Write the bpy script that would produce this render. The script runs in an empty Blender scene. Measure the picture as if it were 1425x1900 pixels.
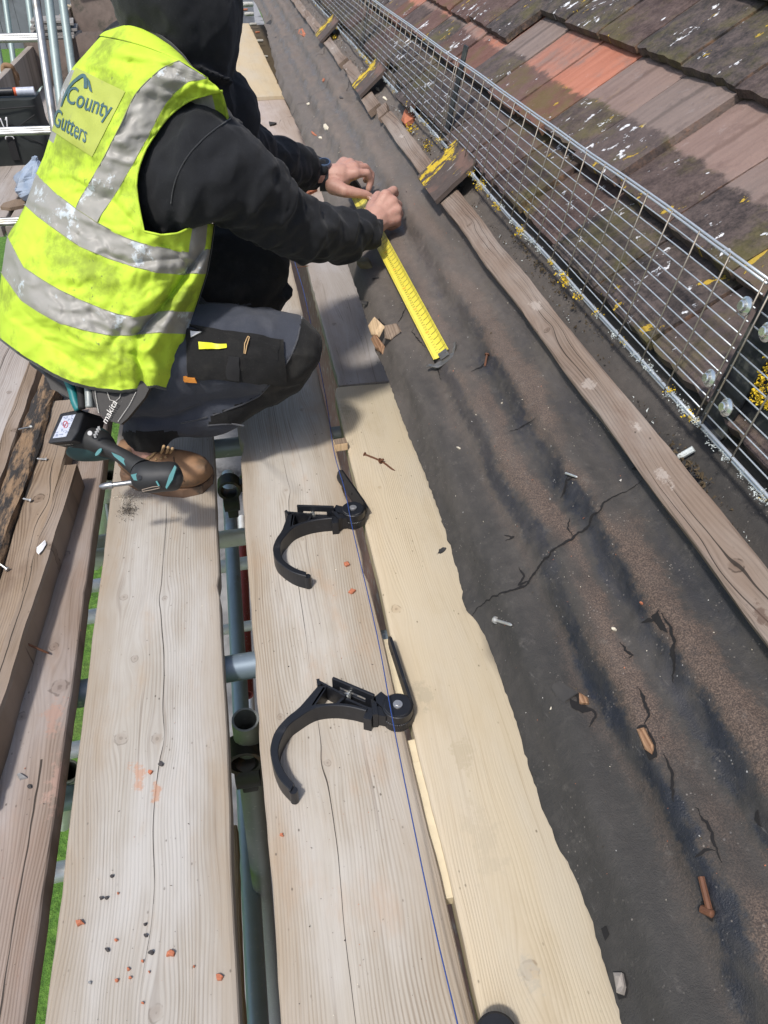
import bpy, bmesh, math, random
from mathutils import Vector, Matrix, noise as mnoise
R = math.radians
random.seed(7)
scene = bpy.context.scene
col = scene.collection

# ---------------------------------------------------------------- camera
FPX = 1430.0
CAM = Vector((0.0, 0.0, 1.04))
_d = Vector(((370 - 712.5) / FPX, (950 + 230) / FPX, 1.0)).normalized()      # board direction seen by the lens
_th = math.atan2(_d.y, _d.z)
_Z = Vector((0, math.cos(_th), -math.sin(_th)))
_Y = _d
_X = Vector((_Y.y * _Z.z - _Y.z * _Z.y, _Y.z * _Z.x - _Y.x * _Z.z, _Y.x * _Z.y - _Y.y * _Z.x))
if _X.x < 0: _X = -_X
RW = Vector((_X.x, _Y.x, _Z.x)); UW = Vector((_X.y, _Y.y, _Z.y)); FW = Vector((_X.z, _Y.z, _Z.z))
cam = bpy.data.objects.new('camera', bpy.data.cameras.new('camera'))
col.objects.link(cam)
cam.data.sensor_fit = 'VERTICAL'
cam.data.sensor_height = 24.0
cam.data.lens = 24.0 * FPX / 1900.0
cam.data.clip_start = 0.02
cam.data.clip_end = 400.0
cam.matrix_world = Matrix(((RW.x, UW.x, -FW.x, CAM.x), (RW.y, UW.y, -FW.y, CAM.y), (RW.z, UW.z, -FW.z, CAM.z), (0, 0, 0, 1)))
scene.camera = cam

# ---------------------------------------------------------------- light
SUN_EL, SUN_HEAD = R(59), math.atan2(0.80, 0.60)       # heading of the shadows on the deck
world = bpy.data.worlds.new("World"); scene.world = world
world.use_nodes = True
_wn = world.node_tree
_bg = _wn.nodes['Background']
_sky = _wn.nodes.new('ShaderNodeTexSky')
_sky.sky_type = 'NISHITA'; _sky.sun_disc = False
_sky.sun_elevation = SUN_EL
_sdir = Vector((-math.cos(SUN_HEAD) * math.cos(SUN_EL), -math.sin(SUN_HEAD) * math.cos(SUN_EL), math.sin(SUN_EL)))  # towards the sun
_sky.sun_rotation = math.atan2(_sdir.x, _sdir.y)
_sky.air_density = 1.0; _sky.dust_density = 2.5; _sky.ozone_density = 1.0
_wn.links.new(_sky.outputs[0], _bg.inputs[0])
_bg.inputs[1].default_value = 0.15
sun = bpy.data.objects.new('sun', bpy.data.lights.new('sun', 'SUN'))
col.objects.link(sun)
sun.data.energy = 2.9; sun.data.angle = R(5.0); sun.data.color = (1.0, 0.955, 0.90)
sun.rotation_euler = _sdir.to_track_quat('Z', 'Y').to_euler()
sun.location = (-3, -3, 6)
scene.view_settings.view_transform = 'Standard'
scene.view_settings.look = 'None'
scene.view_settings.exposure = 0.30
scene.view_settings.gamma = 1.0

# ---------------------------------------------------------------- reading points off the picture into the place
def ray(x, y):
    return RW * ((x - 712.5) / FPX) + UW * ((950.0 - y) / FPX) + FW
def PD(x, y, t):
    return CAM + ray(x, y) * t
def P(x, y, z=0.0):
    r = ray(x, y); return CAM + r * ((z - CAM.z) / r.z)
def proj(p):
    d = Vector(p) - CAM; t = d.dot(FW)
    return (712.5 + FPX * d.dot(RW) / t, 950 - FPX * d.dot(UW) / t, t)

# roof frame: w runs up the slope, y along the eaves, h square to the slope
RA = math.atan(0.7); RO = Vector((0.248, 0.0, 0.300))
RWV = Vector((math.cos(RA), 0, math.sin(RA))); RHV = Vector((-math.sin(RA), 0, math.cos(RA)))
def RF(w, y, h=0.0):
    return RO + RWV * w + RHV * h + Vector((0, y, 0))
def PR(x, y, h=0.0):                      # pixel -> (w, y) on the plane at height h over the roof plane
    r = ray(x, y); o = RO + RHV * h
    t = (o - CAM).dot(RHV) / r.dot(RHV)
    p = CAM + r * t
    return ((p - RO).dot(RWV), p.y)

# ---------------------------------------------------------------- mesh helpers
class MB:
    def __init__(self):
        self.v = []; self.f = []; self.m = []; self.uv = {}; self.tint = {}
    def vert(self, p):
        self.v.append(Vector(p)); return len(self.v) - 1
    def face(self, idx, m=0):
        self.f.append(tuple(idx)); self.m.append(m)
    def grid(self, rows, m=0, closed=False, cap=False):
        n = len(rows[0]); b = len(self.v)
        for r in rows:
            for p in r: self.v.append(Vector(p))
        for i in range(len(rows) - 1):
            for j in range(n if closed else n - 1):
                k = (j + 1) % n
                self.face((b + i * n + j, b + i * n + k, b + (i + 1) * n + k, b + (i + 1) * n + j), m)
        if cap and closed:
            self.face(tuple(b + j for j in reversed(range(n))), m)
            self.face(tuple(b + (len(rows) - 1) * n + j for j in range(n)), m)
        return b
    def box(self, c, s, m=0, rot=None, bev=0.0):
        bm = bmesh.new(); bmesh.ops.create_cube(bm, size=1.0)
        for v in bm.verts: v.co = Vector((v.co.x * s[0], v.co.y * s[1], v.co.z * s[2]))
        if bev: bmesh.ops.bevel(bm, geom=list(bm.edges), offset=bev, segments=2, affect='EDGES', profile=0.6)
        self.add_bm(bm, Matrix.Translation(Vector(c)) @ (rot.to_4x4() if rot else Matrix.Identity(4)), m)
    def add_bm(self, bm, mat=None, m=0):
        b = len(self.v); bm.verts.index_update()
        for v in bm.verts: self.v.append((mat @ v.co) if mat else v.co.copy())
        for f in bm.faces: self.face([b + v.index for v in f.verts], m)
        bm.free()
    def tube(self, pts, r, n=8, m=0, cap=True):
        pts = [Vector(p) for p in pts]
        rs = r if isinstance(r, (list, tuple)) else [r] * len(pts)
        rows = []; up = None
        for i, p in enumerate(pts):
            d = (pts[min(i + 1, len(pts) - 1)] - pts[max(i - 1, 0)])
            if d.length < 1e-9: d = Vector((0, 0, 1))
            d.normalize()
            if up is None:
                up = Vector((0, 0, 1)) if abs(d.z) < 0.9 else Vector((1, 0, 0))
            a = d.cross(up)
            if a.length < 1e-6: a = d.cross(Vector((0.3, 1, 0.2)))
            a.normalize(); b_ = a.cross(d).normalized(); up = b_
            rows.append([p + (a * math.cos(2 * math.pi * k / n) + b_ * math.sin(2 * math.pi * k / n)) * rs[i] for k in range(n)])
        self.grid(rows, m, closed=True, cap=cap)
    def prism(self, outline, axis, m=0):
        """outline: 3-D points of the first face; axis: extrusion vector"""
        n = len(outline); b = len(self.v); ax = Vector(axis)
        for p in outline: self.v.append(Vector(p))
        for p in outline: self.v.append(Vector(p) + ax)
        self.face(tuple(b + i for i in range(n)), m)
        self.face(tuple(b + n + i for i in reversed(range(n))), m)
        for i in range(n):
            j = (i + 1) % n
            self.face((b + i, b + n + i, b + n + j, b + j), m)
    def build(self, name, mats, parent=None, smooth=False, loc=None, rot=None, fix=True, auto=None):
        me = bpy.data.meshes.new(name)
        me.from_pydata([tuple(v) for v in self.v], [], self.f)
        mats = mats if isinstance(mats, (list, tuple)) else [mats]
        for mm in mats: me.materials.append(mm)
        me.polygons.foreach_set('material_index', self.m)
        if fix:
            bm = bmesh.new(); bm.from_mesh(me)
            bmesh.ops.recalc_face_normals(bm, faces=bm.faces)
            bm.to_mesh(me); bm.free()
        if smooth: me.polygons.foreach_set('use_smooth', [True] * len(me.polygons))
        if smooth and auto is not None:
            try: me.set_sharp_from_angle(angle=R(auto))
            except Exception: pass
        me.update()
        o = bpy.data.objects.new(name, me); col.objects.link(o)
        if parent is not None: o.parent = parent
        if loc is not None: o.location = loc
        if rot is not None: o.rotation_euler = rot
        return o

def tag(o, label=None, cat=None, group=None, kind=None):
    if label: o['label'] = label
    if cat: o['category'] = cat
    if group: o['group'] = group
    if kind: o['kind'] = kind
    return o
def empty(name, loc=(0, 0, 0), label=None, cat=None, group=None, rot=(0, 0, 0)):
    o = bpy.data.objects.new(name, None); col.objects.link(o)
    o.location = loc; o.rotation_euler = rot; o.empty_display_size = 0.05
    return tag(o, label, cat, group)
def copy_tree(o, parent=None):
    c = o.copy(); col.objects.link(c)
    if parent is not None: c.parent = parent
    for ch in list(o.children): copy_tree(ch, c)
    return c
def attach(child, root):
    """child built in world coordinates -> keep it there under a root that only has a location"""
    child.parent = root
    child.matrix_parent_inverse = Matrix.Translation(root.location).inverted() if root.rotation_euler[2] == 0 else root.matrix_basis.inverted()
    return child
def fbm(p, oct=4):
    s = 0; a = 1; f = 1
    for _ in range(oct):
        s += a * mnoise.noise(Vector(p) * f); a *= 0.5; f *= 2.03
    return s
def lerp(a, b, t): return a + (b - a) * t
def interp(tab, x):
    if x <= tab[0][0]: return tab[0][1]
    for (a, va), (b, vb) in zip(tab, tab[1:]):
        if x <= b: return lerp(va, vb, (x - a) / (b - a))
    return tab[-1][1]
def resample(pts, n):
    pts = [Vector(p) for p in pts]; L = [0]
    for a, b in zip(pts, pts[1:]): L.append(L[-1] + (b - a).length)
    out = []
    for i in range(n):
        s = L[-1] * i / (n - 1); k = 0
        while k < len(L) - 2 and L[k + 1] < s: k += 1
        u = 0 if L[k + 1] == L[k] else (s - L[k]) / (L[k + 1] - L[k])
        out.append(pts[k].lerp(pts[k + 1], u))
    return out
def catmull(pts, n):
    pts = [Vector(p) for p in pts]; out = []
    for i in range(len(pts) - 1):
        p0 = pts[max(i - 1, 0)]; p1 = pts[i]; p2 = pts[i + 1]; p3 = pts[min(i + 2, len(pts) - 1)]
        for k in range(n):
            t = k / n
            out.append(0.5 * ((2 * p1) + (p2 - p0) * t + (2 * p0 - 5 * p1 + 4 * p2 - p3) * t * t + (3 * p1 - p0 - 3 * p2 + p3) * t ** 3))
    out.append(pts[-1]); return out

# ---------------------------------------------------------------- node helpers
class NT:
    def __init__(self, name):
        self.mat = bpy.data.materials.new(name); self.mat.use_nodes = True
        self.t = self.mat.node_tree; self.n = self.t.nodes
        self.b = self.n['Principled BSDF']
    def new(self, ty, **kw):
        nd = self.n.new(ty)
        for k, v in kw.items(): setattr(nd, k, v)
        return nd
    def put(self, sock, val):
        if hasattr(val, 'is_output') or isinstance(val, bpy.types.NodeSocket): self.t.links.new(val, sock)
        else:
            if sock.type == 'RGBA' and not isinstance(val, (int, float)) and len(val) == 3: val = (*val, 1.0)
            sock.default_value = val
    def m(self, op, a, b=None, c=None, clamp=False):
        nd = self.new('ShaderNodeMath', operation=op, use_clamp=clamp)
        self.put(nd.inputs[0], a)
        if b is not None: self.put(nd.inputs[1], b)
        if c is not None: self.put(nd.inputs[2], c)
        return nd.outputs[0]
    def coord(self, kind='Object'):
        return self.new('ShaderNodeTexCoord').outputs[kind]
    def sep(self, v):
        nd = self.new('ShaderNodeSeparateXYZ'); self.put(nd.inputs[0], v); return nd.outputs
    def comb(self, x=0.0, y=0.0, z=0.0):
        nd = self.new('ShaderNodeCombineXYZ')
        self.put(nd.inputs[0], x); self.put(nd.inputs[1], y); self.put(nd.inputs[2], z); return nd.outputs[0]
    def scale(self, v, s):
        nd = self.new('ShaderNodeVectorMath', operation='MULTIPLY'); self.put(nd.inputs[0], v); self.put(nd.inputs[1], s); return nd.outputs[0]
    def add(self, v, s):
        nd = self.new('ShaderNodeVectorMath', operation='ADD'); self.put(nd.inputs[0], v); self.put(nd.inputs[1], s); return nd.outputs[0]
    def noise(self, v, scale=5.0, detail=3.0, rough=0.5, dist=0.0, out=0):
        nd = self.new('ShaderNodeTexNoise')
        self.put(nd.inputs['Vector'], v); self.put(nd.inputs['Scale'], scale)
        nd.inputs['Detail'].default_value = detail; nd.inputs['Roughness'].default_value = rough; nd.inputs['Distortion'].default_value = dist
        return nd.outputs[out]
    def voro(self, v, scale=5.0, feature='F1', out='Distance', rnd=1.0):
        nd = self.new('ShaderNodeTexVoronoi', feature=feature)
        self.put(nd.inputs['Vector'], v); self.put(nd.inputs['Scale'], scale); nd.inputs['Randomness'].default_value = rnd
        return nd.outputs[out]
    def ramp(self, f, stops, interp='LINEAR'):
        nd = self.new('ShaderNodeValToRGB'); cr = nd.color_ramp; cr.interpolation = interp
        while len(cr.elements) < len(stops): cr.elements.new(0.5)
        for e, (p, c) in zip(cr.elements, stops):
            e.position = p; e.color = (c, c, c, 1) if isinstance(c, (int, float)) else (*c, 1)
        self.put(nd.inputs[0], f); return nd.outputs[0]
    def sm(self, f, lo, hi):          # smooth 0..1 between lo and hi (hi may be < lo)
        nd = self.new('ShaderNodeMapRange', interpolation_type='SMOOTHSTEP')
        self.put(nd.inputs[0], f)
        if lo < hi:
            nd.inputs[1].default_value = lo; nd.inputs[2].default_value = hi
        else:
            nd.inputs[1].default_value = hi; nd.inputs[2].default_value = lo
            nd.inputs[3].default_value = 1.0; nd.inputs[4].default_value = 0.0
        return nd.outputs[0]
    def mix(self, f, a, b, mode='MIX'):
        nd = self.new('ShaderNodeMix', data_type='RGBA', blend_type=mode)
        self.put(nd.inputs[0], f); self.put(nd.inputs[6], a); self.put(nd.inputs[7], b); return nd.outputs[2]
    def attr(self, name, out='Color'):
        return self.new('ShaderNodeAttribute', attribute_name=name).outputs[out]
    def rand(self):
        return self.new('ShaderNodeObjectInfo').outputs['Random']
    def bump(self, h, strength=0.3, dist=0.002):
        nd = self.new('ShaderNodeBump'); nd.inputs['Strength'].default_value = strength; nd.inputs['Distance'].default_value = dist
        self.put(nd.inputs['Height'], h); return nd.outputs[0]
    def done(self, colr, rough=0.7, normal=None, metal=None, spec=None, **kw):
        self.put(self.b.inputs['Base Color'], colr); self.put(self.b.inputs['Roughness'], rough)
        if normal is not None: self.put(self.b.inputs['Normal'], normal)
        if metal is not None: self.put(self.b.inputs['Metallic'], metal)
        if spec is not None: self.put(self.b.inputs['Specular IOR Level'], spec)
        for k, v in kw.items(): self.put(self.b.inputs[k], v)
        return self.mat

def simple(name, colr, rough=0.6, var=0.25, scale=30.0, metal=None, bump=0.2, bdist=0.001, spec=None, dirt=None, dscale=8.0, dlo=0.5, dhi=0.7):
    t = NT(name); co = t.coord()
    n = t.noise(co, scale, 4, 0.6)
    c = t.mix(n, [x * (1 - var) for x in colr], [min(1, x * (1 + var)) for x in colr])
    if dirt is not None:
        c = t.mix(t.sm(t.noise(co, dscale, 5, 0.65), dlo, dhi), c, dirt)
    r = t.m('ADD', t.m('MULTIPLY', n, 0.2), rough - 0.1)
    return t.done(c, r, t.bump(n, bump, bdist), metal, spec)

def wood(name, dark, light, knots=(), cracks=(), grain=0.0048, contrast=0.5, blotch=None, seed=0.0, rough=0.75, stain=None, rip=1.0, splat=None, greyed=None, edge=0.38, knotty=1.0, fibre=0.62):
    """board grain along local y; knots (x, y, r); cracks (x, wiggle, y0, y1, width)"""
    t = NT(name); co = t.coord(); x, y, z = t.sep(co)
    ys = t.m('ADD', y, seed * 7.3)
    gx = t.m('ADD', x, t.m('MULTIPLY', t.m('SUBTRACT', t.noise(t.comb(t.m('MULTIPLY', x, 3.0), t.m('MULTIPLY', ys, 0.9), seed), 2.0, 2, 0.5), 0.5), 0.055))
    kmask = None; kline = None
    for kx, ky, kr in knots:
        dx = t.m('SUBTRACT', x, kx); dy = t.m('MULTIPLY', t.m('SUBTRACT', y, ky), 0.42)
        d2 = t.m('ADD', t.m('MULTIPLY', dx, dx), t.m('MULTIPLY', dy, dy))
        # push the grain round the knot
        gx = t.m('ADD', gx, t.m('MULTIPLY', dx, t.m('DIVIDE', -kr * kr * 1.6, t.m('ADD', d2, kr * kr * 1.7))))
        dk = t.m('SQRT', t.m('ADD', t.m('MULTIPLY', dx, dx), t.m('MULTIPLY', t.m('MULTIPLY', dy, dy), 4.0)))
        dk = t.m('ADD', dk, t.m('MULTIPLY', t.m('SUBTRACT', t.noise(co, 90.0, 2), 0.5), kr * 0.5))
        k = t.sm(dk, kr * 0.75, kr * 0.35)
        kmask = k if kmask is None else t.m('MAXIMUM', kmask, k)
        kl = t.m('ADD', t.m('MULTIPLY', t.sm(t.m('ABSOLUTE', t.m('SUBTRACT', dk, kr * 0.62)), kr * 0.13, kr * 0.02), t.sm(t.noise(co, 60.0, 2), .42, .55)), t.m('MULTIPLY', t.sm(dk, kr * 0.22, kr * 0.08), .8), clamp=True)
        kline = kl if kline is None else t.m('MAXIMUM', kline, kl)
    wv = t.m('MULTIPLY', gx, 6.28318 / grain)
    wv = t.m('ADD', wv, t.m('MULTIPLY', t.noise(t.comb(t.m('MULTIPLY', gx, 45.0), t.m('MULTIPLY', ys, 0.7), seed), 1.0, 2), 7.0))
    ring = t.m('ADD', t.m('MULTIPLY', t.m('SINE', wv), 0.5), 0.5)
    ring = t.m('POWER', ring, 2.2)
    amp = t.sm(t.noise(t.comb(t.m('MULTIPLY', x, 12.0), t.m('MULTIPLY', ys, 1.3), seed + 3), 1.0, 3), 0.3, 0.65)
    fib = t.noise(t.comb(t.m('MULTIPLY', gx, 420.0), t.m('MULTIPLY', ys, 9.0), seed), 1.0, 4, 0.65)
    fib2 = t.noise(t.comb(t.m('MULTIPLY', gx, 60.0), t.m('MULTIPLY', ys, 1.6), seed + 9), 1.0, 3, 0.6)
    f = t.m('ADD', t.m('MULTIPLY', t.m('MULTIPLY', ring, amp), 0.26 * rip), t.m('ADD', t.m('MULTIPLY', fib, 0.46), t.m('MULTIPLY', fib2, 0.34)))
    f = t.sm(f, 0.5 - 0.5 / max(contrast, 0.01) * 0.45, 0.5 + 0.5 / max(contrast, 0.01) * 0.45)
    c = t.mix(f, light, dark)
    line = t.noise(t.comb(t.m('MULTIPLY', gx, 260.0), t.m('MULTIPLY', ys, 2.2), seed + 31), 1.0, 3, 0.6)
    lmask = t.sm(t.noise(t.comb(t.m('MULTIPLY', x, 16.0), t.m('MULTIPLY', ys, 2.4), seed + 33), 1.0, 4, 0.65), 0.36, 0.62)
    c = t.mix(t.m('MULTIPLY', t.m('MULTIPLY', t.sm(line, 0.54, 0.70), lmask), fibre), c, [dark[0] * 0.62, dark[1] * 0.55, dark[2] * 0.5])
    chk = t.noise(t.comb(t.m('MULTIPLY', gx, 150.0), t.m('MULTIPLY', ys, 1.4), seed + 41), 1.0, 3, 0.5)
    c = t.mix(t.m('MULTIPLY', t.sm(chk, 0.705, 0.735), 0.75 * fibre), c, [dark[0] * 0.25, dark[1] * 0.2, dark[2] * 0.17])
    big = t.noise(t.comb(t.m('MULTIPLY', x, 9.0), t.m('MULTIPLY', ys, 2.6), seed + 5), 1.0, 4, 0.6)
    if greyed is not None: c = t.mix(t.m('MULTIPLY', t.sm(big, 0.40, 0.68), 0.55), c, greyed)
    if blotch is not None:
        b2 = t.noise(t.comb(t.m('MULTIPLY', x, 14.0), t.m('MULTIPLY', ys, 5.0), seed + 11), 1.0, 5, 0.65)
        c = t.mix(t.m('MULTIPLY', t.sm(b2, 0.50, 0.75), 0.6), c, blotch)
    # trodden edges: browner where boots and frames rub
    ex_ = t.m('ADD', t.m('ABSOLUTE', x), t.m('MULTIPLY', t.m('SUBTRACT', t.noise(t.comb(t.m('MULTIPLY', x, 20.0), t.m('MULTIPLY', ys, 3.0), seed + 21), 1.0, 4, 0.65), 0.5), 0.09))
    c = t.mix(t.m('MULTIPLY', t.sm(ex_, 0.045, 0.115), edge), c, [dark[0] * 1.25, dark[1] * 1.15, dark[2] * 1.0])
    # pits and dirt specks
    sp = t.voro(t.comb(t.m('MULTIPLY', x, 1.0), t.m('MULTIPLY', ys, 0.6), seed), 75.0)
    spn = t.noise(co, 14.0, 2)
    c = t.mix(t.m('MULTIPLY', t.m('MULTIPLY', t.sm(sp, 0.14, 0.05), t.sm(spn, 0.5, 0.62)), 0.75), c, [q * 0.3 for q in dark])
    h = t.m('SUBTRACT', 1.0, t.m('MULTIPLY', t.m('ADD', t.m('MULTIPLY', ring, amp), fib), 0.5))
    if kmask is not None:
        c = t.mix(t.m('MULTIPLY', kmask, 0.35 * knotty), c, [dark[0] * 0.75, dark[1] * 0.6, dark[2] * 0.5])
        c = t.mix(t.m('MULTIPLY', kline, 0.65 * knotty), c, [dark[0] * 0.30, dark[1] * 0.25, dark[2] * 0.22])
    for cx, wig, y0, y1, w in cracks:
        off = t.m('MULTIPLY', t.m('SUBTRACT', t.noise(t.comb(cx * 50, t.m('MULTIPLY', ys, 2.2), seed), 1.0, 4, 0.55), 0.5), wig)
        dd = t.m('ABSOLUTE', t.m('SUBTRACT', t.m('SUBTRACT', gx, cx), off))
        ww = t.m('MULTIPLY', t.sm(t.noise(t.comb(cx * 9, t.m('MULTIPLY', ys, 4.0), seed + 2), 1.0, 3), 0.30, 0.66), w)
        inside = t.m('MULTIPLY', t.m('GREATER_THAN', y, y0), t.m('LESS_THAN', y, y1))
        ck = t.m('MULTIPLY', t.m('LESS_THAN', dd, ww), inside)
        c = t.mix(t.m('MULTIPLY', ck, 0.88), c, (0.025, 0.02, 0.016))
        h = t.m('SUBTRACT', h, t.m('MULTIPLY', ck, 2.0))
    if stain is not None:
        for sx, sy, sr, sc in stain:
            dx = t.m('SUBTRACT', x, sx); dy = t.m('MULTIPLY', t.m('SUBTRACT', y, sy), 0.45)
            d = t.m('SQRT', t.m('ADD', t.m('MULTIPLY', dx, dx), t.m('MULTIPLY', dy, dy)))
            d = t.m('ADD', d, t.m('MULTIPLY', t.m('SUBTRACT', t.noise(co, 48.0, 5, 0.75), 0.5), sr * 3.0))
            c = t.mix(t.m('MULTIPLY', t.sm(d, sr * 0.6, sr * 0.2), 0.7), c, sc)
    return t.done(c, rough, t.bump(h, 0.55, 0.0012), spec=0.25)
# ================================================================ GROUND (about 2.3 m below the deck)
GZ = -2.35
def grass_mat():
    t = NT('grass'); co = t.coord()
    n = t.noise(co, 26.0, 5, 0.75); n2 = t.noise(co, 2.5, 3)
    c = t.ramp(n, [(0.25, (0.025, 0.07, 0.008)), (0.5, (0.08, 0.19, 0.02)), (0.75, (0.17, 0.31, 0.05))])
    c = t.mix(t.m('MULTIPLY', t.sm(n2, 0.5, 0.7), 0.4), c, (0.14, 0.15, 0.05))
    return t.done(c, 0.9, t.bump(n, 1.0, 0.03))
M_GRASS = grass_mat()
M_PAVE = simple('pavement', (0.26, 0.26, 0.26), 0.9, 0.4, 14, dirt=(0.05, 0.05, 0.05), dscale=2.5)
M_PATH = simple('path', (0.22, 0.22, 0.22), 0.9, 0.3, 20)
def sheet(name, x0, x1, y0, y1, z, m, n=1):
    b = MB(); b.grid([[(lerp(x0, x1, i / n), lerp(y0, y1, j / n), z) for i in range(n + 1)] for j in range(n + 1)])
    return tag(b.build(name, m), kind='structure')
sheet('grass_ground', -120, 120, -60, 180, GZ, M_GRASS)
sheet('pavement', -0.62, 1.4, -2, 40, GZ + 0.02, M_PAVE)
sheet('garden_path', -14, -2.9, 15.0, 17.6, GZ + 0.02, M_PATH)

# far garden: rough bank of plants, then a slate grey fence
M_FENCE = simple('fence_paint', (0.17, 0.175, 0.20), 0.8, 0.3, 3.0, dirt=(0.10, 0.10, 0.11), dscale=1.2)
fb = MB()
for i in range(60): fb.box((-24 + i * 0.42, 24.0 + 0.01 * (i % 2), GZ + 1.1), (0.41, 0.06, 2.2 + 0.04 * ((i * 7) % 3)), 0)
fo = tag(fb.build('garden_fence', M_FENCE), 'long slate grey close boarded fence across the far garden', 'fence')
M_LEAF = None
def leaf_mat(name, a, b_):
    t = NT(name); c = t.mix(t.noise(t.coord(), 9.0, 3), a, b_); return t.done(c, 0.7)
M_LEAF = leaf_mat('leaf', (0.035, 0.07, 0.012), (0.12, 0.16, 0.035))
M_LEAFD = leaf_mat('leaf_dry', (0.10, 0.085, 0.04), (0.20, 0.16, 0.08))
def bush(c, s, n, mats, name, label, seed):
    rnd = random.Random(seed); b = MB()
    b.tube([(0, 0, 0), (0.02, 0.03, s[2] * 0.5), (0.05, 0.0, s[2] * 0.9)], [0.04, 0.03, 0.012], 6, 0)
    for i in range(n):
        a = rnd.uniform(0, 6.283); rr = math.sqrt(rnd.random()); zz = rnd.random()
        lump = 0.75 + 0.35 * mnoise.noise(Vector((math.cos(a) * 1.5, math.sin(a) * 1.5, zz * 3 + seed)))
        p = Vector((math.cos(a) * rr * s[0] * lump, math.sin(a) * rr * s[1] * lump, zz * s[2] * (1 - 0.35 * rr * rr) * lump))
        L = rnd.uniform(0.05, 0.11); d = Vector((rnd.uniform(-1, 1), rnd.uniform(-1, 1), rnd.uniform(-.3, 1))).normalized()
        q = d.cross(Vector((rnd.uniform(-1, 1), rnd.uniform(-1, 1), rnd.uniform(-1, 1)))).normalized() * L * 0.45
        i0 = [b.vert(p), b.vert(p + d * L * 0.5 + q), b.vert(p + d * L), b.vert(p + d * L * 0.5 - q)]
        b.face(i0, 1 if rnd.random() < 0.75 else 2)
    return tag(b.build(name, mats, loc=c, fix=False), label, 'bush')
bush((-12.4, 20.4, GZ), (2.0, 1.0, 1.1), 2600, [M_LEAFD, M_LEAF, M_LEAFD], 'bush', 'low dry bramble bush in front of the far grey fence', 3)
bush((-9.6, 19.2, GZ), (1.7, 0.8, 0.7), 2200, [M_LEAFD, M_LEAF, M_LEAF], 'bush', 'bright green low bush at the edge of the garden path', 4)

# ================================================================ DECK BOARDS
BW, BT = 0.225, 0.038
def board_mesh(L, w, seed, th=BT, jit=0.0012, dz=0.0012, chips=0.42):
    rnd = random.Random(seed); b = MB(); n = max(8, int(L / 0.03)); rows = []
    bv = 0.004
    prof = [(-w / 2, -th), (-w / 2, -bv), (-w / 2 + bv * 0.5, -bv * 0.3), (-w / 2 + bv * 1.8, 0), (-w / 4, 0.0003), (0, 0.0), (w / 4, 0.0003), (w / 2 - bv * 1.8, 0), (w / 2 - bv * 0.5, -bv * 0.3), (w / 2, -bv), (w / 2, -th)]
    for i in range(n + 1):
        y = L * i / n; r = []
        el = fbm((seed, y * 4, 0), 3) * jit * 2 + fbm((seed, y * 40, 2), 2) * jit * 0.8
        er = fbm((seed + 31, y * 4, 0), 3) * jit * 2 + fbm((seed + 31, y * 40, 2), 2) * jit * 0.8
        chl = max(0, fbm((seed, y * 9, 7), 3) - chips) * 0.02; chr_ = max(0, fbm((seed + 5, y * 9, 7), 3) - chips) * 0.02
        for k, (px, pz) in enumerate(prof):
            e = el + chl if k <= 3 else (er - chr_ if k >= 7 else 0)
            r.append((px + e, y, pz + fbm((seed, px * 6, y * 1.5), 2) * dz))
        rows.append(r)
    b.grid(rows, 0, closed=True, cap=True)
    return b
def board_frame(near, far):
    """near/far: ((left px),(right px)) on the deck -> origin at the near end, heading, width"""
    l0, r0 = [P(*q) for q in near]; l1, r1 = [P(*q) for q in far]
    c0 = (l0 + r0) / 2; c1 = (l1 + r1) / 2
    d = (c1 - c0); a = math.atan2(-d.x, d.y)
    return c0, a
def to_local(o, a, x, y, z=0.0):
    p = P(x, y, z) - o; c, s = math.cos(a), math.sin(a)
    return (p.x * c + p.y * s, -p.x * s + p.y * c)
DECK = {}
def make_board(key, name, near, far, y0, y1, label, cat, mat_fn, seed, w=BW, z=0.0, group='timber boards laid along the scaffold deck', th=BT, chips=0.35):
    o, a = board_frame(near, far)
    dirv = Vector((-math.sin(a), math.cos(a), 0))
    k = (y0 - o.y) / dirv.y
    org = o + dirv * k; org.z = z
    L = (y1 - y0) / dirv.y
    mat = mat_fn(org, a)
    ob = board_mesh(L, w, seed, th, chips=chips).build(name, mat, loc=org, rot=(0, 0, a), smooth=False)
    tag(ob, label, cat, group)
    DECK[key] = (org, a, ob)
    return ob
GREY_L, GREY_D = (0.455, 0.425, 0.375), (0.225, 0.190, 0.150)
def kn(org, a, lst): return [(*to_local(org, a, x, y), r) for x, y, r in lst]

make_board('b2', 'scaffold_board', ((85, 1900), (443, 1900)), ((200, 890), (405, 870)), -0.4, 2.05,
    'weathered pale grey board strewn with brick chips, the man\'s boot standing on it', 'scaffold board',
    lambda o, a: wood('wood_pale', GREY_D, GREY_L, contrast=0.42, knots= kn(o, a, [(230, 1108, .011), (306, 1110, .008), (250, 1222, .010), (225, 1370, .016), (292, 1370, .014), (290, 1880, .013)]),
        cracks=[(to_local(o, a, 283, 1500)[0], 0.007, 0.0, 1.75, 0.0006), (to_local(o, a, 300, 1050)[0], 0.012, 0.9, 1.9, 0.0004)], blotch=(0.36, 0.28, 0.20), seed=1.0, greyed=(0.48, 0.47, 0.45), edge=.55, knotty=.55,
        stain=[(*to_local(o, a, 255, 1440), 0.020, (0.44, 0.24, 0.15)), (*to_local(o, a, 238, 945), 0.02, (0.06, 0.05, 0.045)), (*to_local(o, a, 290, 1470), 0.012, (0.42, 0.22, 0.13))]), 11)
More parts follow.
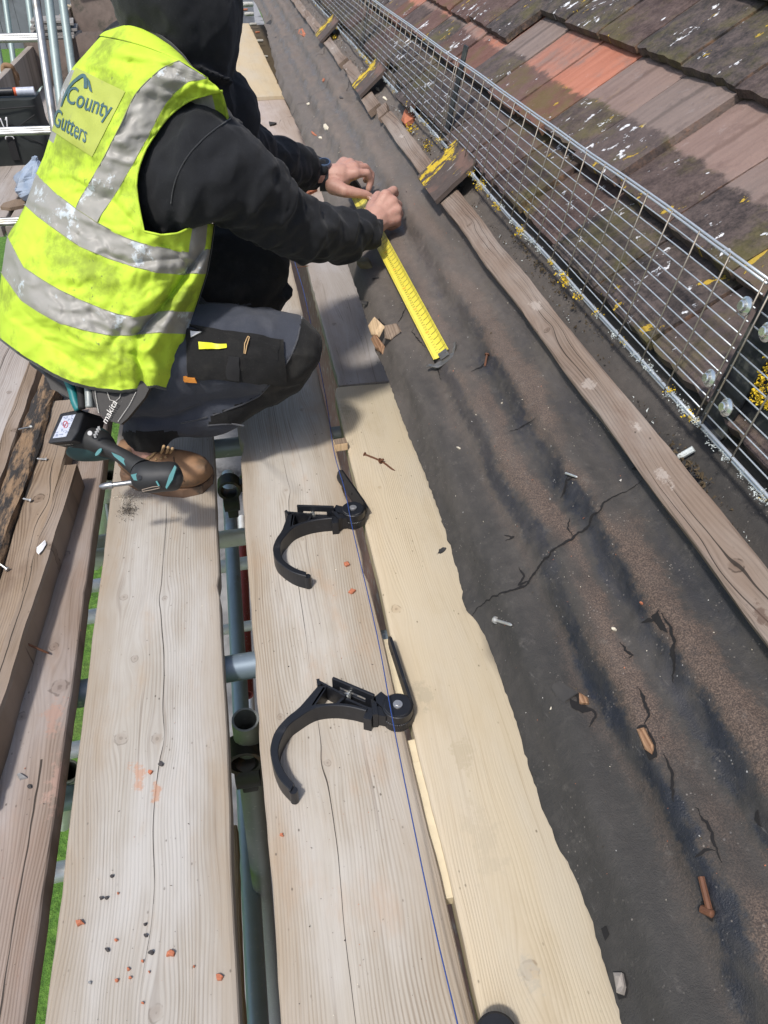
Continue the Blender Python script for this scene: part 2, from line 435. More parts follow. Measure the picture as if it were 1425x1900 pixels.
make_board('b3', 'scaffold_board', ((515, 1900), (890, 1900)), ((437, 790), (607, 750)), -0.4, 2.9,
    'pale ribbed board carrying both gutter brackets, with a long crack along it', 'scaffold board',
    lambda o, a: wood('wood_ribbed', (0.225, 0.180, 0.130), (0.475, 0.435, 0.37), kn(o, a, [(530, 910, .007), (560, 1000, .006), (520, 1330, .008), (608, 1415, .008), (560, 760, .008)]),
        [(to_local(o, a, 612, 1480)[0], 0.008, 0.0, 2.6, 0.0006)], grain=0.0050, contrast=0.45, blotch=(0.40, 0.29, 0.20), seed=2.0, greyed=(0.50, 0.48, 0.445), rip=1.15, edge=.5, knotty=.55), 12)
make_board('b1', 'scaffold_board', ((-330, 1900), (60, 1900)), ((-10, 900), (187, 900)), -0.4, 2.2,
    'brown grey board with a split knotty patch, left of the strip of grass', 'scaffold board',
    lambda o, a: wood('wood_brown', (0.14, 0.10, 0.075), (0.38, 0.315, 0.27), kn(o, a, [(110, 1275, .022), (120, 1030, .016), (40, 1330, .012), (100, 1200, .012)]),
        [(to_local(o, a, 95, 1250)[0], 0.03, 0.75, 1.15, 0.0014), (to_local(o, a, 60, 1500)[0], 0.015, 0.2, 0.7, 0.0005)], blotch=(0.30, 0.20, 0.15), seed=3.0, greyed=(0.40, 0.375, 0.37), knotty=.7, stain=[(*to_local(o, a, 100, 1330), 0.03, (0.36, 0.23, 0.18)), (*to_local(o, a, 110, 1450), 0.035, (0.38, 0.25, 0.20))]), 13, chips=0.5)
_b1o, _b1a = DECK['b1'][0], DECK['b1'][1]
PALE_L, PALE_D = (0.54, 0.475, 0.36), (0.44, 0.365, 0.25)
def pale_fn(seed, knots=(), lt=PALE_L, dk=PALE_D, gre=None, stains=None):
    return lambda o, a: wood('wood_new', dk, lt, kn(o, a, knots), [], contrast=0.40, blotch=(0.42, 0.345, 0.235), seed=seed, rough=0.6, rip=0.55, edge=0.2, knotty=.7, fibre=.45, stain=stains and [(*to_local(o, a, *q[:2]), q[2], q[3]) for q in stains], greyed=gre or (0.49, 0.445, 0.365))
make_board('light', 'scaffold_board', ((885, 1900), (1268, 1900)), ((600, 722), (790, 700)), -0.4, P(600, 722).y,
    'new cream coloured board half hidden under the roofing felt, rusty nails lying on it', 'scaffold board',
    pale_fn(4.0, [(735, 1130, .014), (985, 1800, .016), (705, 905, .006)], stains=[(975, 1800, .022, (.40, .365, .30)), (780, 1290, .03, (.40, .35, .26)), (640, 760, .03, (.38, .32, .22)), (900, 1560, .045, (.45, .39, .29)), (860, 1400, .03, (.42, .36, .26))]), 14, chips=0.6)
make_board('grey', 'scaffold_board', ((613, 717), (800, 700)), ((547, 490), (710, 480)), P(606, 718).y + 0.006, 2.72,
    'dull grey board butting on to the end of the new cream board', 'scaffold board',
    lambda o, a: wood('wood_grey', (0.19, 0.16, 0.135), (0.40, 0.37, 0.345), kn(o, a, [(620, 600, .01)]), [], contrast=0.4, blotch=(0.22, 0.19, 0.17), seed=5.0, greyed=(0.40, 0.39, 0.40), rip=0.5), 15, z=-0.003)
make_board('brownfar', 'scaffold_board', ((499, 330), (610, 330)), ((449, 178), (530, 178)), 2.73, P(452, 182).y,
    'brown grey board beyond the man, with a dark scrap of rubber on it', 'scaffold board',
    lambda o, a: wood('wood_brownish', (0.26, 0.20, 0.16), (0.50, 0.43, 0.385), [], [], contrast=0.35, blotch=(0.30, 0.24, 0.20), seed=6.0, greyed=(0.48, 0.43, 0.41)), 16, z=0.002)
make_board('plyfar', 'scaffold_board', ((449, 178), (528, 178)), ((414, 30), (446, 28)), P(449, 186).y - 0.04, 8.2,
    'farthest cream board in the row, lapping over the brown board beside the felt', 'scaffold board',
    pale_fn(7.0, (), (0.56, 0.47, 0.32), (0.45, 0.35, 0.22)), 17, z=0.022, th=0.018, w=0.235)
make_board('edgefar', 'scaffold_board', ((340, 330), (495, 330)), ((330, 100), (424, 100)), 2.95, 8.5,
    'narrow view of a grey board behind the hooded man, left of the cream boards', 'scaffold board',
    lambda o, a: wood('wood_far', (0.26, 0.21, 0.17), (0.47, 0.42, 0.37), [], [], seed=8.0), 18)
# boards on the outer side of the platform
for key, xc, y0, y1, lab, sd in (
        ('b0', -0.715, -0.4, 2.27, 'grey board under the old fascia timbers at the left of the deck', 21),
        ('bm1', -0.955, -0.4, 2.24, 'outermost near board, bare grey wood left of the rotten timbers', 22),
        ('f1', -0.30, 2.3, 8.6, 'far grey board running on behind the man from under his vest', 23),
        ('f0', -0.54, 3.2, 8.6, 'far grey board with the clear plastic bag lying on it', 24),
        ('fm1', -0.78, 3.2, 8.6, 'far grey board under the near side of the black tool bag', 25),
        ('fm2', -1.02, 3.2, 8.6, 'far board against the toe board with the tile stacks standing on it', 26)):
    o0 = Vector((xc, y0, 0.0)); s = sd * 0.37
    mt = wood('wood_outer', (0.19, 0.155, 0.13), (0.42, 0.38, 0.345), [(0.03, 1.3, .012), (-0.05, 0.6, .012), (0.06, 2.3, .01)], [(0.02, 0.02, 0, 3, 0.0011)], seed=s, greyed=(0.42, 0.40, 0.39))
    ob = board_mesh(y1 - y0, BW, sd).build('scaffold_board', mt, loc=o0, rot=(0, 0, R(0.25 * ((sd % 3) - 1))))
    tag(ob, lab, 'scaffold board', 'timber boards laid along the scaffold deck')

# toe board on edge along the outer side
M_TOE = wood('wood_toe', (0.15, 0.12, 0.09), (0.36, 0.31, 0.26), [], [], seed=9.5, greyed=(0.36, 0.33, 0.30))
tb = MB(); tb.box((0, 3.1, 0.112), (0.036, 6.2, 0.215), 0, bev=0.004)
tag(tb.build('toe_board', M_TOE, loc=(-1.165, 2.4, 0.0)), 'long grey toe board on edge along the outer side of the deck', 'toe board')

# ================================================================ SCAFFOLD TUBES
def galv(name, colr, rust=0.55):
    t = NT(name); co = t.coord(); n = t.noise(co, 12.0, 5, 0.65); n2 = t.voro(co, 60.0)
    c = t.mix(n, [q * 0.75 for q in colr], [min(1, q * 1.2) for q in colr])
    c = t.mix(t.m('MULTIPLY', t.sm(t.noise(co, 5.0, 5, 0.7), rust, rust + 0.15), 0.6), c, (0.19, 0.11, 0.06))
    c = t.mix(t.m('MULTIPLY', t.sm(n2, 0.25, 0.1), 0.25), c, (0.6, 0.6, 0.58))
    return t.done(c, t.m('ADD', 0.38, t.m('MULTIPLY', n, 0.25)), t.bump(n, 0.2, 0.001), 0.35)
M_GALV = galv('galvanised', (0.42, 0.47, 0.48)); M_GALVB = galv('galvanised_blue', (0.36, 0.45, 0.52)); M_GALVL = galv('galvanised_light', (0.85, 0.86, 0.84), 0.66); M_GALVT = galv('galvanised_slate', (0.17, 0.22, 0.27), 0.62)
M_GALVD = galv('galvanised_dark', (0.27, 0.29, 0.28), 0.6); M_RED = galv('painted_red', (0.30, 0.06, 0.05), 0.7)
M_STEEL = simple('dark_steel', (0.06, 0.06, 0.06), 0.5, 0.5, 40, 0.6, dirt=(0.16, 0.09, 0.05), dscale=20)
def tube_thing(p0, p1, m, label, r=0.0242, group='scaffold tubes under and beside the deck', hollow=True):
    p0, p1 = Vector(p0), Vector(p1); d = (p1 - p0); L = d.length
    b = MB(); n = 16; rows = []
    prof = [(r * 0.84, L - 0.05), (r * 0.84, L), (r, L), (r, 0), (r * 0.84, 0), (r * 0.84, 0.05)]
    for rr, zz in prof: rows.append([(rr * math.cos(6.28318 * k / n), rr * math.sin(6.28318 * k / n), zz) for k in range(n)])
    b.grid(rows, 0, closed=True)
    o = b.build('scaffold_tube', m, smooth=True, auto=40)
    o.location = p0; o.rotation_euler = d.to_track_quat('Z', 'Y').to_euler()
    return tag(o, label, 'scaffold tube', group)
def coupler(c, label, a=0.0):
    e = empty('tube_coupler', c, label, 'scaffold coupler', 'steel couplers clamped round the scaffold tubes', rot=(0, 0, a))
    for k, (off, rot) in enumerate((((0, 0, 0.0), Matrix.Rotation(R(90), 3, 'X')), ((0, 0.0, -0.05), Matrix.Rotation(R(90), 3, 'Y')))):
        b = MB(); n = 14; rows = []
        for zz, rr in ((-.022, .026), (-.022, .034), (.022, .034), (.022, .026)):
            rows.append([rot @ Vector((rr * math.cos(6.283 * j / n), rr * math.sin(6.283 * j / n), zz)) + Vector(off) for j in range(n)])
        b.grid(rows + [rows[0]], 0, closed=True)
        b.box(Vector(off) + rot @ Vector((0.042, 0, 0)), (0.03, 0.03, 0.03), 0, rot, 0.004)
        b.build('clamp_band', M_STEEL, e, smooth=True, auto=35)
    b = MB(); b.tube([(0.045, -0.03, 0.0), (0.045, 0.045, 0.0)], 0.007, 8); b.tube([(0.045, 0.028, 0), (0.045, 0.042, 0)], 0.013, 6)
    b.build('bolt', M_STEEL, e)
    return e
# transoms carrying the deck (seen in the gaps between the boards)
ty = P(446, 1250, -0.06).y
tube_thing((-1.35, ty - 0.02, -0.0635), (0.30, ty + 0.03, -0.0635), M_GALVT, 'blue grey tube crossing under the boards near the lower bracket')
ty2 = P(420, 835, -0.06).y
tube_thing((-1.35, ty2, -0.0635), (0.34, ty2 + 0.02, -0.0635), M_GALVD, 'dark tube crossing under the boards behind the boot')
tube_thing((-1.35, 3.35, -0.0635), (0.40, 3.35, -0.0635), M_GALV, 'tube crossing under the deck at the ladder hatch')
# standard with an open top just under the boards, and the ledgers below
st = P(455, 1335, -0.115)
tube_thing(P(513, 1905, GZ), (st.x, st.y, -0.115), M_GALVD, 'dark upright tube with an open top in the gap beside the middle board', 0.0242)
coupler((st.x - 0.012, st.y - 0.012, -0.20), 'dark coupler clamped just below the open top of the upright tube')
tube_thing(P(484, 1990, -0.95), P(423, 880, -0.75), M_GALVB, 'blue grey tube running lengthways below the gap in the boards')
tube_thing(P(458, 1290, -1.3), P(449, 1000, -1.35), M_RED, 'red painted tube low down in the gap between the boards', 0.0242)
tube_thing(P(466, 1330, -1.7), P(448, 960, -1.75), M_GALVL, 'thin pale tube far down beside the red tube', 0.018)
for px, py, z, m, lab in ((432, 998, -0.35, M_GALVL, 'pale tube crossing just below the deck at the upper bracket'),
                          (432, 1048, -0.9, M_GALVL, 'pale tube one lift down below the upper bracket'),
                          (436, 1165, -1.2, M_GALVL, 'thin pale tube seen above the blue grey cross tube'),
                          (158, 1012, -0.35, M_GALVL, 'pale tube over the grass beside the end of the drill'),
                          (160, 1145, -0.8, M_GALVL, 'pale tube crossing over the grass beside the split knot'),
                          (130, 1392, -0.9, M_GALVL, 'pale tube crossing the lower part of the strip of grass'),
                          (125, 1480, -0.35, M_GALVB, 'blue tinged tube crossing the strip of grass'),
                          (104, 1618, -0.8, M_GALVL, 'lowest pale tube in the strip of grass')):
    c = P(px, py, z); tube_thing((c.x - 0.5, c.y - 0.02, z), (c.x + 0.28, c.y + 0.01, z), m, lab, 0.0242 if z > -1 else 0.02)
cc = P(415, 938, -0.35)
coupler((cc.x + 0.02, cc.y + 0.06, -0.33), 'pale coupler on the lengthways tube beyond the upper bracket')
tube_thing(P(203, 880, -0.3), P(178, 1050, -1.6), M_GALVL, 'pale upright tube over the grass beside the drill bit', 0.022)
tube_thing(P(126, 1430, -0.3), P(118, 1530, -1.4), M_GALVL, 'pale upright tube at the lower end of the strip of grass', 0.022)
# lower lift board seen at the bottom of the gap
c = P(440, 1720, -0.75)
b = board_mesh(1.6, 0.225, 77); o = b.build('scaffold_board', wood('wood_low', (0.33, 0.24, 0.16), (0.55, 0.43, 0.30), seed=3.3), loc=(P(447, 1720, -.75).x - 0.1125, P(440, 1530, -.75).y - 1.6, -0.75))
tag(o, 'sandy board one lift down, seen through the gap at the bottom', 'scaffold board', 'timber boards laid along the scaffold deck')
# pale cross battens and slate scraps glimpsed in the slit between the ribbed and the cream board
M_PALE = simple('pale_timber', (0.60, 0.52, 0.36), 0.7, 0.2, 40)
M_GREYSTRIP = simple('grey_strip', (0.16, 0.17, 0.17), 0.6, 0.3, 30)
sl = [((716, 1185), (745, 1300), -0.010, M_PALE), ((762, 1372), (776, 1415), -0.012, M_PALE), ((775, 1412), (836, 1665), -0.010, M_PALE)]
for k, (a0, a1, z, m) in enumerate(sl):
    p0, p1 = P(*a0, z), P(*a1, z); b = MB(); mid = (p0 + p1) / 2; d = p1 - p0
    b.box((0, 0, -0.011), (0.026, d.length, 0.02), 0, bev=0.001)
    o = b.build('packing_strip', m, loc=mid, rot=(0, 0, math.atan2(-d.x, d.y)))
    tag(o, ['pale packing strip in the slit beside the lower bracket arm', 'pale packing strip in the slit just below the lower pivot', 'longest pale packing strip in the slit near the bottom'][k], 'timber strip', 'pale strips in the slit between two boards')

# ================================================================ OLD FASCIA TIMBERS lying on the left boards
def timber(p_near, p_far, w, h, mat, label, seed, name='old_timber', z=0.0, roll=0.0, rough=0.0026):
    a0, a1 = P(*p_near, z + h), P(*p_far, z + h); d = a1 - a0; L = d.length; b = MB(); n = int(L / 0.02); rows = []
    for i in range(n + 1):
        y = L * i / n; r = []
        for k, (sx, sz) in enumerate(((-1, 0), (-1, 0.85), (-0.9, 1), (0, 1), (0.9, 1), (1, 0.85), (1, 0))):
            j = fbm((seed + k * 3.1, y * 7, 0), 3) * rough
            r.append((sx * w / 2 + j, y, -h + sz * h + (fbm((seed + k, y * 9, 4), 3) * rough if sz > 0 else 0)))
        rows.append(r)
    b.grid(rows, 0, closed=True, cap=True)
    o = b.build(name, mat, loc=a0, rot=(0, roll, math.atan2(-d.x, d.y)), smooth=False)
    return tag(o, label, 'timber', 'old timbers stacked on the left boards')
def rotten_mat():
    t = NT('wood_rotten'); co = t.coord(); x, y, z = t.sep(co)
    f = t.noise(t.comb(t.m('MULTIPLY', x, 120.0), t.m('MULTIPLY', y, 9.0), t.m('MULTIPLY', z, 120.0)), 1.0, 5, 0.7)
    c = t.mix(f, (0.13, 0.08, 0.045), (0.34, 0.225, 0.13))
    p = t.noise(t.comb(t.m('MULTIPLY', x, 34.0), t.m('MULTIPLY', y, 8.0), t.m('MULTIPLY', z, 30.0)), 1.0, 6, 0.72)
    c = t.mix(t.sm(p, 0.42, 0.56), c, (0.030, 0.026, 0.023))
    return t.done(c, 0.85, t.bump(t.m('ADD', f, p), 0.7, 0.006))
M_TAN = wood('wood_tan', (0.125, 0.083, 0.053), (0.33, 0.25, 0.175), [(0.0, 0.7, .018), (0.02, 1.3, .015)], [(0.01, 0.02, 0, 3, 0.0007)], seed=12.0, greyed=(0.33, 0.28, 0.235), rip=1.3, blotch=(.15, .10, .07))
M_TAN2 = wood('wood_tan_dark', (0.10, 0.068, 0.045), (0.28, 0.21, 0.15), [(0.01, 0.5, .014)], [(-0.01, 0.03, 0, 3, 0.001)], seed=13.0, greyed=(0.33, 0.28, 0.24))
M_ROT = rotten_mat()
timber((-84, 1500), (121, 742), 0.066, 0.045, M_TAN, 'tan timber with a torn white paper scrap, beside the brown board', 41)
timber((-62, 1455), (131, 862), 0.030, 0.062, M_TAN2, 'narrow grey brown lath on edge along the tan timber', 42)
timber((-110, 1290), (95, 690), 0.045, 0.060, M_ROT, 'rotten timber with black peeling bitumen and bent nails', 43, rough=0.008)
timber((-75, 1070), (64, 670), 0.032, 0.035, M_TAN2, 'thin brown timber on the outer side of the rotten one', 44)
M_NAILG = simple('galvanised_nail', (0.60, 0.60, 0.58), 0.35, 0.3, 200, 0.7)
M_NAILR = simple('rusty_nail', (0.13, 0.055, 0.028), 0.7, 0.5, 160, 0.2, dirt=(0.10, 0.05, 0.03), dscale=90)
def nail(p0, p1, r, m, label, bend=None, head=True, group='nails left on the roof edge and deck'):
    """p0 head end, p1 tip"""
    p0, p1 = Vector(p0), Vector(p1); d = (p1 - p0); b = MB()
    pts = [p0, p0 + d * 0.5 + (Vector(bend) if bend else Vector()), p1 - d * 0.12, p1]
    pts = [q - p0 for q in catmull(pts, 4)]
    n = len(pts); b.tube(pts, [r if i < n - 4 else r * (1 - 0.8 * (i - n + 5) / 4) for i in range(n)], 8)
    if head:
        dn = (pts[1] - pts[0]).normalized(); b.tube([-dn * r * 0.7, dn * r * 0.3], r * 2.3, 10)
    return tag(b.build('nail', m, loc=p0, smooth=True, auto=40), label, 'nail', group)
nail(P(57, 793, 0.06), P(34, 797, 0.075), 0.0022, M_NAILG, 'bright nail sticking out of the rotten timber beside the vest hem')
nail(P(85, 852, 0.05), P(68, 851, 0.055), 0.002, M_NAILG, 'short pale nail in the side of the rotten timber')
nail(P(56, 928, 0.05), P(42, 925, 0.055), 0.002, M_NAILG, 'small bent nail on the tan timber')
nail(P(13, 1056, 0.05), P(-10, 1040, 0.06), 0.002, M_NAILG, 'bright nail at the left edge by the rotten timber')
nail(P(40, 1190, 0.046), P(92, 1213, 0.006), 0.0019, M_NAILR, 'thin rusty nail leaning from the lath on to the brown board', head=False)
tp = MB(); c0 = P(78, 1012, 0.0655)
tp.grid([[c0 + Vector(q) for q in row] for row in (((-.007, -.018, 0), (-.002, -.026, .001), (.003, -.014, 0)), ((-.009, -.004, 0), (0.000, -.002, .003), (.007, .003, 0)), ((-.001, .006, 0), (.004, .013, .002), (.006, .006, 0)))])
for k in range(len(tp.v)): tp.v[k] -= c0
tag(tp.build('paper_scrap', simple('paper', (0.72, 0.72, 0.74), 0.8), loc=c0), 'torn white paper scrap stuck on the old lath', 'paper scrap')
# ================================================================ ROOFING FELT
import numpy as np
edge_px = [(1160, 1960), (1140, 1885), (1118, 1815), (1086, 1705), (1052, 1620), (1022, 1560), (985, 1470), (974, 1430), (945, 1330), (914, 1240), (884, 1160), (870, 1138), (856, 1128), (848, 1090), (838, 1050), (820, 990), (792, 910), (770, 850), (745, 790), (719, 715), (706, 680), (690, 645), (665, 560), (640, 490), (600, 380), (557, 252), (540, 215), (520, 170), (509, 137), (500, 90), (495, 62), (482, 20)]
edge_tab = sorted([(PR(x, y, 0.0)[1], PR(x, y, 0.0)[0]) for x, y in edge_px])
edge_tab = [(edge_tab[0][0] - 1, edge_tab[0][1])] + edge_tab + [(9.2, 0.0)]
def edge_w(y): return interp(edge_tab, y) + 0.0020 * fbm((y * 55, 3, 0), 4) + 0.0013 * (1 - 2 * abs(mnoise.noise(Vector((y * 60, 8, 1)))))
def seg_arr(px, h=0.003):
    return [PR(x, y, h) for x, y in px]
cracks = [  # (pixel polyline, half width mm)
    ([(1188, 887), (1165, 905), (1148, 912), (1125, 935), (1118, 952), (1100, 958), (1088, 975), (1072, 985), (1060, 1000), (1040, 1018), (1022, 1030), (1005, 1042), (985, 1062), (968, 1085), (945, 1098), (925, 1105), (900, 1110), (878, 1122), (868, 1134)], 1.5),
    ([(1053, 888), (1046, 905), (1038, 920)], 1.6), ([(1060, 880), (1052, 892), (1072, 886)], 1.2),
    ([(1228, 1142), (1246, 1165), (1252, 1190), (1248, 1225), (1246, 1262)], 1.6), ([(1188, 1150), (1210, 1150), (1226, 1135)], 1.8),
    ([(1183, 1275), (1195, 1302), (1204, 1330), (1196, 1345)], 1.6), ([(1232, 1400), (1245, 1430), (1250, 1470), (1252, 1490)], 1.6),
    ([(1290, 1500), (1308, 1520), (1322, 1545), (1328, 1576), (1340, 1602)], 1.2), ([(1328, 1576), (1310, 1580), (1292, 1594)], 1.1),
    ([(1150, 1190), (1158, 1205), (1172, 1212), (1160, 1220)], 1.3), ([(752, 560), (744, 580), (738, 597)], 1.1), ([(875, 690), (890, 678), (908, 660)], 1.3),
    ([(945, 800), (970, 790), (998, 780)], 1.0), ([(935, 1000), (950, 992), (932, 990)], 1.2), ([(958, 1048), (968, 1065), (960, 1085), (985, 1062)], 1.2),
    ([(768, 595), (760, 610), (772, 625), (786, 640)], 0.9), ([(800, 655), (808, 680), (815, 700)], 0.9), ([(1090, 1345), (1098, 1320), (1075, 1300)], 1.3),
    ([(588, 168), (560, 190), (520, 222), (510, 240)], 1.0), ([(627, 138), (600, 165), (570, 190)], 0.8), ([(1055, 958), (1052, 978), (1062, 992)], 1.0),
    ([(605, 88), (600, 98), (585, 112)], 0.9), ([(540, 60), (560, 52), (575, 40)], 0.8), ([(1405, 1500), (1398, 1515), (1410, 1530)], 1.6), ([(650, 140), (640, 165), (655, 160)], 0.8)]
cr_wy = [([PR(x, y, 0.003) for x, y in px], hw) for px, hw in cracks]
def crack_dense(pts, step=0.0025):
    out = []
    for (a, b), (c, d) in zip(pts, pts[1:]):
        L = math.hypot(c - a, d - b); n = max(1, int(L / step))
        for i in range(n): out.append((lerp(a, c, i / n), lerp(b, d, i / n)))
    out.append(pts[-1]); return out
cr_d = [(crack_dense(p), hw) for p, hw in cr_wy]
_cp = np.array([q for p, hw in cr_d for q in p])
def felt_h(w, y):
    """height of the felt over its plane"""
    e = w - edge_w(y)
    h = 0.0058 * math.sin(2 * math.pi * (w - 0.02) / 0.082 + 0.6 * mnoise.noise(Vector((w * 2, y * 0.8, 0))))
    h += 0.0065 * mnoise.noise(Vector((w * 9, y * 1.6, 1.0))) + 0.0020 * mnoise.noise(Vector((w * 40, y * 14, 2.0))) + 0.0009 * mnoise.noise(Vector((w * 90, y * 60, 2.0)))
    far = max(0.0, min(1.0, (y - 1.5) / 2.0))
    h += far * (0.010 * mnoise.noise(Vector((w * 11, y * 4.5, 5.0))) + 0.012 * mnoise.noise(Vector((w * 5 + y * 9, y * 9 - w * 20, 7.0))) + 0.006 * mnoise.noise(Vector((w * 12 + y * 20, y * 14 - w * 40, 3.0))))
    h += 0.0025 * mnoise.noise(Vector((w * 3 + y * 12, w * 30, 4.0))) * (1 if w < 0.2 else 0.3)
    h -= 0.012 * math.exp(-max(e, 0) / 0.014)                                   # lip droops at the torn edge
    h += (0.0025 + 0.010 * far) * mnoise.noise(Vector((0.0, y * 7, 9.0))) * math.exp(-max(e, 0) / 0.03)
    return h
def felt_mat():
    t = NT('roofing_felt'); co = t.coord(); w, y, z = t.sep(co)
    fine = t.noise(co, 600.0, 3, 0.7); mid = t.noise(co, 60.0, 4, 0.65); lg = t.noise(t.comb(t.m('MULTIPLY', w, 14.0), t.m('MULTIPLY', y, 3.2), 0.0), 1.0, 4, 0.6)
    wob = t.m('MULTIPLY', t.m('SUBTRACT', t.noise(t.comb(t.m('MULTIPLY', w, 10.0), t.m('MULTIPLY', y, 5.0), 3.0), 1.0, 5, 0.62), 0.5), 0.075)
    ww = t.m('ADD', w, wob)
    ragged = t.m('ADD', ww, t.m('MULTIPLY', t.m('SUBTRACT', t.noise(co, 70.0, 5, 0.8), 0.5), 0.034))
    base = t.mix(lg, (0.022, 0.021, 0.0195), (0.046, 0.042, 0.0375))
    base = t.mix(t.m('MULTIPLY', t.sm(mid, 0.45, 0.75), 0.35), base, (0.068, 0.062, 0.055))
    # brown sanded bands where the old gutter and battens rubbed
    def band(c0, c1, soft=0.016):
        return t.m('MULTIPLY', t.sm(ragged, c0, c0 + soft), t.sm(ragged, c1 + soft, c1))
    sand = t.mix(t.sm(fine, 0.4, 0.65), (0.048, 0.033, 0.026), (0.165, 0.115, 0.085))
    b = t.m('ADD', band(0.110, 0.142), t.m('ADD', band(0.183, 0.216), t.m('MULTIPLY', band(0.066, 0.080), 0.35), clamp=True), clamp=True)
    b = t.m('MULTIPLY', b, t.sm(t.noise(t.comb(t.m('MULTIPLY', w, 12.0), t.m('MULTIPLY', y, 3.5), 8.0), 1.0, 3), 0.36, 0.52))
    c = t.mix(t.m('MULTIPLY', b, 0.85), base, sand)
    # bare shiny bitumen along the folds, the blue tint set in the base colour
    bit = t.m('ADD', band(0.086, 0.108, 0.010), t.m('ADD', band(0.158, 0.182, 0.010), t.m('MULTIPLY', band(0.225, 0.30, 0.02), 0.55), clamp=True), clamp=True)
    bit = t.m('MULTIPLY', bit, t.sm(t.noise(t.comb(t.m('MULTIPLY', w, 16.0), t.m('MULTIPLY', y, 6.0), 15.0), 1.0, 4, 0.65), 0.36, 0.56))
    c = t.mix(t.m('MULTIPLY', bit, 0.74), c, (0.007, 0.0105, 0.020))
    # scuffs and chalky scratches
    sc = t.noise(t.comb(t.m('ADD', t.m('MULTIPLY', w, 150.0), t.m('MULTIPLY', y, 40.0)), t.m('SUBTRACT', t.m('MULTIPLY', y, 22.0), t.m('MULTIPLY', w, 9.0)), 2.0), 1.0, 4, 0.7)
    c = t.mix(t.m('MULTIPLY', t.m('MULTIPLY', t.sm(sc, .60, .78), t.sm(mid, .40, .6)), .5), c, (0.17, 0.16, 0.15))
    mot = t.noise(co, 36.0, 6, 0.75); c = t.mix(t.m('MULTIPLY', t.sm(mot, .56, .72), .55), c, (0.020, 0.020, 0.021))
    c = t.mix(t.m('MULTIPLY', t.sm(t.noise(t.add(co, (1.7, .3, 0)), 30.0, 6, 0.75), .58, .74), .5), c, (0.12, 0.108, 0.095))
    # pale dusty brown mixed in more strongly towards the far end
    dust = t.sm(t.m('ADD', y, t.m('MULTIPLY', t.m('SUBTRACT', lg, 0.5), 1.9)), 0.25, 2.4)
    c = t.mix(t.m('MULTIPLY', dust, 0.62), c, t.mix(mid, (0.135, 0.112, 0.095), (0.235, 0.20, 0.17)))
    gr = t.voro(co, 170.0); gm = t.noise(co, 22.0, 3)
    c = t.mix(t.m('MULTIPLY', t.m('MULTIPLY', t.sm(gr, 0.20, 0.10), t.sm(gm, 0.5, 0.66)), 0.55), c, (0.26, 0.23, 0.20))
    wh = t.voro(t.add(co, (3.1, 0.2, 0)), 55.0)
    c = t.mix(t.m('MULTIPLY', t.m('MULTIPLY', t.sm(wh, 0.075, 0.045), t.sm(t.noise(co, 9.0, 3), 0.54, 0.64)), 0.85), c, (0.55, 0.54, 0.52))
    rough = t.m('SUBTRACT', t.m('ADD', 0.62, t.m('MULTIPLY', mid, 0.25)), t.m('MULTIPLY', bit, 0.30))
    return t.done(c, rough, t.bump(t.m('ADD', t.m('MULTIPLY', fine, 0.6), t.m('ADD', mid, mot)), 0.6, 0.0024), spec=0.45)
M_FELT = felt_mat()
M_BLACK = simple('split_black', (0.008, 0.007, 0.007), 0.95, 0.2)
M_LIP = simple('felt_torn_edge', (0.030, 0.028, 0.026), 0.8, 0.4, 200)
ys = [-0.4 + 0.006 * i for i in range(int(3.6 / 0.006))] + [3.2 + 0.025 * i for i in range(1, 235)]
us = [0, .004, .009, .015, .022] + [0.03 + 0.0058 * i for i in range(52)] + [.36, .42, .5, .65, .85, 1.1]
fb_ = MB(); rows = []
for y in ys:
    e = edge_w(y); r = []
    for u in us:
        w = e + u * (1 - e / 1.1) if u < 0.4 else max(u, e + u * 0.9)
        r.append([w, y, felt_h(w, y)])
    rows.append(r)
arr = np.array(rows)                       # lips of the cracks stand up a little
flat = arr.reshape(-1, 3)
near = flat[:, 1] < 2.6
sub = flat[near]
dmin = np.full(len(sub), 9.0)
for k in range(0, len(_cp), 40):
    d = np.sqrt(((sub[:, None, :2] - _cp[None, k:k + 40]) ** 2).sum(-1)).min(1); dmin = np.minimum(dmin, d)
sub[:, 2] += 0.0022 * np.exp(-((dmin - 0.010) / 0.009) ** 2)
flat[near] = sub
fb_.grid(flat.reshape(arr.shape).tolist(), 0)
def felt_top(w, y):
    d = np.sqrt(((_cp - np.array([w, y])) ** 2).sum(1)).min()
    return felt_h(w, y) + 0.0022 * math.exp(-((d - 0.010) / 0.009) ** 2)
# underside lip so the torn edge has thickness
rows = []
for y in ys[::2]:
    e = edge_w(y); h = felt_h(e, y)
    rows.append([(e, y, h), (e - 0.0005, y, h - 0.003), (e + 0.05, y, h - 0.006)])
fb_.grid(rows, 1)
# the splits themselves: ragged dark ribbons
for pts, hw in cr_d:
    L = len(pts); a = []; 
    for i, (w, y) in enumerate(pts):
        p = pts[max(i - 1, 0)]; q = pts[min(i + 1, L - 1)]
        dx, dy = q[0] - p[0], q[1] - p[1]; l = math.hypot(dx, dy) or 1
        wd = hw * 0.00085 * (0.25 + min(1, 3.2 * i / L, 3.2 * (L - 1 - i) / L)) * (1 + 0.9 * mnoise.noise(Vector((w * 160, y * 160, 3))))
        j = 0.0022 * mnoise.noise(Vector((w * 110, y * 110, 1))) + 0.0014 * mnoise.noise(Vector((w * 330, y * 330, 1)))
        nx, ny = -dy / l, dx / l; wd = max(wd, 0.0003)
        row = []
        for s in (-wd, wd):
            ww, yy = w + nx * (s + j), y + ny * (s + j); row.append((ww, yy, felt_top(ww, yy) + 0.0014))
        a.append(row)
    if L > 1: fb_.grid(a, 2)
